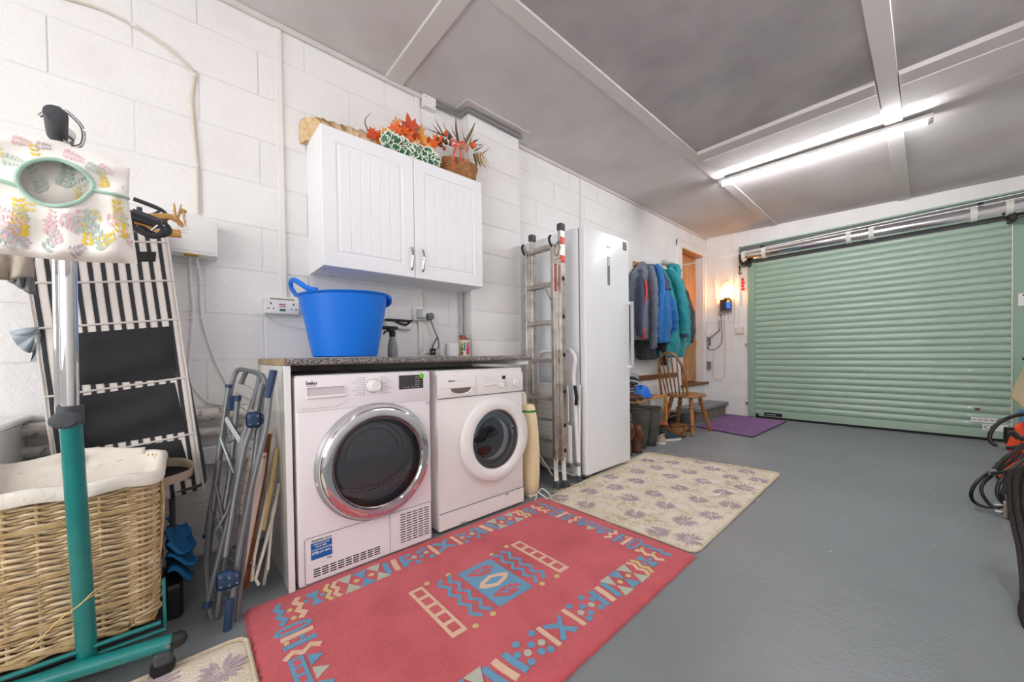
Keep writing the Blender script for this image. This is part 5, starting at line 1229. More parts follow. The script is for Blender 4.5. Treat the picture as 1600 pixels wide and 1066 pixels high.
for (u, v, a, n, s, c) in ((.5, .45, -1.3, 7, .085, 4), (.4, .5, -2.0, 6, .07, 2), (.56, .42, -.7, 5, .06, 2), (.6, .6, -1.4, 5, .05, 5), (.45, .62, .1, 5, .05, 2), (.68, .5, -1.0, 5, .05, 1)):
    sprig(inn, u, v, a, n, s, c, -1, .0092)
hk = ra+dr2*.05
b = MB(); b.tube(bez([V((PX-.002, ra.y+.004, bagp(.5, 0).z-.01)), V((PX-.0, ra.y+.028, hk.z-.03)), V((PX+.012, ra.y+.03, hk.z+.005)), V((PX+.02, ra.y+.0, hk.z+.028)), V((PX+.01, ra.y-.028, hk.z+.004))], 6), .0035, 8); obj('hook', b, M_chrome, pg)
b = MB(); b.tube([bagp(.42, .06)+V((-.012, 0, .006)), bagp(.56, .03)+V((-.012, 0, .004)), bagp(.94, .05)+V((-.012, 0, -.002))], .004, 6); obj('hanger_bar', b, M_brownwood, pg)
# ---- clothes hangers on the rail
M_hw = mat('hanger_wood', '#c99a57', .35, coat=.3, var=(30, .3, .7), col2='#a97636'); M_hb = mat('hanger_black', '#2a2c30', .3)
def hanger(x, kind, label, end, r=.012):
    y0, z0 = rail_y(x), rail_z(x); E = P(end[0], end[1], 'X', x); half = E.y-y0; drop = z0-.062-E.z
    t = thing('clothes_hanger', (x, y0, z0), label, 'hanger', None)
    m = M_hw if kind == 'wood' else M_hb
    b = MB(); zz = z0-.062; pts = [(x, y0-half, zz-drop), (x, y0-half*.6, zz-drop*.34), (x, y0-.03, zz-.003), (x, y0+.03, zz-.003), (x, y0+half*.6, zz-drop*.34), (x+.004, y0+half, zz-drop)]
    b.tube(bez(pts, 6), [r*1.1]*6+[r*.85]*8+[r*.7]*3+[r*.85]*8+[r*1.1]*6, 8, flat=.55, up=(0, 0, 1)); obj('arms', b, m, t)
    b = MB(); b.tube(bez([(x, y0, zz), (x, y0+.002, zz+.03), (x, y0+.022, z0-.0), (x, y0+.004, z0+.020), (x, y0-.02, z0+.003)], 5), .0022, 6); obj('hook', b, M_chrome, t)
    if kind == 'black':
        e = V((x, y0+half, zz-drop)); b = MB(); b.tube(bez([e+V((.006, -.080, .026)), e+V((.008, -.015, .006)), e+V((.008, .004, -.020)), e+V((.006, -.022, -.040)), e+V((.006, -.062, -.020)), e+V((.006, -.066, .0))], 6), .0075, 8, flat=.7); obj('trouser_loop', b, m, t)
        b = MB(); b.tube([e+V((.014, -.022, -.024)), e+V((.014, -.008, -.006))], .004, 6); obj('clip', b, M_chrome, t)
    return t
hanger(.70, 'black', 'black shaped hanger with looped ends, nearest of the hangers behind the peg bag', (252, 352), .013)
hanger(.66, 'wood', 'pale wooden hanger pressed between two black ones', (241, 350), .014)
hanger(.61, 'black', 'black shaped hanger behind the pale wooden one', (262, 352), .012)
hanger(.50, 'wood', 'golden wooden hanger with drooping end, beside the carved one', (283, 366), .013)
hanger(.42, 'black', 'black hanger furthest along the rail towards the wall', (258, 332), .011)
tk_ = thing('wooden_figure_hanger', (.46, rail_y(.46), rail_z(.46)), 'golden wooden hanger with carved pegs at its right end', 'hanger')
y0, z0 = rail_y(.46), rail_z(.46); e_ = P(277, 344, 'X', .46)
b = MB(); b.tube(bez([(.46, y0-.18, z0-.10), (.46, y0, z0-.060), P(250, 338, 'X', .46), e_], 6), .011, 8, flat=.6); obj('arms', b, M_hw, tk_)
for pts in ([(276, 345), (280, 334), (283, 320)], [(274, 343), (273, 331), (272, 318)], [(277, 344), (282, 350), (286, 355)], [(281, 330), (287, 330), (292, 331)], [(287, 331), (288, 342), (290, 353)]):
    b = MB(); b.tube([P(u, v, 'X', .46) for u, v in pts], [.008, .009, .004], 8, flat=.5); obj('carved_peg', b, M_hw, tk_)
b = MB(); b.tube([(.46, y0, z0-.062), (.46, y0+.018, z0), (.46, y0, z0+.02), (.46, y0-.018, z0)], .0022, 6); obj('hook', b, M_chrome, tk_)
# ---- clothes hanging at the far left of the rail
def cloth(name, x, pts, th, m, label, cat, n=10, amp=.012, freq=9):
    b = MB(); L_ = [V((x, P(u, v, 'X', x).y, P(u, v, 'X', x).z)) for u, v in pts]   # tl tr br bl
    def f(u, v): p = L_[0].lerp(L_[1], u).lerp(L_[3].lerp(L_[2], u), v); p.x += amp*sin(u*freq+v*2)*(.3+v); return p
    b.grid(f, 18, n); o = obj(name, b, m, solid=th, smooth=80); return tag(o, label, cat)
cloth('folded_trousers', .40, [(-10, 385), (48, 385), (50, 432), (-5, 438)], .012, mat('stone_cloth', '#b3a89b', .9, bump=(60, .4)), 'stone-coloured folded garment hanging at the far left below the peg bag', 'clothes')
cloth('grey_garment', .34, [(24, 395), (52, 400), (50, 460), (20, 442)], .014, mat('grey_cloth', '#7e8082', .9, bump=(60, .4)), 'grey folded garment hanging beside the stone-coloured one', 'clothes', amp=.016, freq=14)
b = MB(); A_ = [(16, 519), (35, 514), (60, 510), (70, 560), (50, 562), (30, 548), (20, 532)]
fan = MB(); c0 = P(62, 515, 'X', .2)
ring = [P(u, v, 'X', .2+.02*(k % 2)) for k, (u, v) in enumerate([(15, 520), (20, 530), (27, 540), (36, 548), (46, 552), (52, 550), (48, 566), (60, 562), (72, 560)])]
va = fan.b.verts.new(c0); vr = fan.verts(ring)
for i in range(len(vr)-1): fan.f((va, vr[i], vr[i+1]))
fan.f(fan.verts([P(15, 519, 'X', .22), P(40, 513, 'X', .22), P(62, 511, 'X', .22), P(45, 521, 'X', .23), P(24, 524, 'X', .23)]))
o = obj('dustpan', fan, mat('pale_blue_plastic', '#a9b6be', .5), solid=.004); tag(o, 'pale blue-grey fan-shaped plastic piece poking out left of the striped fabric', 'household item')
# ---- white freezer low at far left
fz = thing('chest_freezer', (.2, -.72, 0), 'white box-shaped appliance at the far left behind the basket', 'appliance')
b = MB(); b.box(.02, .40, -1.15, -.44, .02, .70, bev=.006); obj('body', b, M_white, fz)
b = MB(); b.box(.01, .42, -1.17, -.425, .70, .722, bev=.006); obj('lid', b, M_white, fz)
# ================================================================== STRIPED FOLDED LOUNGER
lo_ = thing('striped_lounger', (.2, -.15, .3), 'folded black and white striped lounger with black pockets leaning on the wall', 'folding chair')
def xo(z): return .30-.17*((z-.38)/1.1)           # leaning plane
def LZ(u, v):
    # intersect with leaning plane x = .30-.1545*(z-.38)
    D = _F + _R2*((u-800)/FPX) + _U2*((CY-v)/FPX); k = .1545
    t = (.30+k*.38 - CAM.x - k*CAM.z)/(D.x+k*D.z); return CAM+D*t
TL, TR, BL, BR = LZ(34, 350), LZ(258, 360), LZ(103, 826), LZ(316, 765)
# straight left edge through (45,400),(95,700); right edge through (262,372),(316,760)
M_stripe = bpy.data.materials.new('stripe_canvas'); M_stripe.use_nodes = True
def stripe():
    n, L, b = nodes(M_stripe); uv = n.new('ShaderNodeUVMap'); sp_ = n.new('ShaderNodeSeparateXYZ'); L.new(uv.outputs[0], sp_.inputs[0])
    m1 = n.new('ShaderNodeMath'); m1.operation = 'MULTIPLY'; m1.inputs[1].default_value = 11; L.new(sp_.outputs[0], m1.inputs[0])
    fr_ = n.new('ShaderNodeMath'); fr_.operation = 'FRACT'; L.new(m1.outputs[0], fr_.inputs[0])
    cr = n.new('ShaderNodeValToRGB'); cr.color_ramp.interpolation = 'CONSTANT'; E0 = cr.color_ramp.elements
    wcol, kcol = lin('#dcd5cf'), lin('#2c2c2f'); E0[0].position = 0; E0[0].color = wcol; E0[1].position = .05; E0[1].color = kcol
    for p_, c_ in ((.07, wcol), (.11, kcol), (.50, wcol), (.54, kcol), (.56, wcol)): e = E0.new(p_); e.color = c_
    L.new(fr_.outputs[0], cr.inputs[0]); L.new(cr.outputs[0], b.inputs['Base Color']); b.inputs['Roughness'].default_value = .85
stripe()
def lp(u, v, o=0): p = TL.lerp(TR, u).lerp(BL.lerp(BR, u), v); p.x += o+.003*sin(v*31)+.003*sin(v*11+u*6); p.y += 0; return p
b = MB(); g = b.grid(lambda u, v: lp(u, v), 30, 40); uvl = b.b.loops.layers.uv.new('UVMap')
idx = {}
for i, r in enumerate(g):
    for j, v_ in enumerate(r): idx[v_] = (i/30, j/40)
for f_ in b.b.faces:
    for l in f_.loops: l[uvl].uv = idx[l.vert]
obj('striped_fabric', b, M_stripe, lo_, solid=.010, smooth=80)
def vz(u0, v0):   # fabric coordinate of a photo point on the plane
    best = None
    p = LZ(u0, v0)
    for i in range(61):
        for j in range(81):
            q = TL.lerp(TR, i/60).lerp(BL.lerp(BR, i/60), j/80); d = (q-p).length
            if best is None or d < best[0]: best = (d, i/60, j/80)
    return best[1], best[2]
for (u, v) in ((266, 381), (267, 439), (284, 501), (292, 589), (308, 676)):
    vv = vz(u, v)[1]; b = MB(); b.tube([lp(-.012+1.024*k/16, vv, .006) for k in range(17)], .0042, 6); obj('cross_seam', b, mat('seam_cloth', '#cfc8c1', .8), lo_)
M_pock = mat('black_canvas', '#222225', .75, bump=(500, .3), bdist=.002)
def pocket(quad, wr=.007):
    A, B2, C2, D2 = [vz(*q) for q in quad]; b = MB(); rnd = random.random()*5
    def f(s, t):
        u = (A[0]+(B2[0]-A[0])*s)*(1-t)+(D2[0]+(C2[0]-D2[0])*s)*t; v = (A[1]+(B2[1]-A[1])*s)*(1-t)+(D2[1]+(C2[1]-D2[1])*s)*t
        e = min(s, 1-s, t, 1-t); return lp(u, v, .0065+(.006*min(1, e/.1))+wr*sin(t*9+s*3+rnd)*min(1, e/.15))
    b.grid(f, 16, 12); o = obj('pocket', b, M_pock, lo_, smooth=80); return o
pocket([(96, 521), (266, 511), (276, 590), (112, 605)]); pocket([(104, 624), (274, 598), (291, 674), (118, 702)]); pocket([(112, 712), (284, 686), (300, 748), (125, 770)])
pocket([(206, 395), (243, 396), (244, 408), (206, 408)], 0)
ed = [lp(1.012, k/20, .004) for k in range(21)]
b = MB(); b.tube(ed, .0045, 6); b.tube([lp(-.012, k/20, .004) for k in range(21)], .0045, 6); obj('edge_piping', b, M_stripe and mat('seam_cloth', ''), lo_)
b = MB(); e0 = lp(1, .3, -.012); b.tube(fillet([lp(1.0, .5, -.022), lp(1.035, .93, -.012), lp(1.03, .985, -.0), lp(.0, .985, -.0)], .05, 6), .009, 10); obj('tube_frame', b, M_charcoal, lo_)
b = MB(); f0 = lp(.15, .985, -.01); f1 = lp(.75, .985, -.01)
b.b.free()
for q in (f0, f1): b = MB(); b.tube([q, V((q.x+.01, q.y, .012))], .009, 8); obj('frame_leg', b, M_charcoal, lo_)
# ================================================================== WICKER LAUNDRY BASKET
wk = thing('wicker_basket', (.52, -.4, .12), 'large wicker laundry basket with white cloth liner, behind the teal post', 'basket')
bx0, bx1, by0, by1, bz0, bz1 = .345, .690, -.68, -.075, .124, .575
def rrect(x0, x1, y0, y1, r, n=7):
    o = []
    for cx, cy, a in ((x1-r, y1-r, 0), (x0+r, y1-r, pi/2), (x0+r, y0+r, pi), (x1-r, y0+r, 1.5*pi)):
        for k in range(n): t = a+(pi/2)*k/(n-1); o.append((cx+r*cos(t), cy+r*sin(t)))
    return o
def path_at(z, grow=0):
    t = (z-bz0)/(bz1-bz0); g = .0+.010*t+grow; return rrect(bx0-g, bx1+g, by0-g, by1+g, .05)
def resample(poly, step):
    o = []; n = len(poly); acc = 0
    for i in range(n):
        a = V((*poly[i], 0)); c = V((*poly[(i+1) % n], 0)); L_ = (c-a).length
        k = max(1, int(L_/step))
        for j in range(k): o.append((a.lerp(c, j/k), (c-a).normalized() if L_ > 1e-6 else V((1, 0, 0))))
    return o
ROWS = 50; SP = .056
for k in range(ROWS):
    z = bz0+.012+(bz1-bz0-.02)*(k+.5)/ROWS; pts = resample(path_at(z), .0105); out = []; s = 0; prev = None
    for p, d in pts:
        if prev is not None: s += (p-prev).length
        prev = p; n = V((d.y, -d.x, 0)); w = .0055*sin(pi*s/SP+pi*(k % 2)); out.append(p+n*w+V((0, 0, z+.0010*noise.noise(V((s*6, k, 3)))+.0016*sin(2*pi*s/SP))))
    b = MB(); b.tube(out, (.0043+.0004*random.random()), 6, closed=True); obj('willow_row', b, M_wicker2 if k % 3 else M_wicker, wk, smooth=60)
for zz in (.34, .475, .205):
    for o_ in (0, .004, -.004):
        b = MB(); b.tube([p+V((d.y, -d.x, 0))*.009+V((0, 0, zz+o_+.010*(p.y+.38)/.3)) for p, d in resample(path_at(zz), .03)], .0026, 5, closed=True); obj('waling_strand', b, M_wicker, wk, smooth=60)
base_p = resample(path_at(bz0), SP)
b = MB()
for p, d in base_p: b.tube([p+V((0, 0, bz0)), p+V((d.y, -d.x, 0))*.010+V((0, 0, bz1))], .0042, 6)
o = obj('stakes', b, M_wicker, wk); o['kind'] = 'stuff'
for k in range(3):
    pts = resample(path_at(bz0+.006*k, .006), .012); b = MB(); b.tube([p+V((d.y, -d.x, 0))*(.004*sin(i*.9+k*2))+V((0, 0, bz0+.004+.008*k+.004*cos(i*.9+k*2))) for i, (p, d) in enumerate(pts)], .0055, 5, closed=True); obj('foot_braid', b, M_wicker, wk)
b = MB(); b.box(bx0, bx1, by0, by1, bz0-.002, bz0+.004); obj('bottom', b, M_wickerd, wk)
# corner rod column on the right side
for k in range(3):
    b = MB(); b.tube(bez([V((.60+.02*k, by1+.012, .30)), V((.60+.02*k, by1+.022, .42)), V((.59+.02*k, by1+.022, .50)), V((.585+.02*k, by1+.020, .545))], 5), .005, 6); obj('side_rod', b, M_wicker, wk)
# liner: thick folded rim and sagging inside
lp_ = resample(path_at(bz1, .007), .02); b = MB(); rs = []
nL = len(lp_)
def lrim(i, prof):
    p, d = lp_[i]; n = V((d.y, -d.x, 0)); return [p+n*(o+(.004+.05*max(0, -h-.03))*noise.noise(V((i*.30, h*9, 1))))+V((0, 0, bz1+h+.014*noise.noise(V((i*.16, 0, 7))))) for o, h in prof]
prof = [(.011, -.026), (.014, -.018), (.013, .0), (.008, .010), (-.002, .012), (-.012, .006), (-.020, -.02), (-.026, -.09), (-.03, -.2), (-.03, -.40)]
cols_ = [lrim(i, prof) for i in range(nL)]
vs = [b.verts(c) for c in cols_]
for i in range(nL):
    for j in range(len(prof)-1): b.f((vs[i][j], vs[(i+1) % nL][j], vs[(i+1) % nL][j+1], vs[i][j+1]))
obj('cloth_liner', b, M_liner, wk, smooth=80)
b = MB(); b.grid(lambda u, v: V((bx0+.0+(bx1-bx0)*u, by0+(by1-by0)*v, .30+.05*noise.noise(V((u*4, v*6, 0))))), 14, 20); obj('liner_bottom', b, M_liner, wk, smooth=80)
# raised back edge of the liner with openings
b = MB(); b.grid(lambda u, v: V((bx0-.004-.008*v+.004*sin(u*14), by0+.04+(by1-by0-.07)*u, bz1-.05+.085*v*(1+.12*sin(u*11)))), 40, 5); obj('liner_flap', b, M_liner, wk, solid=.003, smooth=80)
b = MB(); b.tube(bez([(.40, by1+.012, .545), (.43, by1+.07, .542), (.50, by1+.10, .535), (.57, by1+.085, .525), (.62, by1+.01, .52)], 6), .016, 4, flat=.10, up=(0, 0, 1)); obj('handle_strap', b, M_tape, wk)
b = MB(); b.box(bx0+.0, bx0+.006, -.30, -.255, .565, .600, bev=.002); b.lathe([(.006, bx0+.007), (.0001, bx0+.009)], (0, -.277, .583), 10, 'X'); obj('handle_tab', b, M_tape, wk)
# blue folded bags between basket and wall
bb = thing('blue_bag', (.26, .0, .0), 'folded bright blue fabric bags squeezed beside the wicker basket', 'bag')
for k in range(3):
    b = MB(); z = .135+.042*k; yy_ = .005+.03*(k % 2)
    b.grid(lambda u, v: V((.50-.34*u, -.05+(.062+.015*(k % 2))*v+.008*sin(u*12), z+.04*(1-v)+.014*sin(v*5+k)+.006*sin(u*15+k))), 10, 8); obj('fold', b, mat('bag_blue', '#1668a0', .8), bb, solid=.006, smooth=80)
b = MB(); b.box(.18, .50, -.06, -.01, .0, .12, bev=.01); obj('dark_base', b, M_dark, bb)
# ================================================================== FOLDED CLOTHES AIRER
ar = thing('clothes_airer', (.5, .12, 0), 'folded grey tubular clothes airer with navy hinges, left of the end panel', 'clothes airer')
def T_(pts, r=.0095, m=M_steelblue, nm='tube', n=10):
    b = MB(); b.tube(fillet([P(u, v, 'X', x) for u, v, x in pts], .03, 4), r, n); return obj(nm, b, m, ar)
T_([(339, 965, .60), (352, 862, .56), (385, 660, .46), (404, 600, .42), (406, 583, .41), (370, 576, .30), (362, 600, .30), (330, 800, .40)])
T_([(369, 980, .66), (379, 880, .63), (400, 700, .56), (410, 620, .52), (415, 598, .51), (410, 586, .50), (385, 578, .40), (377, 600, .38)])
T_([(361, 978, .64), (330, 972, .58), (322, 880, .50), (330, 800, .47)])
T_([(352, 870, .64), (366, 780, .60), (381, 700, .57), (400, 645, .55), (409, 600, .53)])
T_([(324, 945, .60), (352, 830, .58), (364, 785, .57), (378, 690, .55), (395, 640, .54)])
T_([(322, 838, .42), (335, 760, .40), (345, 690, .38), (357, 605, .36)])
T_([(346, 825, .50), (360, 740, .46), (371, 625, .44)])
T_([(325, 870, .45), (333, 800, .43), (343, 720, .40)])
T_([(383, 700, .60), (400, 655, .59), (425, 585, .58)]) if 0 else T_([(357, 978, .68), (376, 850, .64), (393, 760, .62), (416, 670, .60), (424, 600, .58)])
for a, c in ((( 356, 662, .40), (362, 690, .46)), ((345, 685, .42), (366, 740, .50)), ((337, 755, .43), (352, 830, .55)), ((335, 810, .45), (349, 860, .58))): T_([a, c], .006, nm='brace')
for k in range(12):
    t = k/11; v0 = 596+200*t; u0 = 372-24*t; T_([(u0, v0, .31+.07*t), (u0+34-4*t, v0+18-6*t, .43+.1*t)], .0022, M_wire, 'drying_wire', 5)
for k in range(10):
    t = k/9; T_([(352-20*t, 800+140*t, .42+.1*t), (372-14*t, 815+140*t, .58+.05*t)], .0022, M_wire, 'drying_wire', 5)
T_([(424, 605, .58), (428, 582, .575)], .0095); T_([(418, 622, .585), (427, 582, .578), (427.5, 579, .577)], .0135, M_navy, 'hand_grip')
T_([(355, 985, .69), (360, 935, .675)], .0125, M_navy, 'foot_grip'); T_([(323, 951, .605), (325, 940, .60)], .0125, M_navy, 'foot_cap')
T_([(357, 606, .36), (358, 601, .36)], .012, M_navy, 'foot_cap'); T_([(371, 627, .44), (372, 618, .44)], .012, M_navy, 'foot_cap'); T_([(322, 840, .42), (322.5, 835, .42)], .012, M_navy, 'foot_cap')
for (u, v, x, r) in ((396, 656, .575, .030), (404, 655, .54, .022), (352, 906, .675, .032), (364, 905, .68, .026)):
    p = P(u, v, 'X', x); b = MB(); b.box(p.x-.006, p.x+.012, p.y-r*.8, p.y+r*.8, p.z-r, p.z+r, bev=r*.45, seg=3); h_ = obj('hinge', b, M_navy, ar)
    for dy, dz in ((-.4, .5), (.4, .45), (-.4, -.5), (.4, -.5)):
        q = MB(); q.lathe([(.004, p.x+.011), (.003, p.x+.014), (.0001, p.x+.014)], (0, p.y+dy*r, p.z+dz*r), 8, 'X'); obj('rivet', q, M_grey, h_)
p = P(364, 630, 'X', .40); b = MB(); b.box(p.x-.01, p.x+.01, p.y-.018, p.y+.018, p.z-.03, p.z+.03, bev=.006); obj('hinge', b, M_navy, ar)
b = MB(); b.tube(fillet([P(353, 655, 'X', .42), P(384, 705, 'X', .56)], .01), .014, 4, flat=.3); b.tube([P(375, 690, 'X', .5), P(383, 712, 'X', .56), P(355, 800, 'X', .56), P(340, 825, 'X', .53)], .018, 4, flat=.25); obj('folding_strut', b, M_lgrey, ar)
# ---- folded chairs between airer and end panel
def slatrail(name, pts, w, th, m, par, up=(0, 1, 0)):
    b = MB(); b.tube([P(u, v, 'Y', y) for u, v, y in pts], w, 4, flat=th/w, up=up); return obj(name, b, m, par)
fc = thing('folded_chair', (.45, .18, 0), 'folded chair with pinkish cream metal legs leaning behind the airer', 'folding chair')
def leg(par, pts, r, m, nm='leg', flat=.6): b = MB(); b.tube([P(u, v, 'X', x) for u, v, x in pts], r, 8, flat=flat, up=(1, 0, 0)); return obj(nm, b, m, par)
M_pinkc = mat('pinkish_cream', '#d6c4ba', .5)
leg(fc, [(411, 708, .47), (407, 740, .49), (385, 850, .55), (370, 925, .60), (368, 935, .605)], .021, M_pinkc, flat=.7)
leg(fc, [(395, 705, .40), (380, 780, .45), (372, 870, .50), (370, 905, .52)], .016, M_pinkc)
for u, v in ((412, 714), (398, 782)):
    p = P(u, v, 'X', .50); q = MB(); q.lathe([(.005, p.x+.01), (.004, p.x+.018), (.0001, p.x+.018)], (0, p.y, p.z), 8, 'X'); obj('rivet', q, M_grey, fc)
bs = MB(); bs.tube([P(417, 678, 'X', .45), P(413, 720, 'X', .47), P(398, 800, 'X', .51), P(383, 895, 'X', .56), P(380, 921, 'X', .57)], .013, 4, flat=1.2, up=(1, 0, 0))
simple('brown_wooden_slat', bs, M_brownwood, 'brown varnished wooden slat standing between two folded chairs', 'wood')
fc2 = thing('folded_chair', (.45, .25, 0), 'folded chair with pale yellow wooden rail and white legs against the end panel', 'folding chair')
leg(fc2, [(432, 703, .46), (422, 770, .49), (410, 828, .51)], .0125, M_yell, 'wooden_rail', flat=.8)
leg(fc2, [(436, 703, .45), (428, 703, .45)], .010, M_yell, 'rail_top')
leg(fc2, [(427, 716, .44), (416, 780, .49), (397, 870, .55), (393, 908, .57)], .0105, M_cream)
leg(fc2, [(436, 756, .47), (428, 800, .50), (412, 860, .54), (399, 905, .57), (404, 914, .575)], .0105, M_cream)
leg(fc2, [(422, 850, .50), (412, 915, .56), (418, 890, .55), (426, 800, .50), (438, 755, .46)], .010, M_cream)
leg(fc2, [(424, 675, .40), (420, 700, .42), (412, 760, .45)], .009, M_yell, 'rear_rail')
for u, v in ((399, 885), (428, 772), (392, 878)):
    p = P(u, v, 'X', .56); q = MB(); q.lathe([(.006, p.x+.006), (.005, p.x+.012), (.0001, p.x+.012)], (0, p.y, p.z), 8, 'X'); obj('rivet', q, M_grey, fc2)
Vector_ = V
# ================================================================== COATS ON THE WALL
pg_ = thing('coat_rail', (.02, 4.2, 1.98), 'pale wooden coat rail mostly hidden behind the jackets', 'coat rail')
b = MB(); b.box(.0, .022, 3.93, 4.95, 1.945, 1.995, bev=.004); obj('board', b, M_pine, pg_)
for y in (4.02, 4.22, 4.42, 4.62, 4.84):
    b = MB(); b.tube(bez([(.02, y, 1.97), (.06, y, 1.95), (.075, y, 1.975)], 4), .006, 6); obj('peg', b, M_dark, pg_)
def hang(name, label, secs, m, seed, fold=.03, fr=7, cat='jacket', extra=None):
    """secs: (z, y centre, half width y, depth x)"""
    random.seed(seed); ph = random.random()*6
    t = thing(name, (.1, secs[0][1], secs[-1][0]), label, cat); b = MB(); rs = []
    S2 = []
    for i in range(len(secs)-1):
        for k in range(5): q = k/5; S2.append([secs[i][j]*(1-q)+secs[i+1][j]*q for j in range(4)])
    S2.append(secs[-1]); n = 56
    for i, (z, yc, hw, dx) in enumerate(S2):
        ring = []; q = i/len(S2)
        for j in range(n):
            a = 2*pi*j/n; fo = 1+(fold*3)*q**.7*sin(fr*a+ph+q*1.6)*.5+(fold*2)*q*sin((fr+4)*a+ph*2-q*3)*.5+.10*noise.noise(V((cos(a)*1.5, sin(a)*1.5+seed, q*5)))+.07*noise.noise(V((cos(a)*4, sin(a)*4+seed, q*11)))
            x = .018+dx*.5*(1+cos(a)*fo) if True else 0; y = yc+hw*sin(a)*fo
            ring.append(V((max(.012, x), y, z+.012*q*sin(3*a+ph))))
        rs.append(ring)
    b.rings(rs, cap=True); obj('body', b, m, t, smooth=80)
    return t
def sleeve(t, pts, radii, m, cuff=None, seed=1, nm='sleeve'):
    P_ = bez(pts, 7); n = len(P_); R = []
    for i in range(n): q = i/(n-1)*(len(radii)-1); k = min(int(q), len(radii)-2); R.append(radii[k]*(1-q+k)+radii[k+1]*(q-k)*1)
    R = [r*(1+.09*sin(i*2.1+seed)+.07*sin(i*3.7)) for i, r in enumerate(R)]
    b = MB(); b.tube(P_, R, 12, flat=.75); s_ = obj(nm, b, m, t, smooth=80)
    if cuff: b = MB(); b.tube(P_[-4:], [r*1.06 for r in R[-4:]], 12, flat=.75); obj('cuff', b, cuff, s_, smooth=80)
    return s_
def fab(n_, c, r=.75): return mat(n_, c, r, bump=(13, .8), bdist=.03, sheen=.2)
M_jg, M_jn, M_jr, M_jb, M_jt, M_jk, M_jm, M_jdk = fab('jacket_grey', '#66707f'), fab('jacket_navy', '#343c58'), fab('jacket_red', '#dc2a24'), fab('jacket_blue', '#1467ab'), fab('jacket_teal', '#188a93', .6), fab('jacket_charcoal', '#3c3c42'), fab('jacket_mauve', '#75697c'), fab('jacket_black', '#1d1d22')
# black garment at the back and grey jacket closest to the fridge
j = hang('grey_jacket', 'grey-blue jacket with red flashes hanging nearest the fridge', [(1.99, 4.03, .03, .07), (1.93, 4.0, .09, .14), (1.80, 3.93, .17, .19), (1.5, 3.86, .23, .21), (1.25, 3.84, .25, .21), (1.08, 3.84, .22, .2)], M_jg, 3)
sleeve(j, [(.16, 4.02, 1.90), (.25, 3.92, 1.70), (.27, 3.90, 1.40), (.25, 3.93, 1.12), (.23, 3.95, .98)], [.055, .065, .06, .05, .045], M_jg, M_jn, 2)
sleeve(j, [(.12, 3.88, 1.85), (.21, 3.72, 1.6), (.22, 3.68, 1.3), (.21, 3.70, 1.12)], [.05, .06, .05, .045], M_jn, None, 5)
b = MB(); b.grid(lambda u, v: V((.235+.02*sin(v*3)-.04*u, 3.76+.12*u-.02*v, 1.72-.25*v)), 6, 8); obj('red_panel', b, M_jr, j, solid=.008, smooth=80, label='red panel')
sleeve(j, [(.20, 3.66, 1.33), (.23, 3.72, 1.18), (.22, 3.76, 1.08)], [.02, .022, .015], M_jr, None, 5, 'red_hem')
t2 = hang('dark_fleece', 'near-black garment hanging behind the grey-blue jacket', [(1.94, 4.12, .03, .05), (1.8, 4.1, .12, .09), (1.4, 4.08, .2, .12), (1.0, 4.08, .22, .12), (.86, 4.1, .20, .11)], M_jdk, 8)
sleeve(t2, [(.12, 4.28, 1.2), (.15, 4.34, .95), (.15, 4.38, .78)], [.05, .05, .04], M_jdk, None, 9)
j = hang('blue_jacket', 'bright blue jacket with navy shoulders hanging next to the grey-blue one', [(1.985, 4.20, .03, .08), (1.93, 4.19, .07, .15), (1.82, 4.19, .11, .23), (1.66, 4.18, .15, .28), (1.4, 4.19, .19, .30), (1.2, 4.20, .20, .28), (1.05, 4.21, .17, .26)], M_jb, 14, .035)
sleeve(j, [(.20, 4.10, 1.92), (.29, 4.02, 1.72), (.30, 3.97, 1.5), (.29, 3.94, 1.28), (.27, 3.93, 1.20)], [.05, .058, .055, .048, .042], M_jb, M_jdk, 4)
yk = hang('yoke_tmp', '', [(1.985, 4.205, .034, .088), (1.93, 4.20, .075, .160), (1.82, 4.20, .117, .242), (1.655, 4.19, .160, .294)], M_jn, 14, .035)
for c_ in list(yk.children): c_.parent = j; c_.name = 'navy_yoke'; c_.location = Vector_(yk.location)-Vector_(j.location)
bpy.data.objects.remove(yk)
sleeve(j, [(.28, 4.22, 1.55), (.31, 4.27, 1.35), (.29, 4.30, 1.18)], [.06, .065, .05], M_jb, None, 3)
j2 = hang('teal_jacket', 'long teal jacket with navy cuff hanging between the blue and the black ones', [(1.995, 4.40, .035, .08), (1.93, 4.41, .07, .15), (1.8, 4.44, .11, .22), (1.55, 4.50, .17, .28), (1.3, 4.55, .22, .30), (1.05, 4.57, .26, .30), (.88, 4.57, .25, .26)], M_jt, 23, .04)
sleeve(j2, [(.19, 4.43, 1.94), (.30, 4.44, 1.74), (.33, 4.46, 1.50), (.34, 4.50, 1.25), (.33, 4.51, 1.11)], [.05, .065, .06, .055, .052], M_jt, M_jn, 7)
sleeve(j2, [(.20, 4.50, 1.86), (.28, 4.58, 1.6), (.28, 4.68, 1.3), (.26, 4.73, 1.02)], [.045, .06, .062, .05], M_jt, None, 9)
sleeve(j2, [(.15, 4.50, 2.0), (.26, 4.47, 1.93), (.28, 4.45, 1.82)], [.03, .06, .045], M_jt, None, 1, 'hood')
j3 = hang('black_coat', 'charcoal coat hanging last in the row beside the door frame', [(1.97, 4.66, .03, .06), (1.9, 4.70, .08, .14), (1.7, 4.84, .14, .22), (1.45, 4.97, .15, .24), (1.20, 5.04, .14, .23), (1.06, 5.05, .12, .20)], M_jk, 31)
j4 = hang('mauve_fleece', 'greyish mauve fleece hanging between the teal and the charcoal coats', [(1.99, 4.62, .03, .06), (1.94, 4.65, .10, .14), (1.84, 4.70, .13, .18), (1.7, 4.74, .12, .18)], M_jm, 35)
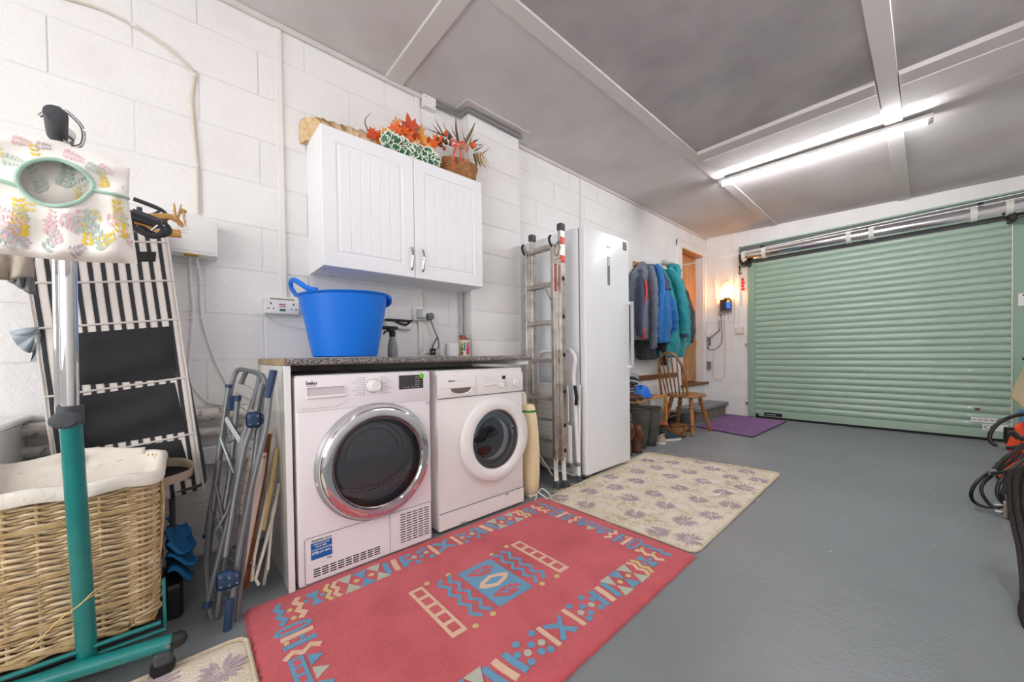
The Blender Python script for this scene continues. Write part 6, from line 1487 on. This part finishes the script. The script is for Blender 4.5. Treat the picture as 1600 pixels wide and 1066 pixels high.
# ================================================================== SHOE RACK CORNER
sr = thing('shoe_rack', (.15, 3.9, 0), 'small pine shoe rack post and shelf below the coats', 'shoe rack')
for x, y in ((.285, 4.12), (.03, 4.12), (.03, 3.42)):
    b = MB(); b.box(x-.016, x+.016, y-.016, y+.016, 0, .455, bev=.003); obj('post', b, M_pine, sr)
for z in (.435, .27, .10):
    for k in range(4): b = MB(); b.box(.02+.07*k, .05+.07*k, 3.40, 4.12, z-.006, z+.006, bev=.002); obj('slat', b, M_pine, sr)
for z in (.43, .27): b = MB(); b.box(.02, .30, 4.105, 4.13, z-.016, z+.014, bev=.002); obj('end_rail', b, M_pine, sr)
b = MB(); b.box(.275, .30, 3.40, 4.12, .42, .45, bev=.002); obj('front_rail', b, M_pine, sr)
M_bl = mat('brown_leather', '#6e4530', .5, bump=(60, .4), var=(15, .4, .7), col2='#4a2c1e'); M_wel = mat('olive_rubber', '#565650', .55, var=(12, .35, .7), col2='#3f403b')
M_tan = mat('tan_suede', '#9a6a3f', .8, bump=(80, .5)); M_sole = mat('sole_brown', '#4d3628', .7); M_wsole = mat('white_sole', '#d8d3cb', .6); M_tr = mat('dark_trainer', '#2b3138', .7); M_beig = mat('beige_shoe', '#b9a88f', .8)
def shoe(name, x, y, z, rz, L_, w, hgt, m, sole, label, shaft=0, sr_=.05, group=None, lean=0, floppy=False, cat='shoe', laces=None):
    """toe points along +X in local space"""
    t = thing(name, (0, 0, 0), label, cat, group); t.location = (x, y, z); t.rotation_euler = (0, 0, rz); BASE[t.name] = V((0, 0, 0))
    def pr_f(s):   # s 0 heel .. 1 toe : half width, top height
        hw = w/2*(.72+.34*sin(pi*min(1, s*1.05))**.8-(.18 if s > .85 else 0)*((s-.85)/.15 if s > .85 else 0)); ht = hgt*(1.0-.62*max(0, (s-.35)/.65)**.8) if s < .97 else hgt*.30
        if s > .93: hw *= max(.35, 1-((s-.93)/.07)**2*.6)
        if s < .08: hw *= .55+.45*(s/.08)
        return hw, ht
    b = MB(); rs = []
    for i in range(17):
        s = i/16; hw, ht = pr_f(s); xx = -L_*.32+L_*s
        rs.append([V((xx, hw*cos(a)*(1 if abs(cos(a)) < .9 else 1), .022+ht*(max(0, sin(a))**.7) if sin(a) > 0 else .022)) for a in [pi*k/10 for k in range(11)]])
    b.rings(rs, closed=True); obj('upper', b, m, t, smooth=70)
    b = MB(); out = []
    for i in range(17): s = i/16; hw, _ = pr_f(s); out.append((-L_*.325+L_*1.01*s, hw*1.05))
    poly = [V((a, c, .0)) for a, c in out]+[V((a, -c, .0)) for a, c in out[::-1]]
    b.prism(poly, (0, 0, .024)); so_ = obj('sole', b, sole, t)
    if shaft:
        b = MB(); rs = []; N_ = 10
        for i in range(N_+1):
            q = i/N_; zz = .05+(shaft-.05)*q; rr = sr_*(.82+.28*q)
            cx = -L_*.14-(.02*q)+lean*q*q+(.02*sin(q*7) if floppy else 0)
            rs.append([V((cx+rr*1.15*cos(a)*(1+.05*sin(3*a+q*6)), rr*sin(a)*(.8 if floppy else .95)+(.012*sin(q*9) if floppy else 0), zz)) for a in [2*pi*k/18 for k in range(18)]])
        for q_ in (.9, .5): rs.append([V((c.x*.0+(-L_*.14-.02+lean)+(c.x-(-L_*.14-.02+lean))*.9, c.y*.9, shaft-(1-q_)*.10)) for c in rs[N_]])
        b.rings(rs, cap=False); obj('shaft', b, m, t, smooth=70)
        b = MB(); b.tube([V(p)+V((0, 0, .002)) for p in rs[N_]], .004, 5, closed=True); obj('collar', b, sole, t)
    else:
        b = MB(); b.tube([V((-L_*.12+L_*.17*cos(a), w*.28*sin(a), .026+hgt*.92-(.02*cos(a)))) for a in [2*pi*k/16 for k in range(16)]], .007, 6, closed=True); obj('collar', b, laces or m, t)
    if laces:
        for k in range(4):
            b = MB(); xx = L_*(.10+.07*k); b.tube([V((xx, -w*.2, .03+hgt*(.86-.10*k))), V((xx+.01, 0, .045+hgt*(.86-.10*k))), V((xx, w*.2, .03+hgt*(.86-.10*k)))], .003, 5); obj('lace', b, laces, t)
    return t
shoe('brown_boot', .41, 3.04, 0, pi-.3, .27, .095, .10, M_bl, M_sole, 'left brown leather boot slumped nearest the fridge', .30, .05, 'brown leather boots', .0, True, 'boot')
shoe('brown_boot', .43, 3.17, 0, pi-.2, .27, .095, .10, M_bl, M_sole, 'right brown leather boot slumped between fridge and tall rubber boots', .26, .052, 'brown leather boots', .03, True, 'boot')
shoe('rubber_boot', .37, 3.33, 0, pi-.15, .28, .10, .11, M_wel, mat('sole_dark', '#35332f', .8), 'tall grey-green rubber boot on the left of its pair', .385, .074, 'tall rubber boots', 0, cat='boot')
shoe('rubber_boot', .385, 3.51, 0, pi-.1, .28, .10, .11, M_wel, mat('sole_dark', ''), 'tall grey-green rubber boot on the right of its pair', .385, .074, 'tall rubber boots', 0, cat='boot')
shoe('low_shoe', .44, 3.64, 0, pi-.2, .23, .08, .06, M_beig, M_wsole, 'beige low shoe tucked against the rubber boots', 0, cat='shoe')
shoe('trainer', .42, 3.80, .0, 1.1, .30, .10, .075, M_tr, M_wsole, 'dark blue trainer with thick white sole, in front of the rack post', 0, laces=M_jdk)
shoe('trainer', .36, 3.90, .0, .9, .29, .10, .08, M_tr, M_wsole, 'dark trainer with white sole behind the first one', 0, laces=M_jdk)
shoe('tan_boot', .43, 3.96, .0, pi-.1, .28, .10, .10, M_tan, M_sole, 'left tan suede lace-up boot near the chair leg', .14, .055, 'tan suede boots', cat='boot', laces=M_tan)
shoe('tan_boot', .43, 4.085, .0, pi-.1, .28, .10, .10, M_tan, M_sole, 'right tan suede lace-up boot near the chair leg', .14, .055, 'tan suede boots', cat='boot', laces=M_tan)
shoe('dark_shoe', .30, 4.40, .0, .6, .27, .09, .06, M_bl, M_sole, 'dark brown shoe under the wooden chair', 0)
shoe('brown_shoe', .15, 3.42, .442, .1, .26, .085, .06, M_bl, M_sole, 'brown leather shoe on the rack top, above the left rubber boot', 0)
shoe('brown_shoe', .15, 3.53, .442, .1, .26, .085, .06, M_bl, M_sole, 'brown leather shoe on the rack top, beside its partner', 0)
shoe('beige_slipper', .14, 3.86, .277, .1, .26, .09, .05, M_beig, M_wsole, 'pale slipper on the middle shelf of the rack', 0)
shoe('grey_shoe', .14, 3.72, .277, .1, .26, .09, .05, M_grey, M_sole, 'grey shoe on the middle shelf of the rack', 0)
shoe('red_shoe', .20, 3.98, .107, .1, .26, .09, .06, mat('brick_leather', '#a4553c', .6), M_sole, 'brick-red shoe on the lowest shelf behind the post', 0)
cp_ = thing('shower_hat', (.2, 3.70, .45), 'bright blue crumpled plastic cap on top of the shoe rack', 'hat')
b = MB(); rs = []
for i in range(9):
    a = pi/2*i/8; rs.append([V((.20+.105*cos(a)*cos(t)*(1+.08*sin(5*t)), 3.72+.13*cos(a)*sin(t)*(1+.08*sin(7*t)), .455+.12*sin(a)+.008*sin(6*t+i))) for t in [2*pi*k/28 for k in range(28)]])
b.rings(rs); obj('crown', b, mat('cap_blue', '#1c6fd0', .4), cp_, smooth=40)
b = MB(); b.tube([V((.20+.11*cos(t), 3.72+.135*sin(t), .458)) for t in [2*pi*k/24 for k in range(24)]], .012, 6, closed=True); obj('band', b, mat('cap_blue', ''), cp_)
pk = MB(); pk.sphere((.22, 3.56, .475), .035, 10, (1, 1.2, .9)); simple('pink_ball', pk, mat('dusty_pink', '#b896ab', .8), 'dusty pink bundle beside the blue cap', 'ball')
# helmets and straps heap
hp = thing('ski_helmet', (.18, 3.50, .52), 'grey buckled helmet with dark straps above the shoes', 'helmet')
b = MB(); b.sphere((.16, 3.62, .66), .07, 14, (1, 1.2, .75)); obj('shell', b, M_grey, hp)
for k in range(4): b = MB(); b.tube(bez([(.12, 3.40+.02*k, .63), (.22, 3.50, .70-.03*k), (.24, 3.60, .66-.02*k), (.16, 3.68, .6)], 5), .010, 6, flat=.4); obj('strap', b, M_dark if k % 2 else M_lgrey, hp)
b = MB(); b.box(.03, .20, 3.36, 3.62, .46, .59, bev=.01); q = obj('box_stack', b, M_charcoal); tag(q, 'dark storage box on the shoe rack beneath the helmet', 'box')
for k in range(3): s_ = MB(); s_.box(.2, .202, 3.38, 3.60, .49+.03*k, .50+.03*k); obj('strip', s_, M_lgrey, q)
wsf = MB(); wsf.box(.0, .02, 3.75, 5.05, .60, .66, bev=.006); simple('dark_wall_batten', wsf, M_brownwood, 'dark worn wooden batten low on the wall behind the chair', 'batten')
rad = thing('low_radiator', (.05, 4.3, .15), 'white ribbed radiator low on the wall behind the shoe rack', 'radiator')
b = MB(); b.box(.02, .035, 3.5, 4.75, .15, .57); obj('panel', b, M_white, rad)
for k in range(24): b = MB(); b.box(.035, .05, 3.52+.051*k, 3.545+.051*k, .18, .54, bev=.004); obj('rib', b, M_white, rad)
# dark storage box under chair
b = MB(); b.box(.04, .26, 4.66, 4.98, .0, .17, bev=.008); q = simple('dark_crate', b, M_charcoal, 'dark grey crate on the floor behind the wooden chair', 'box')
# ================================================================== WINDSOR CHAIR
ch = thing('windsor_chair', (.38, 4.38, 0), 'varnished wooden chair with bowed spindle back below the coats', 'chair')
SZ = .425
seat = []
for k in range(28):
    a = 2*pi*k/28; rx, ry = .205, .215; p = (abs(cos(a))**.75*(1 if cos(a) > 0 else -1)*rx, abs(sin(a))**.75*(1 if sin(a) > 0 else -1)*ry); seat.append(V((.385+p[0], 4.42+p[1]*1.0, SZ)))
b = MB(); rs = []
for z, s in ((SZ-.012, .93), (SZ-.004, 1.0), (SZ+.012, 1.0), (SZ+.020, .96), (SZ+.018, .7), (SZ+.012, .3)): rs.append([V((.385+(p.x-.385)*s, 4.42+(p.y-4.42)*s, z)) for p in seat])
b.rings(rs); obj('seat', b, M_chairwood, ch, smooth=50)
def bow(t): a = pi*t; return V((.335-.150*cos(a)*(1.0+.16*sin(a)), 4.235-.15*sin(a)**.9, SZ+.005+.50*sin(a)**.75))
b = MB(); b.tube([bow(k/28) for k in range(29)], .0135, 10); obj('bow', b, M_chairwood, ch)
for k in range(6):
    t = .20+.60*k/5; top = bow(.5-(.5-t)*.92); q = (k-2.5)/2.5; bt_ = V((.335+q*.100, 4.245-.01*(1-q*q), SZ+.015)); mid = bt_.lerp(top, .45)
    b = MB(); b.tube([bt_, bt_.lerp(top, .2), mid, bt_.lerp(top, .8), top], [.006, .0085, .0095, .0075, .005], 8); obj('spindle', b, M_chairwood, ch)
def turned(par, A, B2, nm='leg'):
    prof = [(a_, r_*1.22) for a_, r_ in [(0, .011), (.05, .016), (.12, .021), (.2, .017), (.24, .024), (.27, .016), (.30, .024), (.33, .017), (.45, .023), (.60, .021), (.70, .015), (.73, .021), (.76, .014), (.79, .019), (.85, .016), (1, .013)]]
    b = MB(); b.tube([A.lerp(B2, t) for t, r in prof], [r for t, r in prof], 12); return obj(nm, b, M_chairwood, par)
for (tx, ty, fx, fy) in ((.49, 4.31, .565, 4.175), (.49, 4.53, .585, 4.615), (.28, 4.31, .21, 4.19), (.28, 4.53, .20, 4.60)): turned(ch, V((tx, ty, SZ)), V((fx, fy, .002)))
b = MB(); b.tube([V((.545, 4.21, .14)), V((.385, 4.39, .16)), V((.23, 4.58, .14))], .009, 8) if 0 else b.tube([V((.25, 4.245, .17)), V((.25, 4.56, .17))], .009, 8); obj('stretcher', b, M_chairwood, ch)
b = MB(); b.tube([V((.55, 4.215, .17)), V((.565, 4.58, .17))], .009, 8); 
b.b.free()
b = MB(); b.lathe([(.0001, 0), (.008, 0), (.008, .01), (.0001, .012)], (.575, 4.28, SZ-.02), 10); obj('seat_pad_tie', b, M_cream, ch)
# line reel
rl_ = thing('line_reel', (.04, 4.85, 2.09), 'grey retractable washing-line reel on the wall above the coats', 'reel')
b = MB(); b.tube([(.035, 4.60, 2.085), (.035, 5.03, 2.10)], .023, 14); obj('case', b, M_lgrey, rl_)
b = MB(); b.tube([(.035, 5.03, 2.10), (.035, 5.05, 2.10)], .018, 12); obj('nozzle', b, M_grey, rl_)
e1, e2 = P(1599, 301, 'Y', 4.3), P(1599, 308, 'Y', 4.3)
for e, dz in ((e1, .0), (e2, -.01)):
    b = MB(); b.tube([V((.04, 5.04, 2.10+dz)), V((1.4, 4.65, (2.10+e.z)/2-.004+dz/2)), e, e+(e-V((.04, 5.04, 2.1)))*.12], .0028, 5)
    simple('washing_line', b, M_white, 'upper white washing-line cord stretched across the shutter' if dz == 0 else 'lower white washing-line cord stretched across the shutter', 'cord')
# ================================================================== BACK WALL FITTINGS
YW = YB-.004
def Yp(u, v, d=.01): return P(u, v, 'Y', YW-d)
cr_ = thing('shutter_crank', (.2, YW, 1.5), 'long white winding handle with hooked top on the back wall', 'crank')
b = MB(); b.tube(bez([Yp(1114, 434), Yp(1115, 431), Yp(1118, 431), Yp(1119, 436), Yp(1117, 438)], 4)+[Yp(1120, 470), Yp(1124, 498)], .006, 8); obj('rod', b, M_white, cr_)
b = MB(); b.tube([Yp(1123.5, 500, .02), Yp(1124.5, 512, .02)], .013, 10); obj('grip', b, M_lgrey, cr_)
b = MB(); b.tube(fillet([Yp(1124.5, 511, .02), Yp(1124.5, 516, .02), Yp(1114, 525, .02), Yp(1108, 528, .02)], .02), .008, 8); obj('crank_arm', b, M_grey, cr_)
bm = thing('crank_bracket', (.1, YW, 1.2), 'small white bracket holding the winding handle by the door frame', 'bracket')
b = MB(); p = Yp(1108, 524); b.box(p.x-.04, p.x+.04, YW-.05, YW, p.z-.03, p.z+.03, bev=.006); obj('plate', b, M_white, bm)
b = MB(); p = Yp(1110, 533); b.box(p.x-.014, p.x+.014, YW-.06, YW-.02, p.z-.07, p.z+.05, bev=.006); obj('grip', b, M_grey, bm)
wb_ = thing('shutter_control_box', (.27, YW, 1.54), 'dark box with blue display below the amber light on the back wall', 'control box')
a, c = Yp(1127, 468), Yp(1143, 486)
b = MB(); b.box(a.x, c.x, YW-.07, YW, c.z, a.z-.01, bev=.006); obj('case', b, mat('box_brown', '#4b3c3c', .5), wb_)
b = MB(); b.box(a.x-.008, c.x+.008, YW-.085, YW-.0, c.z-.012, c.z+.006, bev=.004); obj('base_lip', b, M_grey, wb_)
p = Yp(1138, 476, .07); b = MB(); b.box(p.x-.026, p.x+.026, YW-.073, YW-.069, p.z-.055, p.z+.035); obj('display', b, mat('blue_display', '#3467c8', .3, emit=('#3a6ee0', .8)), wb_)
b = MB(); b.prism([V((p.x-.026, YW-.073, p.z+.036)), V((p.x+.026, YW-.073, p.z+.036)), V((p.x+.010, YW-.073, p.z+.075)), V((p.x-.010, YW-.073, p.z+.075))], (0, .003, 0)); obj('yellow_mark', b, mat('sign_yellow', '#e3c92c', .4, emit=('#e3c92c', .5)), wb_)
gl_ = thing('amber_light', (.30, YW, 1.78), 'glowing amber wall light above the dark control box', 'wall light')
p = Yp(1136, 456, .05); b = MB(); b.sphere((p.x, YW-.065, p.z-.02), .05, 16, (1.05, .8, 1.15)); obj('bulb_cover', b, mat('amber_glow', '#ffd9a8', .4, emit=('#ffb060', GLOW_STRENGTH)), gl_)
b = MB(); b.lathe([(.045, 0), (.05, .02), (.0001, .022)], (p.x, YW-.065, p.z-.105), 16); b.box(p.x-.03, p.x+.03, YW-.05, YW, p.z-.11, p.z-.08); obj('base', b, M_cream, gl_)
b = MB(); p = Yp(1135, 439); b.tube(bez([Yp(1127, 452), Yp(1128, 446), Yp(1132, 441), Yp(1136, 438), Yp(1138, 440)], 4), .005, 6); obj('hook_wire', b, M_grey, gl_)
s_ = thing('wall_socket', (.46, YW, 1.19), 'small square white outlet beside the green shutter frame', 'socket')
a, c = Yp(1150, 512), Yp(1162, 521); b = MB(); b.box(a.x, c.x, YW-.035, YW, c.z, a.z, bev=.004); obj('plate', b, mat('ivory_plate', '#e2dbcf', .5), s_)
b = MB(); b.box((a.x+c.x)/2-.008, (a.x+c.x)/2+.008, YW-.039, YW-.034, (a.z+c.z)/2-.012, (a.z+c.z)/2+.012, bev=.002); obj('switch', b, M_white, s_)
rt = thing('red_tag', (.5, YW, 1.85), 'narrow white tag with red marks left of the shutter', 'tag')
a, c = Yp(1158, 433), Yp(1164, 456); b = MB(); b.box(a.x, c.x, YW-.012, YW-.008, c.z, a.z); obj('plate', b, M_white, rt)
M_tagr = mat('tag_red', '#c8322c', .5)
for k in range(4):
    p = Yp(1161, 437+5*k, .013); q_ = MB(); q_.box(p.x-.022, p.x+.014+.008*(k % 2), YW-.0135, YW-.012, p.z-.018, p.z+.018, bev=.0005)
    q_.box(p.x-.016, p.x+.004, YW-.0140, YW-.0125, p.z+.020, p.z+.026); obj('red_mark', q_, M_tagr, rt)
b = MB(); p = Yp(1160, 422); b.tube([V((.475, YW-.06, 2.17)), V((.49, YW-.07, 2.10))], .009, 6); b.tube(bez([(.49, YW-.07, 2.10), (.475, YW-.07, 2.07), (.49, YW-.07, 2.04), (.515, YW-.07, 2.06)], 4), .007, 6); obj('release_hook', b, M_dark, gd)
cable('black_cable_loop', [Yp(1121, 492), Yp(1126.5, 494), Yp(1128, 530), Yp(1124, 541), Yp(1112, 547), Yp(1105, 541), Yp(1104, 527)], .004, M_dark, 'thin dark cable looped under the winding handle', clips=[Yp(1126, 492), Yp(1128, 531), Yp(1123, 542), Yp(1106, 544)], clipm=M_dark)
cable('white_cable_loop', [Yp(1132, 487), Yp(1133, 530), Yp(1133, 570), Yp(1131, 588), Yp(1124, 594), Yp(1116, 590), Yp(1114, 575), Yp(1115, 548)], .005, mat('offwhite_cable', '#d9d2c8', .5), 'white cable hanging in a deep loop low on the back wall')
cable('short_cable', [Yp(1137, 488), Yp(1139, 495), Yp(1140, 502), Yp(1144, 503), Yp(1148, 502), Yp(1148, 470)], .004, mat('offwhite_cable', ''), 'short pale cable looping below the control box')
cable('thin_down_cable', [Yp(1104, 573), Yp(1103, 590), Yp(1102, 606), Yp(1102, 618)], .004, M_dark, 'thin dark cable running down to the doorstep')
gb = MB(); a, c = Yp(1104, 565), Yp(1111, 577); gb.box(a.x, c.x, YW-.045, YW, c.z, a.z, bev=.006); simple('grey_cable_box', gb, M_grey, 'small dark grey junction box low by the oak door', 'electrical box')
# ================================================================== RIGHT EDGE: MOWER, CABLES, TOWEL
def Yq(u, v, y): return P(u, v, 'Y', y)
mw = thing('lawn_mower', (2.75, 4.1, 0), 'orange and black electric garden machine at the right edge of the floor', 'garden tool')
for x_, y_ in ((2.62, 3.90), (3.0, 3.90), (2.62, 4.30), (3.0, 4.30)):
    b = MB(); b.lathe([(.01, -.02), (.055, -.018), (.06, 0), (.055, .018), (.01, .02)], (x_, y_, .06), 18, 'X', cap=True); obj('wheel', b, M_dark, mw)
b = MB(); rs = []
for z, s in ((.05, 1.), (.09, 1.03), (.14, .95), (.22, .72), (.30, .5), (.33, .35)):
    rs.append([V((2.81+.20*s*cos(a)*(1.05 if abs(cos(a)) > .7 else 1), 4.1+.24*s*sin(a), z)) for a in [2*pi*k/24 for k in range(24)]])
b.rings(rs); obj('deck', b, M_orange, mw, smooth=50)
b = MB(); b.tube([Yq(1600, 672, 4.0), Yq(1588, 688, 4.0), Yq(1578, 705, 3.98)], [.035, .04, .02], 10); b.tube([Yq(1604, 655, 4.05), Yq(1590, 672, 4.02)], .02, 10); obj('motor_housing', b, M_orange, mw)
for k in range(7): b = MB(); p = Yq(1578+3*k, 716-2*k, 3.84); b.box(p.x-.002, p.x+.002, p.y-.01, p.y+.01, p.z-.03, p.z+.03, M=None); obj('vent_rib', b, M_dark, mw)
b = MB(); b.tube(fillet([Yq(1576, 668, 4.0), Yq(1575, 688, 4.0), Yq(1582, 698, 4.0), Yq(1620, 696, 4.0)], .05), [.022]*10+[.026]*2 if 0 else .020, 10, flat=1.2); obj('handle', b, M_dark, mw)
b = MB(); b.tube([Yq(1598, 640, 4.0), Yq(1600, 660, 4.0)], .018, 10); b.box(*sorted((Yq(1590, 660, 4.03).x, Yq(1597, 660, 4.03).x)), 4.02, 4.04, Yq(1590, 680, 4.03).z, Yq(1590, 660, 4.03).z, bev=.004); obj('clip', b, mat('pale_blue_clip', '#5b87ad', .5), mw)
cc = thing('cable_coil', (2.65, 3.6, 0), 'loops of shiny black electric cable spilling onto the grey floor', 'cable')
def loop(pts, r=.0085, y=None):
    b = MB(); b.tube(bez([P(u, v, 'Y', yy_) for u, v, yy_ in pts], 8), r, 8); obj('cable_loop', b, M_cable, cc)
loop([(1606, 647, 3.9), (1585, 650, 3.9), (1562, 660, 3.88), (1548, 676, 3.85), (1548, 690, 3.83), (1560, 697, 3.82), (1580, 700, 3.82), (1606, 696, 3.82)], .011)
loop([(1600, 700, 3.75), (1575, 712, 3.6), (1550, 735, 3.5), (1528, 752, 3.42), (1518, 768, 3.40), (1520, 782, 3.42), (1535, 791, 3.42), (1560, 793, 3.42), (1590, 786, 3.45), (1610, 778, 3.5)])
loop([(1610, 706, 3.7), (1580, 722, 3.55), (1552, 742, 3.45), (1536, 756, 3.36), (1534, 770, 3.34), (1545, 787, 3.34), (1560, 798, 3.33), (1575, 805, 3.30), (1600, 812, 3.3)])
loop([(1598, 694, 3.7), (1575, 715, 3.55), (1556, 733, 3.45), (1552, 740, 3.4), (1575, 735, 3.4), (1600, 718, 3.45)])
loop([(1606, 712, 3.6), (1580, 735, 3.45), (1563, 752, 3.38), (1558, 770, 3.36), (1566, 785, 3.36), (1580, 792, 3.36), (1600, 796, 3.36)])
loop([(1606, 735, 3.5), (1580, 752, 3.4), (1567, 768, 3.36), (1568, 782, 3.36), (1580, 795, 3.36), (1600, 802, 3.36)])
for (u, v, y) in ((1551, 738, 3.42), (1565, 698, 3.8)): p = P(u, v, 'Y', y); b = MB(); b.box(p.x-.016, p.x+.016, p.y-.016, p.y+.016, p.z-.016, p.z+.016, bev=.004); obj('cable_clip', b, M_grey, cc)
tb_ = thing('cable_bundle', (2.6, 2.5, .0), 'thick hank of brownish black cable hanging at the right edge, plug beside it', 'cable')
YS_ = (0, 0, 0, -.03, -.08, -.14, -.22, -.32, -.38)
for k, (du, yy_) in enumerate(((0, 2.45), (5, 2.49), (10, 2.44), (16, 2.49), (22, 2.45), (28, 2.49))):
    UV = ((1601+du*.6, 734), (1589+du, 732-k), (1578+du, 750), (1579+du, 790), (1586+du, 828), (1593+du, 858), (1598+du*.8, 900), (1600+du*.8, 940), (1606+du*.8, 985))
    b = MB(); b.tube(bez([P(u, v, 'Y', yy_+dy) for (u, v), dy in zip(UV, YS_)], 8), .0088, 10); obj('strand', b, M_sleeve, tb_)
b = MB(); b.tube(bez([P(1604, 925, 'Y', 2.08), P(1597, 950, 'Y', 2.07), P(1599, 968, 'Y', 2.06), P(1606, 985, 'Y', 2.05)], 6), .009, 10); obj('strand', b, M_sleeve, tb_)
pu = P(1580, 797, 'Y', 2.53); b = MB(); b.box(pu.x-.012, pu.x+.035, pu.y-.02, pu.y+.02, pu.z-.045, pu.z+.028, bev=.012, seg=3); pb_ = obj('plug_body', b, mat('plug_brown', '#4a4440', .45), tb_)
b = MB(); b.box(pu.x-.019, pu.x-.010, pu.y-.018, pu.y+.018, pu.z-.035, pu.z+.03, bev=.003); obj('plug_face', b, mat('plug_face_tan', '#9b8c7b', .5), pb_)
for dz, dy in ((.012, .0), (-.014, -.010), (-.014, .010)): b = MB(); b.box(pu.x-.042, pu.x-.018, pu.y+dy-.0035, pu.y+dy+.0035, pu.z+dz-.003, pu.z+dz+.003, bev=.001); obj('pin', b, M_chrome, pb_)
# bracket on the right wall carrying the hank and towel
hg = MB(); hg.tube([V((3.11, 2.47, .60)), V((2.52, 2.47, .565))], .010, 8); hg.tube([V((2.52, 2.47, .565)), V((2.50, 2.47, .59))], .010, 8); simple('wall_bracket', hg, M_dark, 'dark arm on the right wall holding the black cable hank', 'bracket')
tw_p = [P(1612, 545, 'Y', 3.6), P(1598, 565, 'Y', 3.6), P(1587, 606, 'Y', 3.6)]
b = MB()
def tw(u, v):
    top = V((2.66+.35*u, 3.6+.02*sin(u*20), .86+.05*u)); q = V((2.600+.40*u, 3.6+.03*sin(u*22+2)*v, .64-.09*min(1, u*7)))
    p = top.lerp(q, v); return p+V((.0, .012*sin(u*26+v*3)*v, 0))
b.grid(tw, 30, 14); o = obj('beige_towel', b, M_towel, solid=.008, smooth=80); tag(o, 'beige towel hanging at the right edge in front of the shutter frame', 'towel')
hg = MB(); hg.tube([V((3.11, 3.6, .93)), V((2.64, 3.6, .86))], .008, 8); simple('wall_bracket', hg, M_dark, 'dark arm on the right wall carrying the beige towel', 'bracket')
